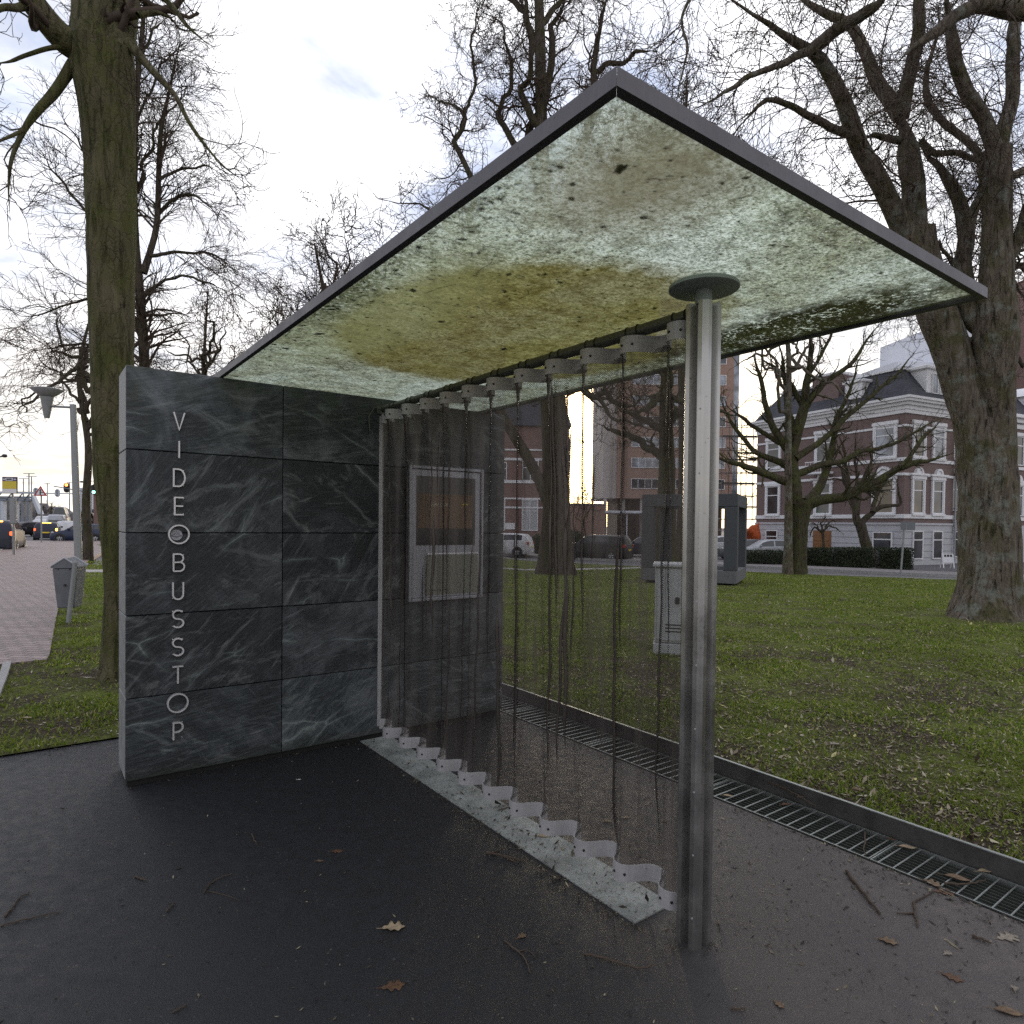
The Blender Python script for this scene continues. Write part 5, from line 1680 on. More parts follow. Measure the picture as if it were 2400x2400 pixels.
for d, w in ((1.32, 1.35), (5.95, 1.2), (10.5, 1.15)):
    win_l(d, z_(2.62), w, 2.2, pane='pane_brown' if d < 2 else 'pane_dark'); surround('L', d, z_(2.62), w, 2.2, arch=d < 8)
    win_l(d, z_(6.28), w, 2.1, pane='pane_pale' if d < 2 else 'pane_dark'); surround('L', d, z_(6.28), w, 2.1)
    if d != 5.95:
        win_l(d, z_(-.15), w, 1.55, style='sash').location.x = -.052
for x in (1.35, 3.42):
    win_r(x, z_(2.62), 1.05, 2.2, pane='pane_brown' if x < 2 else 'pane_dark'); surround('R', x, z_(2.62), 1.05, 2.2, arch=True)
    win_r(x, z_(6.28), 1.05, 2.1, pane='pane_brown' if x < 2 else 'pane_pale'); surround('R', x, z_(6.28), 1.05, 2.1)
    win_r(x, z_(-.35), 1.05, 1.85).location.y = -.052
d_ = MB(); d_.bbox((-.75, -.10, .0), (.75, -.054, z_(1.42)), .01)
for i in range(2):
    for j in range(3):
        d_.bbox((-.62 + i * .66, -.125, .18 + j * .62), (-.04 + i * .66, -.1005, .68 + j * .62), .02)
do = d_.build('door', M['door_wood'], man); do.location = (0, 5.95, 0); do.rotation_euler = (0, 0, R(-90))
b = MB(); b.bbox((-.9, -.9, z_(5.45)), (.9, -.135, z_(5.6)), .02)
for k in range(9):
    b.box((-.85 + k * .21, -.88, z_(5.603)), (-.83 + k * .21, -.86, z_(6.3)))
b.box((-.9, -.9, z_(6.303)), (.9, -.84, z_(6.36)))
bo = b.build('balcony', M['white_paint'], man); bo.location = (0, 5.95, 0); bo.rotation_euler = (0, 0, R(-90))
b = MB(); b.cyl((LR - .08, -.2, .1), (LR - .08, -.2, z_(9.2)), .06, n=8); b.build('drainpipe', M['roof_zinc'], man)

# ---- second row house, right of the corner mansion
row = facade_thing('row_house', 'white-trimmed brick row house with balconies, partly behind the double trunk', 'house', (K[0] + dR[0] * 5.25, K[1] + dR[1] * 5.25, GZ), dR)
LW = 24.0
b = MB(); b.box((0, .6, z_(1.95)), (3.0, 10, z_(9.3))); b.box((3.0, 0, z_(1.95)), (LW, 10, z_(9.3))); b.build('brick_wall', M['brick_mansion'], row)
b = MB(); b.box((0, .55, 0), (3.0, 10.05, z_(1.95) - .003)); b.box((3.003, -.05, 0), (LW, 10.05, z_(1.95) - .003)); b.build('basement_wall', M['plinth'], row)
for z0, z1, o_ in ((2.28, 2.55, .1), (5.02, 5.2, .07), (5.95, 6.18, .09), (8.9, 9.25, .1), (9.303, 9.6, .3), (9.603, 9.85, .55)):
    b = MB(); b.bbox((3.0 - o_, -o_, z_(z0)), (LW, -.002 if z0 < 9.3 else 10, z_(z1)), .02); b.build('string_course', M['white_paint'], row)
for z0, nm in ((5.45, 'balcony'), (2.0, 'balcony')):
    b = MB(); b.bbox((.05, -.35, z_(z0)), (2.95, .59, z_(z0) + .22), .02); b.bbox((.05, -.35, z_(z0) + .95), (2.95, -.15, z_(z0) + 1.1), .02)
    for k in range(9):
        b.lathe([(.05, 0), (.09, .2), (.045, .5), (.07, .728)], (.2 + k * .32, -.25, z_(z0) + .221), 8)
    b.bbox((.05, -.33, z_(z0) - .5), (.35, .0, z_(z0) - .003), .05); b.bbox((2.6, -.33, z_(z0) - .5), (2.9, .0, z_(z0) - .003), .05)
    b.build('balcony', M['white_paint'], row)
for x in (1.5,):
    window(row, x, z_(2.9), 1.5, 2.3, -.6, 'cross', 'pane_dark'); window(row, x, z_(6.4), 1.4, 2.1, -.6, 'cross', 'pane_dark'); window(row, x, z_(-.3), 1.2, 1.8, -.55, 'sash', 'pane_dark')
for x in (5.0, 7.6, 10.4, 13.0, 16):
    for z0, h, ar in ((2.62, 2.2, True), (6.28, 2.1, False)):
        window(row, x, z_(z0), 1.1, h, 0, 'sash', 'pane_dark')
        b = MB(); b.bbox((x - .72, -.135, z_(z0)), (x - .553, -.002, z_(z0) + h), .015); b.bbox((x + .553, -.135, z_(z0)), (x + .72, -.002, z_(z0) + h), .015); b.bbox((x - .8, -.17, z_(z0) + h + .002), (x + .8, -.002, z_(z0) + h + .25), .015)
        if ar: b.prism([(x + .45 * math.cos(math.pi * i / 12), z_(z0) + h + .26 + .5 * math.sin(math.pi * i / 12)) for i in range(13)], -.16, -.002)
        b.build('window_surround', M['white_paint'], row)
    window(row, x, z_(-.35), 1.05, 1.85, .052, 'sash', 'pane_dark')
b = MB(); b.add([(3.2, -.3, z_(9.853)), (LW, -.3, z_(9.853)), (LW, 10, z_(9.853)), (3.2, 10, z_(9.853)), (3.2, 1.6, z_(12.2)), (LW, 1.6, z_(12.2)), (LW, 9, z_(12.2)), (3.2, 9, z_(12.2))],
                [(0, 3, 2, 1), (4, 5, 6, 7), (0, 1, 5, 4), (1, 2, 6, 5), (2, 3, 7, 6), (3, 0, 4, 7)])
rr_ = b.build('roof', M['roof_slate'], row)
for x in (4.6, 9.2, 13):
    b = MB(); b.box((x, -.12, z_(9.86)), (x + 2.0, 2, z_(11.5))); b.prism([(x - .2, z_(11.503)), (x + 2.2, z_(11.503)), (x + 1, z_(12.3))], -.25, 2); b.build('dormer', M['white_paint'], rr_)

# ---- generic apartment block
def block(name, label, O, dirx, w, dpt, h, wall, wins, group=None, extra=None, z0=-.7):
    t = facade_thing(name, label, 'building' if 'tower' not in label else 'tower block', (O[0], O[1], z0), dirx, group)
    b = MB(); b.box((0, 0, 0), (w, dpt, h)); b.build('wall', M[wall], t)
    for (x, z, ww, hh, st, pn, ml) in wins:
        window(t, x, z, ww, hh, 0, st, pn, 'white_paint', ml)
    return t


def px_x(px, Y):
    return at(px, 1200, Y)[0]


# brick tower behind the curtain, seen left and right of the post
YT = 95.0; x0 = px_x(1413, YT); x1 = px_x(1729, YT); wT = x1 - x0; zT = 9.0
tw_ = facade_thing('tower_block', 'tall orange-brown brick tower block with white window bands behind the post', 'tower block', (x0, YT, -.7), (1, 0.0))
HT = 30.0
b = MB(); b.box((2.0, 0, 6.3), (wT - .9, 14, HT)); b.build('wall', M['brick_tower'], tw_)
b = MB(); b.box((0, .4, 6.3), (1.995, 13.5, HT + .5)); b.build('stair_shaft', M['tower_grey'], tw_)
b = MB(); b.box((wT - .895, .3, 6.3), (wT, 13, HT)); b.build('corner_strip', M['pane_pale'], tw_)
b = MB(); b.box((2.5, 2.5, 0), (wT - 1.5, 13, 6.297)); b.build('lobby_wall', M['dark_clad'], tw_)
for k in range(8):
    b = MB(); xx = .4 + k * (wT - .9) / 7; b.box((xx - .22, .5, 0), (xx + .22, .95, 6.297)); b.build('column', M['tower_grey'], tw_)
fh = 3.0
for k in range(8):
    zz0 = 7.6 + k * fh
    for xx, ww, ml in ((6.0, 4.0, 4), (11.6, 4.6, 4), (16.4, 2.2, 2)):
        window(tw_, xx, zz0 + .1, ww, 1.45, 0, 'strip', 'pane_pale' if k % 3 else 'pane_dark', 'white_paint', ml)
b = MB(); b.bbox((-1.2, -6, 4.0), (6.5, .3, 4.35), .05)
for xx in (-.9, 2.5, 6.0):
    b.cyl((xx, -5.6, 0), (xx, -5.6, 4.0), .09, n=8)
b.build('entrance_canopy', M['modern_white'], tw_)

# low brown building in the sunlit gap
Y = 82.0; xa = px_x(1335, Y); xb = px_x(1418, Y)
low_ = facade_thing('low_building', 'low brown flat-roofed building below the bright sunlit gap', 'building', (xa, Y, -.7), (1, 0))
b = MB(); b.box((0, 0, 0), (xb - xa, 8, 4.9)); b.build('wall', M['brick_tower'], low_)
b = MB(); b.box((-.1, -.1, 4.903), (xb - xa + .1, 8.1, 5.05)); b.build('roof', M['roof_zinc'], low_)

# brick house at the left of the gap, seen through the curtain
Y = 62.0; xa = px_x(1120, Y); xb = px_x(1332, Y); wH = xb - xa
hs = facade_thing('brick_house', 'dark red brick house with white bands and a bay window, behind the thick trunk', 'house', (xa, Y, -.7), (1, 0))
sc_ = Y / F
b = MB(); b.box((0, 0, 0), (wH, 9, 11.6)); b.build('wall', M['brick_red'], hs)
zpx = lambda py: 1.6 + (1231 - py) * sc_ + .7
for py0, py1 in ((1058, 1054), (1081, 1075), (1134, 1127), (1172, 1168), (1193, 1189)):
    b = MB(); b.bbox((-.05, -.08, zpx(py0)), (wH + .05, -.002, zpx(py1)), .02); b.build('string_course', M['white_paint'], hs)
for pxc, pw, pya, pyb, pn, st in ((1242, 38, 1245, 1172, 'curtain_w', 'cross'), (1172, 24, 1245, 1172, 'curtain_w', 'cross'), (1242, 38, 1128, 1080, 'pane_dark', 'cross'), (1175, 24, 1128, 1085, 'pane_dark', 'cross'), (1140, 18, 1245, 1180, 'pane_dark', 'sash')):
    window(hs, at(pxc, 1200, Y)[0] - xa, zpx(pya), pw * sc_, (pya - pyb) * sc_, 0, st, pn)
b = MB(); b.add([(-.2, -.3, 11.603), (wH + .2, -.3, 11.603), (wH + .2, 9, 11.603), (-.2, 9, 11.603), (.8, 2, 15), (wH - .6, 2, 15), (wH - .6, 8, 15), (.8, 8, 15)],
                [(0, 3, 2, 1), (4, 5, 6, 7), (0, 1, 5, 4), (1, 2, 6, 5), (2, 3, 7, 6), (3, 0, 4, 7)]); b.build('roof', M['roof_slate'], hs)
b = MB(); b.box((at(1202, 1200, Y)[0] - xa - .8, -.06, zpx(1242)), (at(1202, 1200, Y)[0] - xa + .2, -.003, zpx(1227))); b.build('wall_sign', M['white_paint'], hs)

# pale modern apartments and red brick tower behind the mansion
Y = 72.0; xa = px_x(2118, Y); wM = px_x(2420, Y) - xa
mo = facade_thing('apartment_building', 'pale blue-white modern apartment building rising behind the mansion roof', 'building', (xa, Y, -.7), (1, .12))
b = MB(); b.box((5.5, 0, 0), (wM, 12, 25.5)); b.box((0, 1.5, 0), (5.495, 12, 21)); b.build('wall', M['modern_white'], mo)
for k in range(5):
    zz0 = 13.0 + 2.9 * k
    for xx in (6.9, 9.6, 12.2):
        window(mo, xx, zz0, 1.7, 1.6, 0, 'strip', 'pane_pale', 'modern_white', 2)
    if k < 3:
        window(mo, 4.2, zz0, 1.7, 1.7, -1.5, 'strip', 'pane_pale', 'modern_white', 2); window(mo, 1.2, zz0, 1.7, 1.7, -1.5, 'strip', 'pane_pale', 'modern_white', 2)
    if k < 3:
        b = MB(); b.bbox((-1.5, -.6, zz0 - .5), (2.6, 1.49, zz0 - .28), .03); b.box((-1.5, -.6, zz0 - .277), (2.6, -.54, zz0 + .5)); b.build('balcony', M['modern_white'], mo)
Y = 78.0; xa = px_x(2272, Y)
rt = facade_thing('brick_tower', 'dark red brick apartment tower at the right edge behind the double trunk', 'tower block', (xa, Y - 8, -.7), (1, .1))
b = MB(); b.box((0, 0, 0), (18, 14, 29)); b.build('wall', M['brick_red'], rt)
for k in range(8):
    for xx in (2.0, 5.2, 8.4, 11.6):
        window(rt, xx, 6.8 + 2.8 * k, 1.5, 1.5, 0, 'strip', 'pane_pale', 'white_paint', 2)
b = MB(); b.box((4.0, -.4, 15.0), (18.2, -.003, 17.2)); b.build('white_band', M['modern_white'], rt)

# ---- scaffold with orange tarpaulin left of the mansion
Ys = 56.0; sx0 = px_x(1690, Ys); sx1 = px_x(1776, Ys)
sc = thing('scaffold', 'tube scaffold tower standing left of the mansion', 'scaffold', (sx0, Ys, -.73))
b = MB(); wS = sx1 - sx0; HS = 11.8
nb = 4
for i in range(nb):
    for y in (0, 1.3):
        x = wS * i / (nb - 1); b.cyl((x, y, 0), (x, y, HS), .035, n=5)
b.build('standards', M['scaf'], sc)
b = MB()
for k in range(1, 12):
    zz0 = k * 1.0
    for y in (0, 1.3): b.cyl((-.15, y, zz0), (wS + .15, y, zz0), .028, n=5)
    for i in range(nb): b.cyl((wS * i / (nb - 1), -.1, zz0 + .05), (wS * i / (nb - 1), 1.4, zz0 + .05), .028, n=5)
b.build('ledgers', M['scaf'], sc)
b = MB()
for k in range(5):
    b.cyl((wS * (k % 3) / 3, -.06, 2 * k), (wS * ((k % 3) + 1) / 3, -.06, 2 * k + 2), .026, n=5)
b.build('braces', M['scaf'], sc)
for k in range(1, 6):
    b = MB(); b.box((0, .1, 2 * k + .1), (wS, 1.2, 2 * k + .15)); b.build('deck', M['plank'], sc)
tp = at(1745, 1260, 52.0); tb = MB()
n = 10
vs, fs = [], []
for i in range(n):
    for j in range(n):
        a, c = i / (n - 1), j / (n - 1)
        vs.append((a * 1.5 * (1 - .1 * c) + c * .1, .35 * math.sin(3 * a + 5 * c) - .6 * c, 2.0 * c * (.45 + .55 * a) + .2 * math.sin(5 * a)))
for i in range(n - 1):
    for j in range(n - 1):
        fs.append((i * n + j, (i + 1) * n + j, (i + 1) * n + j + 1, i * n + j + 1))
tb.add(vs, fs)
to = tb.build('tarpaulin', M['orange'], None, smooth=True); to.location = (tp[0] - .4, 52.0, .2)
md = to.modifiers.new('solid', 'SOLIDIFY'); md.thickness = .03
tag(to, 'torn orange tarpaulin hanging at the foot of the scaffold', 'tarpaulin')

# ---- far left: footbridge, hazy buildings, brick wall slice
M['haze_grey'] = simple('distant_cladding', (.46, .48, .54), .7, 0, .08, .3)
M['bridge_steel'] = simple('bridge_steel', (.20, .22, .26), .6, .2, .2, .5)
M['bridge_pale'] = simple('bridge_pale', (.50, .54, .60), .6, 0, .1, .5)
Y = 130.0; xa, xb = px_x(187, Y), px_x(214, Y)
gb = facade_thing('office_building', 'pale grey office building in the distance right of the lamp post', 'building', (xa, Y, -.1), (1, 0))
b = MB(); b.box((0, 0, 0), (xb - xa, 10, 8.0)); b.build('wall', M['haze_grey'], gb)
for k in range(2):
    window(gb, (xb - xa) / 2, 1.5 + k * 3, 1.6, 1.6, 0, 'strip', 'pane_pale', 'modern_white', 2)
Y = 62.0; xa, xb = px_x(219, Y), px_x(330, Y)
bb = facade_thing('corner_building', 'tall purplish brick building just left of the mossy trunk', 'building', (xa, Y, -.1), (1, .3))
b = MB(); b.box((0, 0, 0), (xb - xa, 8, 9.6)); b.build('wall', M['brick_red'], bb)
for k in range(3):
    for xx in (.8, 2.4): window(bb, xx, 1.2 + k * 2.7, .6, 1.3, 0, 'plain', 'pane_dark')
# low hazy wall / treeline at road level
M['treeline'] = simple('distant_treeline', (.15, .14, .14), .95, 0, .3, .1)
b = MB(); xs_ = np.linspace(px_x(-60, 170), px_x(230, 170), 40)
prof = [(x, .0) for x in (xs_[0], xs_[-1])]
pol = [(xs_[0], -.2)] + [(x, 3.0 + 2.2 * vnoise(x * .3, 4.0) + (2.5 if x < px_x(75, 170) else 0)) for x in xs_] + [(xs_[-1], -.2)]
b.prism(pol, 168, 176)
tag(b.build('treeline', M['treeline']), 'far grey mass of trees and walls along the end of the road', 'treeline', kind='stuff')
br_ = thing('footbridge', 'blue-grey steel bridge crossing the road behind the bus stop sign', 'bridge', (px_x(-20, 88), 88, 0))
bx = lambda px: px_x(px, 88) - br_.location.x
bz = lambda py: 1.6 + (1217 - py) * 88 / F
b = MB()
for py in (1155, 1166, 1172): b.box((bx(-40), -.4, bz(py) - .12), (bx(78), .4, bz(py) + .12))
b.build('deck', M['bridge_steel'], br_)
b = MB()
for px in (-30, -5, 20, 45, 62): b.cyl((bx(px), -.45, bz(1172)), (bx(px + 16), -.45, bz(1155)), .08, n=5)
b.build('truss', M['bridge_steel'], br_)
for px, w_, mt in ((36, .32, 'bridge_pale'), (8, .2, 'bridge_pale'), (56, .16, 'bridge_steel'), (69, .14, 'bridge_steel')):
    b = MB(); b.box((bx(px) - w_, -.3, -.1), (bx(px) + w_, .3, bz(1172) - .13)); b.build('pier', M[mt], br_)
b = MB(); b.prism([(bx(76), bz(1163)), (bx(80), bz(1160)), (bx(100), bz(1205)), (bx(92), bz(1205))], -.3, .3); b.build('ramp_strut', M['bridge_pale'], br_)
# ------------------------------------------------------------------ street objects
M['pole'] = mat_steel('grey_pole', (.30, .31, .32), .5, .5, .4)
M['bin'] = simple('grey_bin', (.135, .143, .16), .55, .15, .18, 9, .15, 50)
M['bin_light'] = simple('bin_edge', (.34, .35, .38), .5, .3, .15, 9)
M['black'] = simple('black_plastic', (.018, .018, .02), .45)
M['tyre'] = simple('tyre_rubber', (.014, .014, .015), .8)
M['rim'] = simple('wheel_rim', (.45, .46, .48), .35, .8)
M['carglass'] = mat_pane('car_glass', (.030, .033, .04), .08)
M['tail'] = emis('tail_lamp', (1.0, .16, .05), 1.1)
M['tail_off'] = simple('tail_lamp_off', (.35, .03, .02), .3)
M['indic'] = emis('turn_lamp', (1.0, .45, .08), 5.0)
M['head'] = emis('head_lamp', (1.0, .95, .8), 6.0)
M['plate'] = simple('yellow_plate', (.75, .55, .04), .5)
M['red_sign'] = simple('red_sign_border', (.42, .03, .03), .5)
M['white_sign'] = simple('white_sign_face', (.70, .70, .72), .5, 0, .05)
M['yellow_sign'] = simple('yellow_sign_face', (.62, .50, .05), .5, 0, .06)
M['purple_sign'] = simple('purple_sign_band', (.085, .06, .17), .5)
M['granite'] = simple('dark_granite', (.045, .050, .058), .6, 0, .22, 14, .2, 90)
M['granite_light'] = simple('bush_hammered_granite', (.12, .12, .125), .8, 0, .2, 14, .3, 90)
M['cab'] = simple('grey_cabinet', (.36, .37, .37), .6, 0, .14, 5, .12, 40)
M['hedge'] = mat_litter('hedge_leaf', [(0, (.010, .018, .006)), (.5, (.022, .036, .012)), (1.0, (.045, .060, .022))])


def paint(name, col, metal=.1):
    mt, nt, b = new_mat(name)
    n = node(nt, 'TexNoise', Vector=objc(nt), Scale=2.5, Detail=6.0).outputs[0]
    c = ramp(nt, n, [(.3, tuple(x * .75 for x in col)), (.7, col)])
    nt.links.new(c, b.inputs['Base Color']); setp(b, Roughness=.42, Metallic=metal); b.inputs['Coat Weight'].default_value = .08
    return mt


def car(label, catg, loc, heading, paintm, kind='hatch', L=4.1, H=1.48, Wd=1.74, brake=False, headl=False, indic=None, name='parked_car', group=None, plate=True, z=None):
    """heading: direction (radians) the nose points to. Local +x = nose"""
    t = thing(name, label, catg, loc, heading, group)
    prof = {
        'hatch': ([0, .012, .05, .14, .25, .30, .40, .50, .72, .82, .90, .955, .985, 1.0], [.40, .52, .585, .63, .66, .675, .68, .685, .70, .70, .70, .69, .60, .42], [0, 0, 0, 0, 0, .20, .80, .99, 1.0, .96, .88, .45, 0, 0]),
        'suv': ([0, .012, .05, .14, .24, .29, .37, .46, .76, .86, .93, .965, .99, 1.0], [.42, .54, .60, .64, .66, .675, .68, .685, .70, .70, .70, .68, .55, .40], [0, 0, 0, 0, 0, .22, .84, 1.0, .99, .96, .90, .40, 0, 0]),
        'van': ([0, .012, .05, .12, .18, .22, .27, .34, .6, .80, .955, .985, .995, 1.0], [.36, .44, .49, .53, .55, .56, .56, .56, .56, .56, .56, .56, .50, .40], [0, 0, 0, 0, 0, .25, .75, 1, 1, 1, .99, .9, 0, 0]),
    }[kind]
    xs, bel, rf = prof
    wid = np.interp(xs, [0, .03, .12, .3, .85, .96, 1.0], [.66, .84, .96, 1, 1, .93, .80]) * Wd / 2
    zb0 = .19

    def sec(i):
        w = wid[i]; b_ = bel[i] * H; r_ = b_ + rf[i] * (H - b_); tum = .30 * (r_ - b_)
        return [(w * .88, zb0), (w * .985, zb0 + .12), (w, .36 * H), (w * .985, b_ - .03), (w * .955, b_), (w * .955 - tum * .5, (b_ + r_) / 2 + .0), (w * .955 - tum, max(r_ - .06 * rf[i], b_)), (w * .80 - tum * .9, r_ + .012 * rf[i]), (0, r_ + .028)]
    V, F_ = [], []
    n = len(xs); k = 9
    for i in range(n):
        s = sec(i); x = L / 2 - xs[i] * L
        ring = [(x, -y, z_) for y, z_ in s] + [(x, y, z_) for y, z_ in s[-2::-1]]
        V += ring
    kk = 17
    for i in range(n - 1):
        for j in range(kk - 1):
            F_.append((i * kk + j, i * kk + j + 1, (i + 1) * kk + j + 1, (i + 1) * kk + j))
        F_.append((i * kk + kk - 1, i * kk, (i + 1) * kk, (i + 1) * kk + kk - 1))
    F_.append(tuple(range(kk))); F_.append(tuple(range((n - 1) * kk, n * kk))[::-1])
    b = MB(); b.add(V, F_)
    body = b.build('body', paintm, t, smooth=True)

    def surf(xf, tt, side, out_=.006):
        """side-glass point at fraction xf of length, tt between belt 0 and roof 1"""
        b_ = np.interp(xf, xs, bel) * H; r = np.interp(xf, xs, rf); r_ = b_ + r * (H - b_)
        w = np.interp(xf, xs, wid) * .955
        z_ = b_ + tt * (r_ - b_)
        return (L / 2 - xf * L, side * (w - .30 * (r_ - b_) * tt + out_ + .004), z_)
    spans = {'hatch': [(.325, .545), (.565, .76), (.775, .87)], 'suv': [(.315, .53), (.55, .75), (.765, .90)], 'van': [(.235, .34), (.36, .60)]}[kind]
    for side in (-1, 1):
        for a, c in spans:
            g = MB(); nn = 5; top_, bot_ = [], []
            for q in range(nn):
                xf = a + (c - a) * q / (nn - 1); bot_.append(surf(xf, .08, side)); top_.append(surf(xf, .86, side))
            vs = bot_ + top_ + [(p[0], p[1] - side * .02, p[2]) for p in bot_ + top_]
            fs = [(q, q + 1, nn + q + 1, nn + q) for q in range(nn - 1)] + [(2 * nn + q, 3 * nn + q, 3 * nn + q + 1, 2 * nn + q + 1) for q in range(nn - 1)]
            fs += [(0, 2 * nn, 2 * nn + 1, 1)] * 0
            g.add(vs, fs); g.build('side_window', M['carglass'], t)

    def screen(xa, ta, xb, tb, nm, inset=.10):
        ptsA = surf(xa, ta, 1); ptsB = surf(xb, tb, 1)
        d = Vector((ptsB[0] - ptsA[0], 0, ptsB[2] - ptsA[2])).normalized(); nrm = Vector((-d.z, 0, d.x))
        if nrm.z < 0: nrm = -nrm
        o_ = nrm * .035
        ya, yb = ptsA[1] - inset, ptsB[1] - inset
        vs = [(ptsA[0] + o_.x, -ya, ptsA[2] + o_.z), (ptsA[0] + o_.x, ya, ptsA[2] + o_.z), (ptsB[0] + o_.x, yb, ptsB[2] + o_.z), (ptsB[0] + o_.x, -yb, ptsB[2] + o_.z)]
        vs += [(v_[0] - nrm.x * .02, v_[1], v_[2] - nrm.z * .02) for v_ in vs]
        g = MB(); g.add(vs, [(0, 1, 2, 3), (7, 6, 5, 4), (0, 4, 5, 1), (1, 5, 6, 2), (2, 6, 7, 3), (3, 7, 4, 0)])
        return g.build(nm, M['carglass'], t)
    ws = {'hatch': (.285, .3, .45, .93), 'suv': (.275, .3, .42, .93), 'van': (.205, .3, .31, .95)}[kind]
    screen(ws[0], ws[1], ws[2], ws[3], 'windscreen')
    rs = {'hatch': (.955, .22, .895, .92), 'suv': (.967, .2, .925, .90), 'van': (.9865, .35, .975, .92)}[kind]
    screen(rs[0], rs[1], rs[2], rs[3], 'rear_window', .12)
    wr = .315 if kind == 'hatch' else .35
    wx = (L / 2 - .185 * L, L / 2 - .80 * L)
    for x in wx:
        for side in (-1, 1):
            w = MB(); y = side * (Wd / 2 - .11)
            prf = [(wr * .62, -.10), (wr * .92, -.105), (wr, -.07), (wr, .07), (wr * .92, .105), (wr * .62, .10)]
            Mx = Matrix.Translation((x, y, wr)) @ Matrix.Rotation(R(90), 4, 'X')
            w.lathe(prf, (0, 0, 0), 22, 0, Mx)
            wo = w.build('wheel', M['tyre'], t, smooth=True)
            rm = MB(); ys = side * .112
            rm.cyl((x, y + ys - side * .03, wr), (x, y + ys - side * .012, wr), wr * .62, wr * .60, 20)
            for q in range(5):
                a = q * 2 * math.pi / 5 + .3
                p0 = Vector((x + .04 * math.cos(a), y + ys - side * .004, wr + .04 * math.sin(a))); p1 = Vector((x + wr * .58 * math.cos(a), y + ys - side * .002, wr + wr * .58 * math.sin(a)))
                rm.cyl(p0, p1, .034, .022, 6)
            rm.build('rim', M['rim'], wo)
            ar = MB(); ar.cyl((x, y + side * .112, wr + .03), (x, side * (Wd / 2 + .003), wr + .03), wr * 1.17, wr * 1.17, 22); ar.build('wheel_arch', M['black'], t)
            # keep the tyre proud of the arch disc
            wo.location = (0, side * .022, 0)
    for side in (-1, 1):
        l = MB(); zz0 = (.50 if kind != 'van' else .40) * H
        x = L / 2 - .055 * L; y = side * np.interp(.05, xs, wid) * .80
        l.bbox((x - .14, min(y - .16, y + .16), zz0), (x + .10, max(y - .16, y + .16), zz0 + .13), .03)
        l.build('headlight', M['head'] if headl else M['rim'], t)
        l = MB(); x = -L / 2; wq = np.interp(.965, xs, wid)
        zz0 = .52 * H
        l.bbox((x + .02, side * wq - .13, zz0), (x + .30, side * wq + .015 if side > 0 else side * wq + .13, zz0 + .22), .03) if side > 0 else l.bbox((x + .02, side * wq - .015, zz0), (x + .30, side * wq + .13, zz0 + .22), .03)
        lm_ = M['indic'] if (indic == side or indic == 2) else (M['tail'] if brake else M['tail_off'])
        l.build('taillight', lm_, t)
    if brake:
        l = MB(); l.bbox((-L / 2 + .085 * L, -.35, H - .085), (-L / 2 + .10 * L + .05, .35, H - .03), .01); l.build('brake_light', M['indic'], t)
    if plate:
        l = MB(); l.bbox((-L / 2 - .012, -.26, .40 * H), (-L / 2 + .03, .26, .40 * H + .11), .004); l.build('licence_plate', M['plate'], t)
    l = MB(); l.bbox((-L / 2 + .0, -.62 * Wd / 2, .21), (-L / 2 + .2, .62 * Wd / 2, .30), .02); l.build('bumper', M['black'], t)
    for side in (-1, 1):
        mr = MB(); p = surf(.335, .1, side); mr.bbox((p[0] - .06, min(p[1], p[1] + side * .18), p[2]), (p[0] + .06, max(p[1], p[1] + side * .18), p[2] + .13), .03); mr.build('mirror', paintm, t)
    return t


P_blue = paint('blue_paint', (.018, .030, .075)); P_black = paint('black_paint', (.012, .013, .016)); P_white = paint('white_paint_car', (.62, .62, .64), .1)
P_silver = paint('silver_paint', (.42, .43, .46), .6); P_grey = paint('grey_paint', (.13, .135, .14), .4); P_navy = paint('navy_paint', (.012, .014, .035)); P_van = paint('van_paint', (.55, .57, .62), .1)


def spot(px, py):
    p = gnd(px, py, -.13); return (p[0], p[1], p[2])


def xat(px, Y, z=None):
    x = px_x(px, Y); return (x, Y, (gz(x, Y) - .13) if z is None else z)


# left street
car('dark car cut off by the left edge, brake lamps lit, beside the bus stop sign', 'car', xat(2, 35.5), R(119), P_navy, 'hatch', 4.2, 1.66, 1.76, brake=True, indic=None, name='car')
car('small dark blue hatchback turning right, seen side-on behind the lamp post', 'car', xat(190, 50.0), R(200), P_blue, 'hatch', 3.75, 1.40, 1.66, indic=2, name='car')
car('dark navy hatchback with yellow plate waiting behind the warning triangle post', 'car', xat(112, 55.5), R(121), P_navy, 'hatch', 4.0, 1.5, 1.74, brake=True, indic=-1, name='car')
car('white van queueing behind the navy hatchback', 'van', xat(134, 66), R(121), P_van, 'van', 5.0, 2.2, 1.95, name='van')
car('white car queueing just right of the white van', 'car', xat(157, 63), R(121), P_white, 'hatch', 4.1, 1.6, 1.74, name='car')
car('black van with dark rear window queueing right of the lamp post', 'van', xat(203, 68), R(121), P_black, 'van', 5.0, 2.45, 2.0, name='van')
car('dark estate car approaching with headlamps on, left of the warning triangle', 'car', xat(57, 66), R(246), P_black, 'hatch', 4.3, 1.45, 1.75, headl=True, name='car', plate=False)
car('white car approaching with headlamps on, behind the warning triangle post', 'car', xat(96, 78), R(-62), P_white, 'hatch', 4.2, 1.75, 1.76, headl=True, name='car', plate=False)
car('second white car farther up the road behind the warning triangle', 'car', xat(99, 92), R(-62), P_white, 'hatch', 4.2, 2.2, 1.8, name='car', plate=False)
car('dark truck with amber lamps far up the road, right of the lamp post', 'truck', xat(196, 100), R(121), P_black, 'van', 7, 3.0, 2.4, indic=2, name='truck')
car('blue van far up the road beside the mossy trunk', 'van', xat(227, 86), R(121), P_blue, 'van', 6, 3.1, 2.2, name='van')
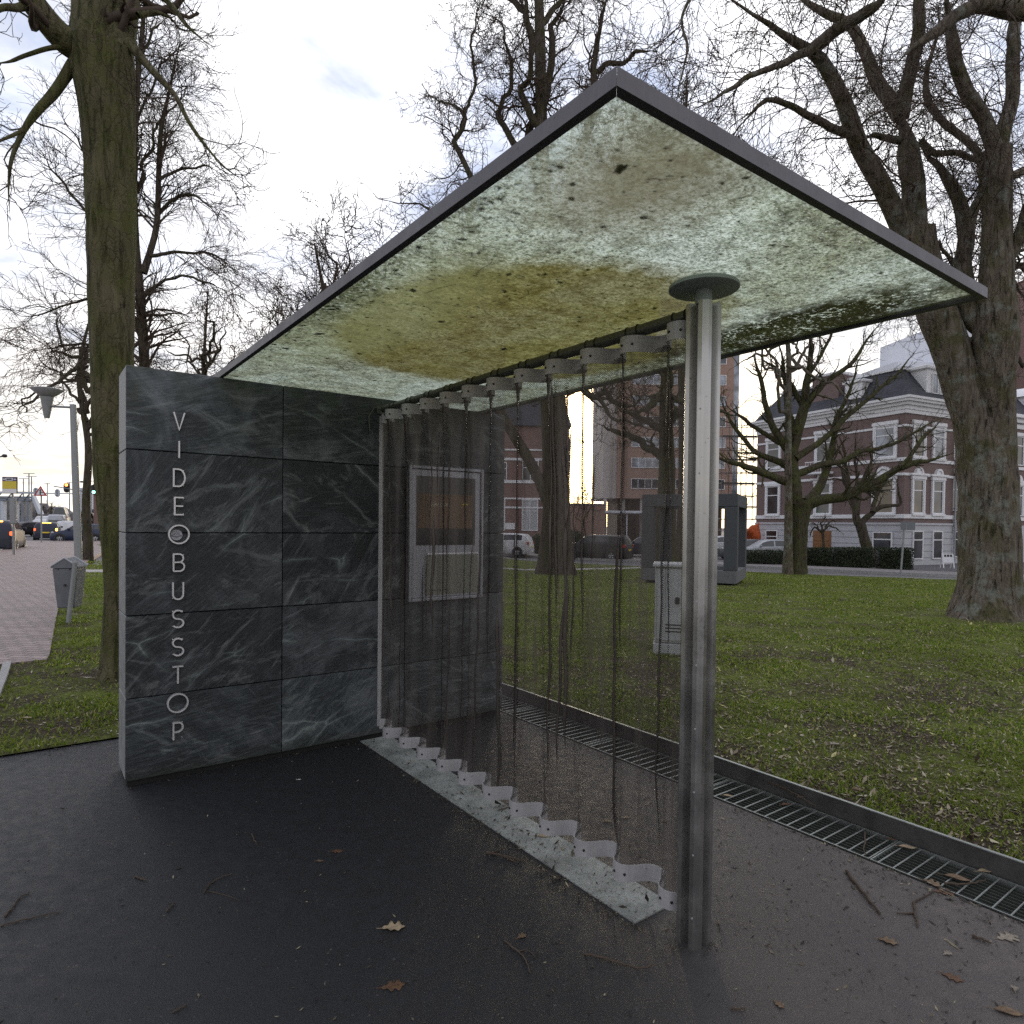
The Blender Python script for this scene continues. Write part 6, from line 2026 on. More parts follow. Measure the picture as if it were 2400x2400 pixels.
car('grey lorry far up the road between the two traffic lights', 'truck', xat(143, 112), R(121), P_grey, 'van', 8, 3.8, 2.5, name='truck')

# right street
RD = math.atan2(*(np.array(S(far_u(20) + 2, 20)[:2]) - np.array(S(far_u(10) + 2, 10)[:2]))[::-1])
car('black estate SUV parked beyond the lawn, seen through the curtain', 'car', xat(1399, 44.5), R(152), P_black, 'suv', 4.7, 1.70, 1.9, brake=False, name='parked_car', group='cars parked beyond the lawn')
car('white hatchback with red lamps parked beyond the lawn, left of the thick trunk', 'car', xat(1180, 46.5), R(165), P_white, 'hatch', 4.2, 1.6, 1.78, name='parked_car', group='cars parked beyond the lawn')
car('dark car parked behind the grey stone frame, right of the SUV', 'car', xat(1512, 50), R(160), P_navy, 'hatch', 4.3, 1.55, 1.78, name='parked_car', group='cars parked beyond the lawn')
car('dark car parked near the mansion, left of the post edge', 'car', xat(1590, 52), R(168), P_black, 'hatch', 4.3, 1.6, 1.78, name='parked_car', group='cars parked beyond the lawn')
car('white car parked right behind the post, below the scaffold', 'car', xat(1688, 53), R(170), P_white, 'hatch', 4.3, 1.6, 1.78, name='parked_car', group='cars parked beyond the lawn')
car('silver hatchback parked behind the hedge in front of the mansion', 'car', xat(1800, 44.5), R(176), P_silver, 'hatch', 4.2, 1.52, 1.76, name='parked_car', group='cars parked beyond the lawn')
car('dark grey car parked at the foot of the scaffold, left of the silver hatchback', 'car', xat(1748, 47.5), R(176), P_grey, 'hatch', 3.9, 1.45, 1.72, name='parked_car', group='cars parked beyond the lawn')

# ---- lamp post
YL = 13.6; lx = at(187, 1380, YL)[0]
lp = thing('street_lamp', 'grey street lamp with an inverted cone head on a side arm, behind the litter bin', 'street lamp', (lx, YL, 0.0))
zt = 1.6 + (1219 - 950) * YL / F; xt = at(171, 950, YL)[0] - lx
b = MB(); b.tube([(0, 0, 0), (xt * .5, 0, zt * .5), (xt, 0, zt)], [.075, .068, .058], 14); b.build('pole', M['pole'], lp, smooth=True)
hx = at(110, 950, YL)[0] - lx; zh = 1.6 + (1219 - 982) * YL / F
b = MB(); b.cyl((xt, 0, zt - .06), (hx + .05, 0, zt - .04), .022, n=8); b.build('arm', M['pole'], lp)
za = 1.6 + (1219 - 914) * YL / F
b = MB(); b.lathe([(.05, zh - za), (.075, zh - za + .14), (.12, -.17), (.115, -.165)], (hx, 0, za), 20); b.build('lamp_stem', M['pole'], lp, smooth=True)
b = MB(); b.lathe([(.12, -.16), (.20, -.10), (.285, -.03), (.29, -.012), (.20, .01), (.05, .035)], (hx, 0, za), 28); b.build('lamp_shade', M['bin_light'], lp, smooth=True)

# ---- litter bin
bp = gnd(175, 1458); Yb = bp[1]; s_ = Yb / F
bn = thing('litter_bin', 'grey tapered litter bin with pitched lid on a leaning tube post', 'litter bin', bp, R(12))
w0, w1, dp = 46 * s_ / 2 * .78, 61 * s_ / 2 * .86, .17
zB, zT_, zR = .06 + (1458 - 1432) * s_, (1458 - 1330) * s_, (1458 - 1306) * s_
off = -.07
b = MB()
vs = [(off - w0, -dp * .8, zB), (off + w0, -dp * .8, zB), (off + w0, dp * .8, zB), (off - w0, dp * .8, zB), (off - w1, -dp, zT_), (off + w1, -dp, zT_), (off + w1, dp, zT_), (off - w1, dp, zT_)]
b.add(vs, [(0, 3, 2, 1), (4, 5, 6, 7), (0, 1, 5, 4), (1, 2, 6, 5), (2, 3, 7, 6), (3, 0, 4, 7)])
bd = b.build('bin_body', M['bin'], bn)
mdf = bd.modifiers.new('bevel', 'BEVEL'); mdf.width = .02; mdf.segments = 3
b = MB(); pr = [(off - w1 - .012, zT_ + .004), (off + w1 + .012, zT_ + .004), (off + w1 + .012, zT_ + .03), (off + .0, zR), (off - w1 - .012, zT_ + .03)]
b.prism(pr, -dp - .012, dp + .012); ld = b.build('lid', M['bin'], bn)
b = MB()
for pa, pc in (((pr[4][0], pr[4][1]), (pr[3][0], pr[3][1])), ((pr[3][0], pr[3][1]), (pr[2][0], pr[2][1]))):
    for y in (-dp - .012, dp + .012): b.cyl((pa[0], y, pa[1]), (pc[0], y, pc[1]), .013, n=8)
b.build('lid_rim', M['bin_light'], ld)
b = MB(); b.add([(off - w1 * .88, -dp * .7, zT_ + .058), (off - w1 * .3, -dp * .7, zR - .032), (off - w1 * .3, dp * .7, zR - .032), (off - w1 * .88, dp * .7, zT_ + .058)], [(0, 1, 2, 3)])
for v_ in range(4): b.v[v_] = (b.v[v_][0] - .006, b.v[v_][1], b.v[v_][2] + .008)
b.build('opening', M['black'], ld)
b = MB(); b.tube([(-.01, -dp - .045, -.1), (.03, -dp - .04, .35), (.085, -dp - .04, zT_ + .04), (.092, -dp - .04, zT_ + .10)], .034, 12); b.build('post', M['pole'], bn, smooth=True)
b = MB(); b.cyl((off, -dp - .008, zB + .36), (off, -dp + .03, zB + .36), .018, n=10); b.cyl((off + .07, -dp - .02, zT_ - .01), (off + .07, -dp + .0, zT_ - .01), .008, n=6); b.cyl((off - .09, -dp - .02, zT_ - .01), (off - .09, -dp + .0, zT_ - .01), .008, n=6); b.build('lock', M['black'], bn)

# ---- bus stop sign
pb_ = gnd(33, 1301); Yp = pb_[1]; s_ = Yp / F
st = thing('bus_stop_sign', 'bus stop sign with purple, yellow and white panel on a slim pole', 'bus stop sign', pb_)
zz_of = lambda py: (1301 - py) * s_
b = MB(); b.cyl((0, 0, 0), (-.02, 0, zz_of(1235)), .055, n=12); b.cyl((-.02, 0, zz_of(1235)), (-.06, 0, zz_of(1155)), .04, n=12); b.build('pole', M['pole'], st)
sx0, sx1 = (9 - 33) * s_, (44.5 - 33) * s_
b = MB(); b.bbox((sx0, -.11, zz_of(1157)), (sx1, -.045, zz_of(1118)), .02); pn_ = b.build('panel', M['black'], st)
for (a, c, mt, nm) in ((1128, 1119.5, 'purple_sign', 'top_band'), (1146, 1128.3, 'yellow_sign', 'line_panel'), (1156, 1146.3, 'white_sign', 'name_panel')):
    b = MB(); b.box((sx0 + .02, -.114, zz_of(a)), (sx1 - .02, -.1105, zz_of(c))); b.build(nm, M[mt], pn_)
b = MB(); b.box((sx0 + .17, -.119, zz_of(1126.8)), (sx0 + .49, -.1145, zz_of(1120.6))); b.build('pictogram', M['white_sign'], pn_)
b = MB(); b.box((sx0 + .21, -.122, zz_of(1125.4)), (sx0 + .45, -.1195, zz_of(1122.0))); b.build('pictogram_mark', M['ink'], pn_)
b = MB()
for dx in (.05, .53): b.box((sx0 + dx, -.1165, zz_of(1125)), (sx0 + dx + .10, -.1145, zz_of(1122.6)))
b.build('band_text', M['white_sign'], pn_)
b = MB(); b.bbox((-.17, -.06, zz_of(1228)), (.10, .06, zz_of(1168)), .03); b.build('timetable_case', M['pole'], st)

# ---- warning triangle
pw = gnd(97, 1271); Yw = pw[1]; s_ = Yw / F
wt = thing('warning_sign', 'red-bordered warning triangle with a black junction symbol on a tall pole', 'traffic sign', pw)
zz_of = lambda py: (1271 - py) * s_
b = MB(); b.cyl((0, 0, 0), (0, 0, zz_of(1142)), .05, n=10); b.build('pole', M['pole'], wt)
tri = [(-15.5 * s_, zz_of(1162.5)), (15.5 * s_, zz_of(1162.5)), (0, zz_of(1139))]
ce = (0, (tri[0][1] * 2 + tri[2][1]) / 3)
sh = lambda k: [(x * k, ce[1] + (z - ce[1]) * k) for x, z in tri]
b = MB(); b.prism(tri, -.10, -.06); tr_ = b.build('sign_face', M['red_sign'], wt)
b = MB(); b.prism(sh(.66), -.104, -.101); b.build('sign_field', M['white_sign'], tr_)
b = MB(); b.box((-.045, -.108, ce[1] - .16), (.045, -.105, ce[1] + .16)); b.prism([(-.07, ce[1] + .14), (.07, ce[1] + .14), (0, ce[1] + .25)], -.108, -.105); b.box((.05, -.108, ce[1] - .02), (.20, -.105, ce[1] + .03)); b.build('symbol', M['ink'], tr_)

# ---- traffic signals on gantry arms
M['sig_red'] = emis('red_signal', (1.0, .25, .05), 5.0); M['sig_green'] = emis('green_signal', (.25, 1.0, .75), 6.0)


def signal(px, py, Y, h, lens_on, label, nlens=3, back=False):
    p = at(px, py, Y)
    t = thing('traffic_light', label, 'traffic light', p)
    w = h * .30
    b = MB(); n = 10; P = [(w * math.cos(a), h / 2 - w + w * math.sin(a)) for a in np.linspace(0, math.pi, n)] + [(w * math.cos(a), -h / 2 + w + w * math.sin(a)) for a in np.linspace(math.pi, 2 * math.pi, n)]
    b.prism(P, -.05, .05); b.build('backboard', M['bridge_pale'] if back else M['black'], t)
    for k in range(nlens):
        zc = h * .27 - k * h * .27
        on = lens_on == k
        m_ = (M['sig_red'] if k == 0 else M['sig_green']) if on else M['tyre']
        if back: m_ = M['bridge_steel']
        b = MB(); b.cyl((0, -.051, zc), (0, -.09, zc), h * (.14 if on else .11), n=14); b.build('lens', m_, t)
    return t


signal(156.5, 1143, 66, 1.0, 0, 'traffic light showing red, left of the lamp post')
signal(220.5, 1147, 62, .95, 2, 'traffic light showing green beside the mossy trunk')
signal(134.5, 1155.5, 70, .85, 9, 'grey back of a traffic light right of the warning triangle', back=True)
signal(84, 1152, 70, .85, 9, 'grey back of a traffic light hidden by the warning triangle', back=True)
ga = thing('signal_gantry', 'thin horizontal signal arm carrying the traffic light backs across the road', 'gantry', (*at(-10, 1155, 70.5)[:2], 0))
gx = lambda px: px_x(px, 70.5) - ga.location.x
zA = at(0, 1155, 70.5)[2]; zA2 = at(200, 1157.5, 70.5)[2]
b = MB(); b.cyl((gx(-30), 0, zA), (gx(206), 0, zA2), .06, n=8); b.build('arm', M['bridge_pale'], ga)
b = MB(); b.cyl((gx(-30), 0, 0), (gx(-30), 0, zA + .2), .11, n=8); b.build('mast', M['bridge_pale'], ga)
ga = thing('signal_gantry', 'dark sloping signal arm carrying the red and green traffic lights', 'gantry', (px_x(236, 64.5), 64.5, 0))
gx = lambda px: px_x(px, 64.5) - ga.location.x
b = MB(); b.cyl((gx(126), 0, at(0, 1138, 64.5)[2]), (gx(236), 0, at(0, 1149, 64.5)[2] - .3), .05, n=8); b.build('arm', M['bridge_steel'], ga)
b = MB(); b.cyl((0, 0, 0), (0, 0, at(0, 1149, 64.5)[2]), .1, n=8); b.build('mast', M['bridge_steel'], ga)
# catenary / light masts far away
for px, pt, Y, wd, lb in ((68, 1110, 120, 26, 'tallest distant mast with a crossbar above the bus stop sign'), (74, 1117, 128, 24, 'distant crossbar mast just right of the tallest one'),
                          (55, 1122, 135, 22, 'distant crossbar mast just left of the tallest one'), (111, 1133, 150, 14, 'short distant crossbar mast right of the warning triangle'),
                          (163, 1131, 140, 10, 'distant crossbar mast behind the lamp post'), (213, 1128, 140, 14, 'distant crossbar mast beside the green traffic light')):
    t = thing('lamp_mast', lb, 'mast', (px_x(px, Y), Y, 0), 0, 'distant masts along the road')
    zt = at(px, pt, Y)[2]; b = MB(); b.cyl((0, 0, 0), (0, 0, zt), .13, .09, n=6); b.build('mast', M['bridge_steel'], t)
    b = MB(); hw_ = wd / 2 * Y / F; b.box((-hw_, -.05, zt - .03), (hw_, .05, zt + .08)); b.build('crossbar', M['bridge_steel'], t)
# curved lamp arm at far left and another right of lamp
for px0, px1, py, Y, lb in ((-20, 17, 1069, 40, 'dark lamp head reaching in from the left edge'), (214, 187, 1130, 75, 'thin curved road lamp right of the lamp post')):
    x0_, x1_ = px_x(px0, Y), px_x(px1, Y); t = thing('road_lamp', lb, 'street lamp', (x0_, Y, 0))
    z = at(px0, py, Y)[2]; d = x1_ - x0_
    b = MB(); b.tube([(0, 0, 0), (0, 0, z - .9), (d * .15, 0, z - .25), (d * .4, 0, z - .05), (d * .72, 0, z)], .05, 8); b.build('pole', M['pole'], t)
    b = MB(); b.tube([(d * .66, 0, z), (d * .78, 0, z + .03), (d * .94, 0, z + .02), (d, 0, z - .01)], [.04, .11, .10, .03], 8); b.build('lamp_head', M['black'], t)
# striped bollard
p = xat(36, 60, 0); t = thing('bollard', 'black and white striped bollard on the traffic island behind the bus stop pole', 'bollard', p)
b = MB(); zc = at(36, 1223, 60)[2]
for k in range(5): b.cyl((0, 0, zc + .1 + (2 - k) * .18), (0, 0, zc + .1 + (3 - k) * .18 - .004), .14, n=12, mi=k % 2)
b.build('striped_head', [M['white_sign'], M['black']], t)
b = MB(); b.cyl((0, 0, 0), (0, 0, zc + .09 - .36), .10, n=10); b.build('foot', M['pole'], t)

# ---- grey stone frame sculpture
sp = np.array([7.03, 20.5]); zs = gz(*sp)
sc = thing('stone_frame', 'dark grey granite open cube frame standing on the lawn right behind the post', 'sculpture', (sp[0], sp[1], zs), 0)
Q = Matrix.Rotation(R(-25), 4, 'Z')
# local box: near corner at origin, front face runs to -x, depth +y
LS, BM = 3.02, .40; z0, z1 = .10, 2.93
f = lambda lo, hi, nm, mt='granite': MB().bbox(lo, hi, .012, 0, Q).build(nm, M[mt], sc)
g_ = .004
for cx in (-LS, -BM):
    for cy in (0, LS - BM):
        f((cx, cy, z0 + BM + g_), (cx + BM, cy + BM, z1 - BM - g_), 'upright')
for zz0, nm, mt in ((z0, 'base_beam', 'granite_light'), (z1 - BM, 'top_beam', 'granite')):
    f((-LS, 0, zz0), (0, BM, zz0 + BM), nm, mt); f((-LS, LS - BM, zz0), (0, LS, zz0 + BM), nm, mt)
    f((-LS, BM + g_, zz0), (-LS + BM, LS - BM - g_, zz0 + BM), nm, mt); f((-BM, BM + g_, zz0), (0, LS - BM - g_, zz0 + BM), nm, mt)
b = MB(); b.box((-LS + .15, .15, -.5), (-.15, LS - .15, z0 - .002), 0, Q); b.build('foot_plinth', M['pit'], sc)

# ---- utility cabinet behind the curtain
pc = gnd(1530, 1546); Yc = pc[1]; s_ = Yc / F
cbn = thing('utility_cabinet', 'grey weathered utility cabinet on the lawn, seen through the curtain left of the post', 'cabinet', (pc[0], pc[1], pc[2]), R(-14))
wC = .56; hC = 225 * s_
b = MB(); b.bbox((0, 0, -.05), (wC, .42, .20), .01); b.build('plinth', M['cab'], cbn)
b = MB(); b.bbox((.012, .012, .205), (wC - .012, .408, hC - .04), .012); bo_ = b.build('cabinet_body', M['cab'], cbn)
b = MB(); b.bbox((-.015, -.02, hC - .038), (wC + .015, .44, hC + .01), .012); b.build('lid', M['cab'], cbn)
b = MB(); b.bbox((.04, -.001, .24), (wC - .04, .0115, hC - .07), .003); dr_ = b.build('door', M['cab'], cbn)
for vz in (.34, .38, .42): MB().box((.14, -.0035, vz), (.42, -.0012, vz + .015)).build('vent_slot', M['black'], dr_)
b = MB(); b.bbox((.25, -.03, .68), (.30, -.0015, .76), .008); b.build('handle', M['black'], dr_)

# ---- road sign seen from behind, sandwich board
ps = gnd(2110, 1354); s_ = ps[1] / F
t = thing('road_sign', 'two small grey sign backs on a leaning pole at the far lawn edge', 'traffic sign', ps)
zz_of = lambda py: (1354 - py) * s_
b = MB(); b.cyl((0, 0, -.1), (8 * s_, 0, zz_of(1222)), .04, n=10); b.build('pole', M['pole'], t)
for a, c in ((-3, 11), (12, 31)):
    b = MB(); b.bbox((a * s_, -.05, zz_of(1242)), (c * s_, -.03, zz_of(1222)), .004); b.build('sign_panel', M['bin'], t)
pa = gnd(2220, 1332); s_ = pa[1] / F
t = thing('sandwich_board', 'white A-frame board with dark pictures on the pavement before the mansion', 'sign', pa, R(-8))
hb, wb_ = 34 * s_, 25 * s_
b = MB()
for sgn in (-1, 1):
    Mx = Matrix.Translation((0, 0, hb)) @ Matrix.Rotation(R(13 * sgn), 4, 'X')
    b.bbox((-wb_ / 2, -.02 if sgn < 0 else .005, -hb), (-wb_ / 2 + .06, -.005 if sgn < 0 else .02, 0), .004, 0, Mx); b.bbox((wb_ / 2 - .06, -.02 if sgn < 0 else .005, -hb), (wb_ / 2, -.005 if sgn < 0 else .02, 0), .004, 0, Mx)
b.build('frame', M['white_sign'], t)
Mx = Matrix.Translation((0, 0, hb)) @ Matrix.Rotation(R(-13), 4, 'X')
b = MB(); b.box((-wb_ / 2 + .062, -.022, -hb * .62), (wb_ / 2 - .062, -.006, 0), 0, Mx); pb2 = b.build('panel', M['white_sign'], t)
b = MB()
for k in range(3): b.box((-wb_ / 2 + .10 + k * .15, -.026, -hb * .22), (-wb_ / 2 + .22 + k * .15, -.0225, -hb * .06), 0, Mx)
b.build('pictures', M['ink'], pb2)

# ---- hedge: leaf cards through a box volume, in clipped sections
hA = np.array([13.9, 39.2]); hB = np.array([22.9, 37.4])
secs = [(0.0, .30, .95), (.31, .53, 1.15), (.54, .765, 1.20), (.80, 1.0, 1.22)]
hl = ['thin gappy hedge section in front of the silver hatchback', 'dark clipped hedge section just right of the spreading tree', 'dark clipped hedge section under the leaning garden tree', 'dark clipped hedge section ending left of the sandwich board']
for (a, c, hh), lb in zip(secs, hl):
    A = hA + (hB - hA) * a; B = hA + (hB - hA) * c; Lh = np.linalg.norm(B - A)
    t = thing('hedge', lb, 'hedge', (A[0], A[1], gz(*A) - .1), math.atan2(B[1] - A[1], B[0] - A[0]), 'clipped hedges before the mansion')
    n = int((2600 if a else 1500) * Lh)
    P = rng.random((n, 3)) * np.array([Lh, .9, hh]); P[:, 2] *= .97 + .08 * vnoise(P[:, 0] * 2.3, P[:, 1])
    edge = rng.random(n) < .6
    P[edge, 1] = np.where(rng.random(edge.sum()) < .7, .0, .9) + rng.normal(size=edge.sum()) * .05
    d = unit(rng.normal(size=(n, 3))); e2 = unit(np.cross(d, rng.normal(size=(n, 3))))
    sz = .055
    V = np.stack([P - d * sz, P + e2 * sz * .5, P + d * sz, P - e2 * sz * .5], 1).reshape(-1, 3)
    raw_mesh('foliage', V, np.arange(4 * n, dtype=np.int32).reshape(-1, 4), M['hedge'], t)
    b = MB()
    for k in range(int(Lh / .5) + 1): b.cyl((k * .5, .45, 0), (k * .5 + .1, .45, hh * .8), .03, n=5)
    b.box((.05, .2, .05), (Lh - .05, .7, hh * .86))
    b.build('stems', M['treeline'], t)
# evergreen shrubs by the brick house
for px, Y, w, h, lb in ((1262, 52, 1.6, 1.5, 'dark shrub in front of the brick house, left of the thick trunk'), (1345, 54, 2.0, 1.9, 'dark shrub in front of the low brown building')):
    x = px_x(px, Y); t = thing('shrub', lb, 'shrub', (x, Y, gz(x, Y) - .1)); n = 3000
    P = unit(rng.normal(size=(n, 3))) * (rng.random((n, 1)) ** .4) * np.array([w / 2, w / 2, h / 2]); P[:, 2] += h / 2
    P += rng.normal(size=(n, 3)) * .08
    d = unit(rng.normal(size=(n, 3))); e2 = unit(np.cross(d, rng.normal(size=(n, 3)))); sz = .08
    V = np.stack([P - d * sz, P + e2 * sz * .5, P + d * sz, P - e2 * sz * .5], 1).reshape(-1, 3)
    raw_mesh('foliage', V, np.arange(4 * n, dtype=np.int32).reshape(-1, 4), M['hedge'], t)
    b = MB(); b.cyl((0, 0, 0), (0, 0, h * .6), .06, n=6); b.build('stem', M['treeline'], t)
# ------------------------------------------------------------------ grass, litter, leaves, twigs
TREE_SPOTS = [(*gnd(2312, 1456)[:2], 1.5), (*gnd(1862, 1347)[:2], 1.3), (*gnd(1300, 1347)[:2], 1.5), (*gnd(300, 1585)[:2], .75), (5.7, 21.5, 2.2)]


def blades(n, region, rmin, rmax, hgt, name, label):
    """polar scatter thinning with distance; region(x,y)->mask, lawn height function"""
    out_ = []
    r = rmin * (rmax / rmin) ** (rng.random(n * 3) ** .95); a = rng.uniform(R(-52), R(52), n * 3)
    x = r * np.sin(a); y = r * np.cos(a)
    k = region(x, y); x, y, r = x[k][:n], y[k][:n], r[k][:n]
    z = lawn_z(x, y)
    m = len(x)
    mud = fbm(x * 1.1 + 3, y * 1.1 + 9, 4); near = .07 * (1 - sstep(4, 12, y))
    keep = (mud + .25 * (fbm(x * 6, y * 6, 2) - .5)) > (.43 + near)
    keep |= rng.random(m) < .22
    for (tx, ty, tr_) in TREE_SPOTS:
        dd = np.hypot(x - tx, y - ty) + 1.2 * (fbm(x * 2, y * 2, 3) - .5)
        keep &= ~((dd < tr_) & (rng.random(m) < .9))
    x, y, z, r = x[keep], y[keep], z[keep], r[keep]; m = len(x)
    h = hgt * rng.uniform(.45, 1.25, m) * (1 + .02 * r); w = .0022 * (1 + .28 * r) * rng.uniform(.7, 1.3, m)
    th = rng.uniform(0, 2 * np.pi, m); ln = rng.uniform(.2, 1.1, m); lt = rng.uniform(0, 2 * np.pi, m)
    c = np.stack([x, y, z - .004], 1); wd = np.stack([np.cos(th), np.sin(th), 0 * th], 1) * w[:, None]
    lean = np.stack([np.cos(lt), np.sin(lt), 0 * lt], 1) * (ln * h)[:, None]
    up = np.stack([0 * h, 0 * h, h], 1)
    p0 = c - wd; p1 = c + wd; p2 = c + up * .62 + lean * .35 + wd * .75; p3 = c + up * .62 + lean * .35 - wd * .75; p4 = c + up * .95 + lean + wd * .1; p5 = c + up * .95 + lean - wd * .1
    V = np.stack([p0, p1, p2, p3, p4, p5], 1).reshape(-1, 3)
    o = np.arange(m)[:, None] * 6
    Fq = np.concatenate([np.concatenate([o, o + 1, o + 2, o + 3], 1), np.concatenate([o + 3, o + 2, o + 4, o + 5], 1)])
    ob = raw_mesh(name, V, Fq.astype(np.int32), M['grass'])
    return tag(ob, label, 'grass', kind='stuff')


def reg_right(x, y):
    u, v = uv_of(x, y)
    return (u > GU2 + .045) & (u < far_u(v) - .1) & (v < 44)


def reg_left(x, y):
    u, v = uv_of(x, y)
    hid = (u > .5) & (u < 3.0) & (v < 6)
    return (v > GV1 + .0) & (u < GU2) & (y < 31) & ~in_poly(x, y, BRICK) & ~hid & (np.abs(y - 20.3) > .65)


blades(210000, reg_right, 3.4, 34, .030, 'grass', 'short patchy green grass on the lawn right of the drain')
blades(90000, reg_left, 4.6, 30, .034, 'grass', 'short green grass between the brick pavement and the wall')


def flakes(n, region, rmin, rmax, size, name, label, zf, mt, cat_, flat=.35, pw=1.0, alim=52):
    kk_ = 60 if name == 'crumbs' else 3
    r = rmin * (rmax / rmin) ** (rng.random(n * kk_) ** pw); a = rng.uniform(R(-alim), R(alim), n * kk_)
    x = r * np.sin(a); y = r * np.cos(a); k = region(x, y); x, y, r = x[k][:n], y[k][:n], r[k][:n]
    m = len(x); z = zf(x, y)
    d = rng.normal(size=(m, 3)); d[:, 2] *= flat; d = unit(d)
    e = np.cross(d, unit(rng.normal(size=(m, 3)) * np.array([.4, .4, 1]) * flat + np.array([0, 0, 1]))); e = unit(e)
    s1 = size * rng.lognormal(0, .5, m) * (1 + .03 * r); s2 = s1 * rng.uniform(.15, .5, m)
    c = np.stack([x, y, z + np.abs(d[:, 2]) * s1 * .8 + .002], 1)
    nn = np.cross(d, e) * (s2 * .35)[:, None]
    p = [c - d * s1[:, None], c + e * s2[:, None] + nn, c + d * s1[:, None], c - e * s2[:, None] + nn]
    V = np.stack(p, 1).reshape(-1, 3)
    ob = raw_mesh(name, V, np.arange(4 * m, dtype=np.int32).reshape(-1, 4), mt)
    return tag(ob, label, cat_, kind='stuff')


flakes(95000, reg_right, 3.4, 28, .0085, 'leaf_litter', 'brown crumbled leaf litter scattered over the lawn right of the drain', lambda x, y: lawn_z(x, y) + .006, M['litter'], 'leaf litter')
flakes(14000, reg_left, 4.6, 16, .0085, 'leaf_litter', 'brown crumbled leaf litter on the grass left of the wall', lambda x, y: lawn_z(x, y) + .006, M['litter'], 'leaf litter')
M['crumb'] = mat_litter('dark_crumb', [(0, (.012, .010, .008)), (.6, (.035, .027, .02)), (.85, (.10, .08, .05)), (1, (.35, .31, .2))])


def reg_pave(x, y):
    u, v = uv_of(x, y)
    return (u < GU - .02) & (v < GV1 - .03) & ~((u > -.02) & (u < 2.8) & (v > -.02) & (v < .4)) & (u > -8)


flakes(2600, reg_pave, 1.35, 8, .0045, 'crumbs', 'small dark crumbs and bits of bark scattered on the paving', lambda x, y: 0 * x + .001, M['crumb'], 'crumbs', .3, .7)
# extra crumbs along the concrete strip and the right-hand paving
def reg_right_pave(x, y):
    u, v = uv_of(x, y); return (u > 1.75) & (u < GU - .02) & (v < .9)


flakes(1500, reg_right_pave, 1.8, 7, .0055, 'crumbs', 'bark crumbs and seed husks on the brownish paving right of the post', lambda x, y: 0 * x + .001, M['crumb'], 'crumbs', .3, .8)
def reg_strip(x, y):
    u, v = uv_of(x, y); return (u > 1.44) & (u < 1.70) & (v < -.02) & (v > -2.75) & ((u > 1.52) | (rng.random(np.shape(x)) < .5))


flakes(480, reg_strip, 2.2, 5.4, .006, 'crumbs', 'twig bits and leaf crumbs lying along the pale concrete strip', lambda x, y: 0 * x + .008, M['crumb'], 'crumbs', .3, .8)

def reg_edges(x, y):
    u, v = uv_of(x, y); q = rng.random(np.shape(x)); g = np.abs(rng.normal(size=np.shape(x)))
    a = (np.abs(u - 1.47) < .05 * g) & (v < 0) & (v > -2.75)
    b = (v < 0) & (v > -.035 * g) & (u > 0) & (u < 2.77)
    c = (u < GU - .015) & (u > GU - .02 - .08 * g) & (v < .9)
    d = (np.hypot(u - 1.601, v + 2.902) < .11) & (np.hypot(u - 1.601, v + 2.902) > .06) & (q < .5)
    e = (v < GV1 - .02) & (v > GV1 - .02 - .12 * g) & (u < -.05) & (u > -5)
    return a | b | c | d | e


flakes(4200, reg_edges, 2.2, 7.5, .0045, 'crumbs', 'dirt and bark crumbs gathered along the edges of the paving', lambda x, y: 0 * x + .002, M['crumb'], 'crumbs', .35, .8)
# litter on top of the roof pane: real clumps and bits on the glass
n = 5200
uu = rng.uniform(RA + .03, RA + RW - .03, n); vv_ = RV0 + .03 + (RV1 - RV0 - .06) * rng.random(n)
edge = rng.random(n) < .50
near_ad = rng.random(n) < .30
uu = np.where(edge & near_ad, RA + .03 + np.abs(rng.normal(size=n)) * .10, np.where(edge, RA + RW - .03 - np.abs(rng.normal(size=n)) * .16, uu))
vv_ = np.where(edge & ~near_ad, np.clip(-2.0 + rng.normal(size=n) * .75, RV0 + .03, RV1 - .03), vv_)
vv_ = np.where(edge & near_ad, np.clip(-1.7 + rng.normal(size=n) * .75, RV0 + .03, RV1 - .03), vv_)
uu = np.clip(uu, RA + .03, RA + RW - .03)
s1 = .0052 * rng.lognormal(0, .55, n); s2 = s1 * rng.uniform(.25, .9, n); a = rng.uniform(0, np.pi, n)
d = np.stack([np.cos(a), np.sin(a), 0 * a], 1); e = np.stack([-np.sin(a), np.cos(a), 0 * a], 1)
c = np.stack([uu, vv_, np.full(n, ROOF_Z + .0215)], 1)
V = np.stack([c - d * s1[:, None], c + e * s2[:, None] + [0, 0, .004], c + d * s1[:, None], c - e * s2[:, None] + [0, 0, .003]], 1).reshape(-1, 3)
o = raw_mesh('roof_litter', V, np.arange(4 * n, dtype=np.int32).reshape(-1, 4), M['crumb'])
o.location = SH; o.rotation_euler = (0, 0, TH); tag(o, 'dark seeds, leaf bits and dirt crumbs lying on top of the glass roof', 'roof litter', kind='stuff')
tw = []
for k in range(70):
    u_ = rng.uniform(RA + .05, RA + RW - .08); v_ = rng.uniform(RV0 + .1, RV1 - .1); a = rng.normal() * .9 - .6; L = rng.uniform(.03, .20); P = [(u_, v_)]
    if k < 24: u_ = RA + .04 + abs(rng.normal()) * .07; v_ = -1.6 + rng.normal() * .6; P = [(u_, v_)]; L *= .7
    for q in range(4): a += rng.normal() * .35; P.append((P[-1][0] + L / 4 * math.cos(a), P[-1][1] + L / 4 * math.sin(a)))
    P = [(min(RA + RW - .04, max(RA + .03, x)), min(RV1 - .04, max(RV0 + .03, y)), ROOF_Z + .0235) for x, y in P]
    tw.append(P)
V_, F_ = tubes([(np.array(tw), np.full((70, 5), .0022), 4)])
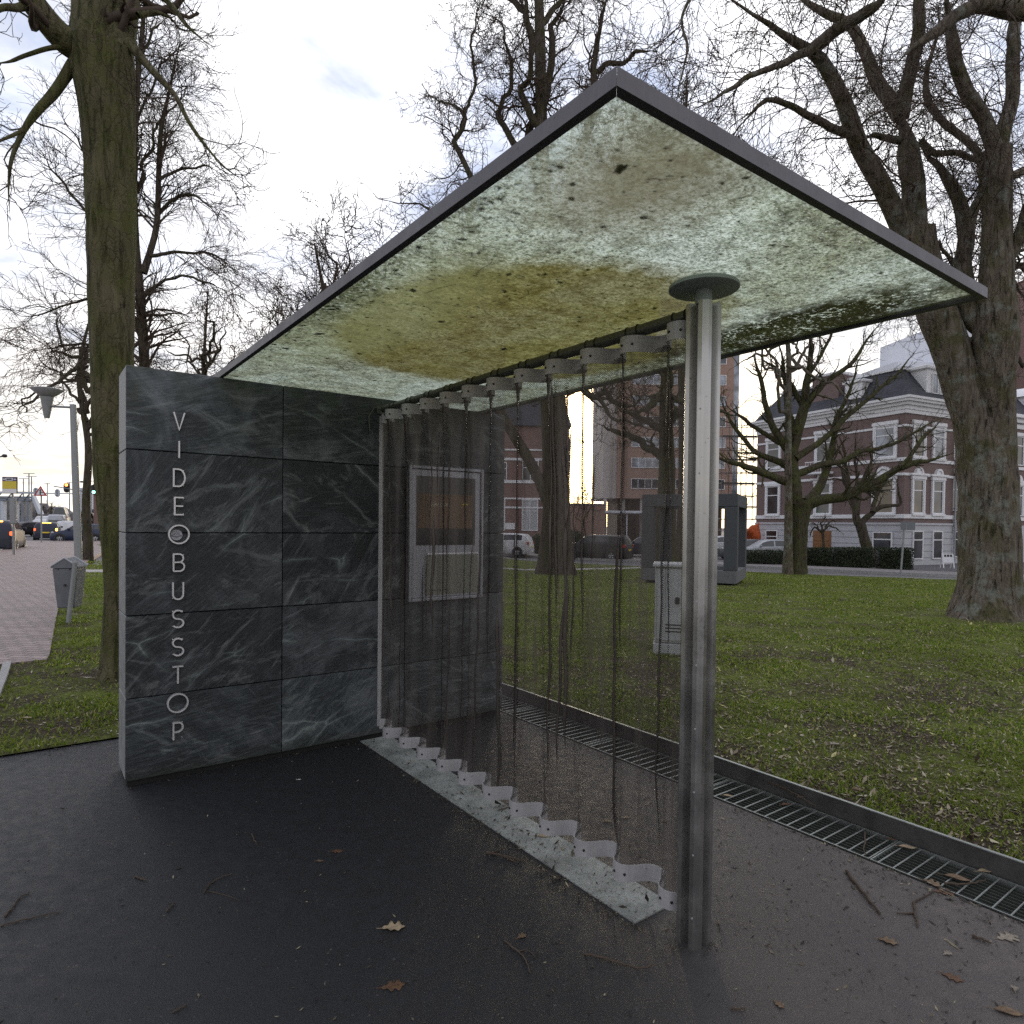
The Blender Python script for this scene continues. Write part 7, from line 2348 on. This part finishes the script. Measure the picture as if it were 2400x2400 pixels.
o = raw_mesh('roof_twigs', V_, F_, M['twig']); o.location = SH; o.rotation_euler = (0, 0, TH); tag(o, 'thin fallen twigs lying on top of the glass roof', 'roof litter', kind='stuff')

# individual leaves
M['leaf_tan'] = mat_leaf('dry_leaf_tan', (.40, .31, .20), (.22, .16, .10)); M['leaf_brown'] = mat_leaf('dry_leaf_brown', (.19, .125, .07), (.09, .055, .032)); M['leaf_rust'] = mat_leaf('dry_leaf_rust', (.13, .062, .026), (.06, .032, .018))
M['leaf_grey'] = mat_leaf('dry_leaf_grey', (.30, .26, .21), (.16, .13, .10)); M['petal'] = simple('white_scrap', (.7, .7, .68), .7)


def leaf(label, px, py, Lpx, ang, mt, kind='oak', zoff=0.0, name='fallen_leaf', catg='leaf', curl=.12):
    p = gnd(px, py, zoff); s = np.linalg.norm(p - [0, 0, EYE]) / F; L = Lpx * s * .86
    n = 26; out_ = []
    for i in range(n + 1):
        t = i / n
        if kind == 'oak':
            w = (.30 * math.sin(math.pi * t ** .8) ** .7) * (1 + .42 * math.sin(t * 6 * math.pi + .5)) * (.35 + .75 * t) * 1.25
        else:
            w = .20 * math.sin(math.pi * min(1, t * 1.02)) ** .9
        out_.append((t - .5, w))
    V, F_ = [], []
    for (t, w) in out_:
        for q in (-1, -.5, 0, .5, 1):
            z = .02 + curl * (abs(q) ** 2 * w * 2.2 + .5 * t * t + .18 * math.sin(7 * t + 3 * q))
            V.append((t * L, q * w * L, z * L))
    for i in range(n):
        for j in range(4): F_.append((i * 5 + j, i * 5 + j + 1, (i + 1) * 5 + j + 1, (i + 1) * 5 + j))
    b = MB(); b.add(V, F_)
    o = b.build(name, M[mt], None, smooth=True)
    zmin = min(v[2] for v in V)
    md = o.modifiers.new('solid', 'SOLIDIFY'); md.thickness = .0008
    o.location = (p[0], p[1], p[2] + .002 - zmin); o.rotation_euler = (0, 0, R(ang)); tag(o, label, catg, 'fallen leaves')
    b = MB(); b.tube([(-L * .5, 0, .03 * L), (-L * .62, .01 * L, .02 * L), (-L * .74, .03 * L, .03 * L)], .0011, 5); b.build('leaf_stalk', M[mt], o)
    return o


leaf('curled tan oak leaf alone on the dark paving', 922, 2176, 52, 8, 'leaf_tan')
leaf('small brown leaf beside the forked twig on the dark paving', 1223, 2196, 24, 40, 'leaf_brown')
leaf('tan leaf on the pale concrete strip', 1274, 1961, 34, 2, 'leaf_tan', 'plain', .006)
leaf('pale leaf behind the curtain, left of a twin leaf', 1424, 1926, 24, 0, 'leaf_tan', 'plain')
leaf('pale leaf behind the curtain, right of its twin', 1468, 1917, 20, 20, 'leaf_tan', 'plain')
leaf('rust brown leaf lying on the grate just right of the post', 1842, 1886, 26, 20, 'leaf_rust', 'plain', .004)
leaf('tan leaf on the grate beyond the metal bar', 2127, 1987, 36, -15, 'leaf_tan', 'plain', .004)
leaf('small rust leaf at the edge of the grate', 2090, 1968, 20, -30, 'leaf_rust', 'plain', .004)
leaf('long brown leaf on the grate above the twig', 2245, 2060, 50, -28, 'leaf_brown', 'plain', .004)
leaf('crumpled brown leaf at the near edge of the grate', 2185, 2072, 36, -50, 'leaf_brown', 'oak')
leaf('dark soaked leaf next to the crumpled one', 2215, 2092, 40, -10, 'leaf_rust', 'oak', curl=.04)
leaf('tan leaf at the far edge of the grate', 2310, 2043, 34, 5, 'leaf_tan', 'plain', .004)
leaf('flat grey-brown leaf on the paving at the right edge', 2362, 2198, 46, 10, 'leaf_grey', 'oak', curl=.03)
leaf('pale crumpled leaf below the grate at lower right', 2378, 2320, 18, 60, 'leaf_grey', 'oak', curl=.3)
leaf('brown pointed leaf in the lower right corner', 2366, 2374, 50, -18, 'leaf_brown', 'plain')
leaf('small tan leaf below the forked twig on the brownish paving', 2082, 2208, 36, -25, 'leaf_brown', 'oak')
leaf('grey leaf right of the small tan leaf', 2221, 2236, 20, 20, 'leaf_grey', 'oak')
leaf('dark wrinkled leaf skeleton on the brownish paving', 2232, 2292, 36, -40, 'leaf_rust', 'oak', curl=.05)
leaf('small brown leaf near the bottom edge right of the post', 1826, 2356, 24, -60, 'leaf_brown', 'oak')
leaf('dark brown leaf flat on the black paving at the bottom', 922, 2312, 52, 15, 'leaf_rust', 'oak', curl=.02)
leaf('rust leaf on the black paving left of the strip', 790, 1996, 28, 5, 'leaf_rust', 'oak', curl=.04)
leaf('small brown leaf on the black paving before the wall', 750, 2019, 18, 10, 'leaf_brown', 'plain')
leaf('tan leaf on the grass at the left edge', 64, 1683, 22, 10, 'leaf_tan', 'plain', .03)
leaf('tan leaf on the grass near the mossy trunk', 183, 1570, 16, 60, 'leaf_tan', 'plain', .03)
leaf('pale leaf on the lawn near the kerb', 1955, 1745, 30, 20, 'leaf_grey', 'oak', .08)
leaf('tan leaf on the lawn above the kerb', 2010, 1852, 26, -20, 'leaf_brown', 'oak', .08)
leaf('rust leaf on the lawn edge right of the post', 1706, 1866, 26, -10, 'leaf_tan', 'plain', .004)
leaf('white scrap on the black paving before the wall', 701, 1827, 10, 5, 'petal', 'plain', name='paper_scrap', catg='scrap', curl=.02)


def twig(label, pts, wpx, zoff=0.0, side=()):
    P = np.array([gnd(px, py, zoff) for px, py in pts]); c = P[0].copy(); s = np.linalg.norm(c - [0, 0, EYE]) / F
    q = cat(P, max(8, 4 * len(pts))); k = len(q)
    r = wpx * s / 2 * .62
    q[:, 2] += r * .9 + .004 * np.abs(np.sin(np.arange(k) * .9)); q[1:-1, :2] += rng.normal(size=(k - 2, 2)) * r * .35
    b = MB(); b.tube([tuple(p - c) for p in q], [r * (1.1 - .5 * i / k) * rng.uniform(.85, 1.15) for i in range(k)], 7)
    for sd_ in side:
        Q = np.array([gnd(px, py, zoff) for px, py in sd_]); q2 = cat(Q, 7); q2[:, 2] += r * .8
        b.tube([tuple(p - c) for p in q2], [r * .75 * (1 - .08 * i) for i in range(7)], 6)
    o = b.build('fallen_twig', M['twig'], None, smooth=True); o.location = tuple(c)
    tag(o, label, 'twig', 'fallen twigs'); return o


twig('straight dark stick on the brownish paving right of the post', [(1984, 2044), (2010, 2082), (2040, 2116), (2062, 2146)], 9)
twig('forked stick with three arms near the leaf-strewn grate', [(2142, 2116), (2145, 2140), (2148, 2162), (2151, 2176)], 7, 0, [[(2142, 2116), (2165, 2104), (2190, 2092)], [(2145, 2142), (2125, 2143), (2102, 2142)]])
twig('long thin curved twig on the kerb face and grate', [(1802, 1836), (1850, 1856), (1890, 1880), (1912, 1892)], 6, .05, [[(1868, 1870), (1890, 1868), (1908, 1867)]])
twig('bent twig lying across the grate under the long leaf', [(2212, 2072), (2250, 2076), (2285, 2072), (2310, 2066)], 6, .006)
twig('thin upright twig lying on the grate', [(2026, 1952), (2028, 1975), (2024, 1992), (2030, 2006)], 5, .005)
twig('short dark stick at the far right of the paving', [(2278, 2197), (2300, 2204), (2322, 2214)], 7)
twig('short stick at the bottom right of the post', [(1714, 2366), (1730, 2369), (1748, 2365)], 6)
twig('curved pale twig on the black paving below the post', [(1370, 2238), (1410, 2247), (1460, 2262), (1505, 2272), (1530, 2262)], 6)
twig('thin twig beside the small brown leaf', [(1182, 2206), (1205, 2226), (1228, 2246), (1244, 2285)], 5, 0, [[(1212, 2232), (1235, 2228), (1255, 2244)]])
twig('long curved twig on the black paving, left part', [(478, 2094), (492, 2074), (520, 2058), (543, 2050)], 4, 0, [[(490, 2090), (530, 2100), (562, 2112)]])
twig('long thin twig at the left edge of the paving', [(2, 2172), (50, 2160), (100, 2148), (142, 2139)], 4)
twig('curved twig above the long one at the left edge', [(12, 2150), (30, 2130), (45, 2108), (70, 2094)], 5)
twig('short twig on the grey paving before the wall', [(316, 2057), (330, 2062), (342, 2066)], 5)
twig('short slanted twig on the dark paving', [(390, 2138), (400, 2128), (409, 2118)], 5)
twig('dark twig cluster at the left edge of the concrete strip', [(1140, 2001), (1170, 2006), (1200, 2013), (1225, 2020)], 6, 0, [[(1180, 2008), (1200, 2018), (1215, 2024)], [(1150, 2003), (1165, 1996), (1178, 1990)]])
twig('yellowish twig pointing at the strip edge', [(1296, 2064), (1310, 2058), (1316, 2053)], 4)
twig('thin twig lying on the concrete strip', [(1168, 1901), (1185, 1896), (1205, 1888)], 4, .006)
twig('short stick at the bottom left of the paving', [(405, 2375), (420, 2368), (440, 2357)], 5)
twig('pale thin twig on the lawn above the kerb', [(2045, 1745), (2075, 1735), (2105, 1715), (2120, 1698)], 5, .08)
twig('small pale twig near the wall base', [(590, 1955), (595, 1968), (602, 1981)], 4)
for o_ in list(COL.objects):
    if o_.name.startswith('stem') and o_.type == 'MESH' and o_.parent is None: pass
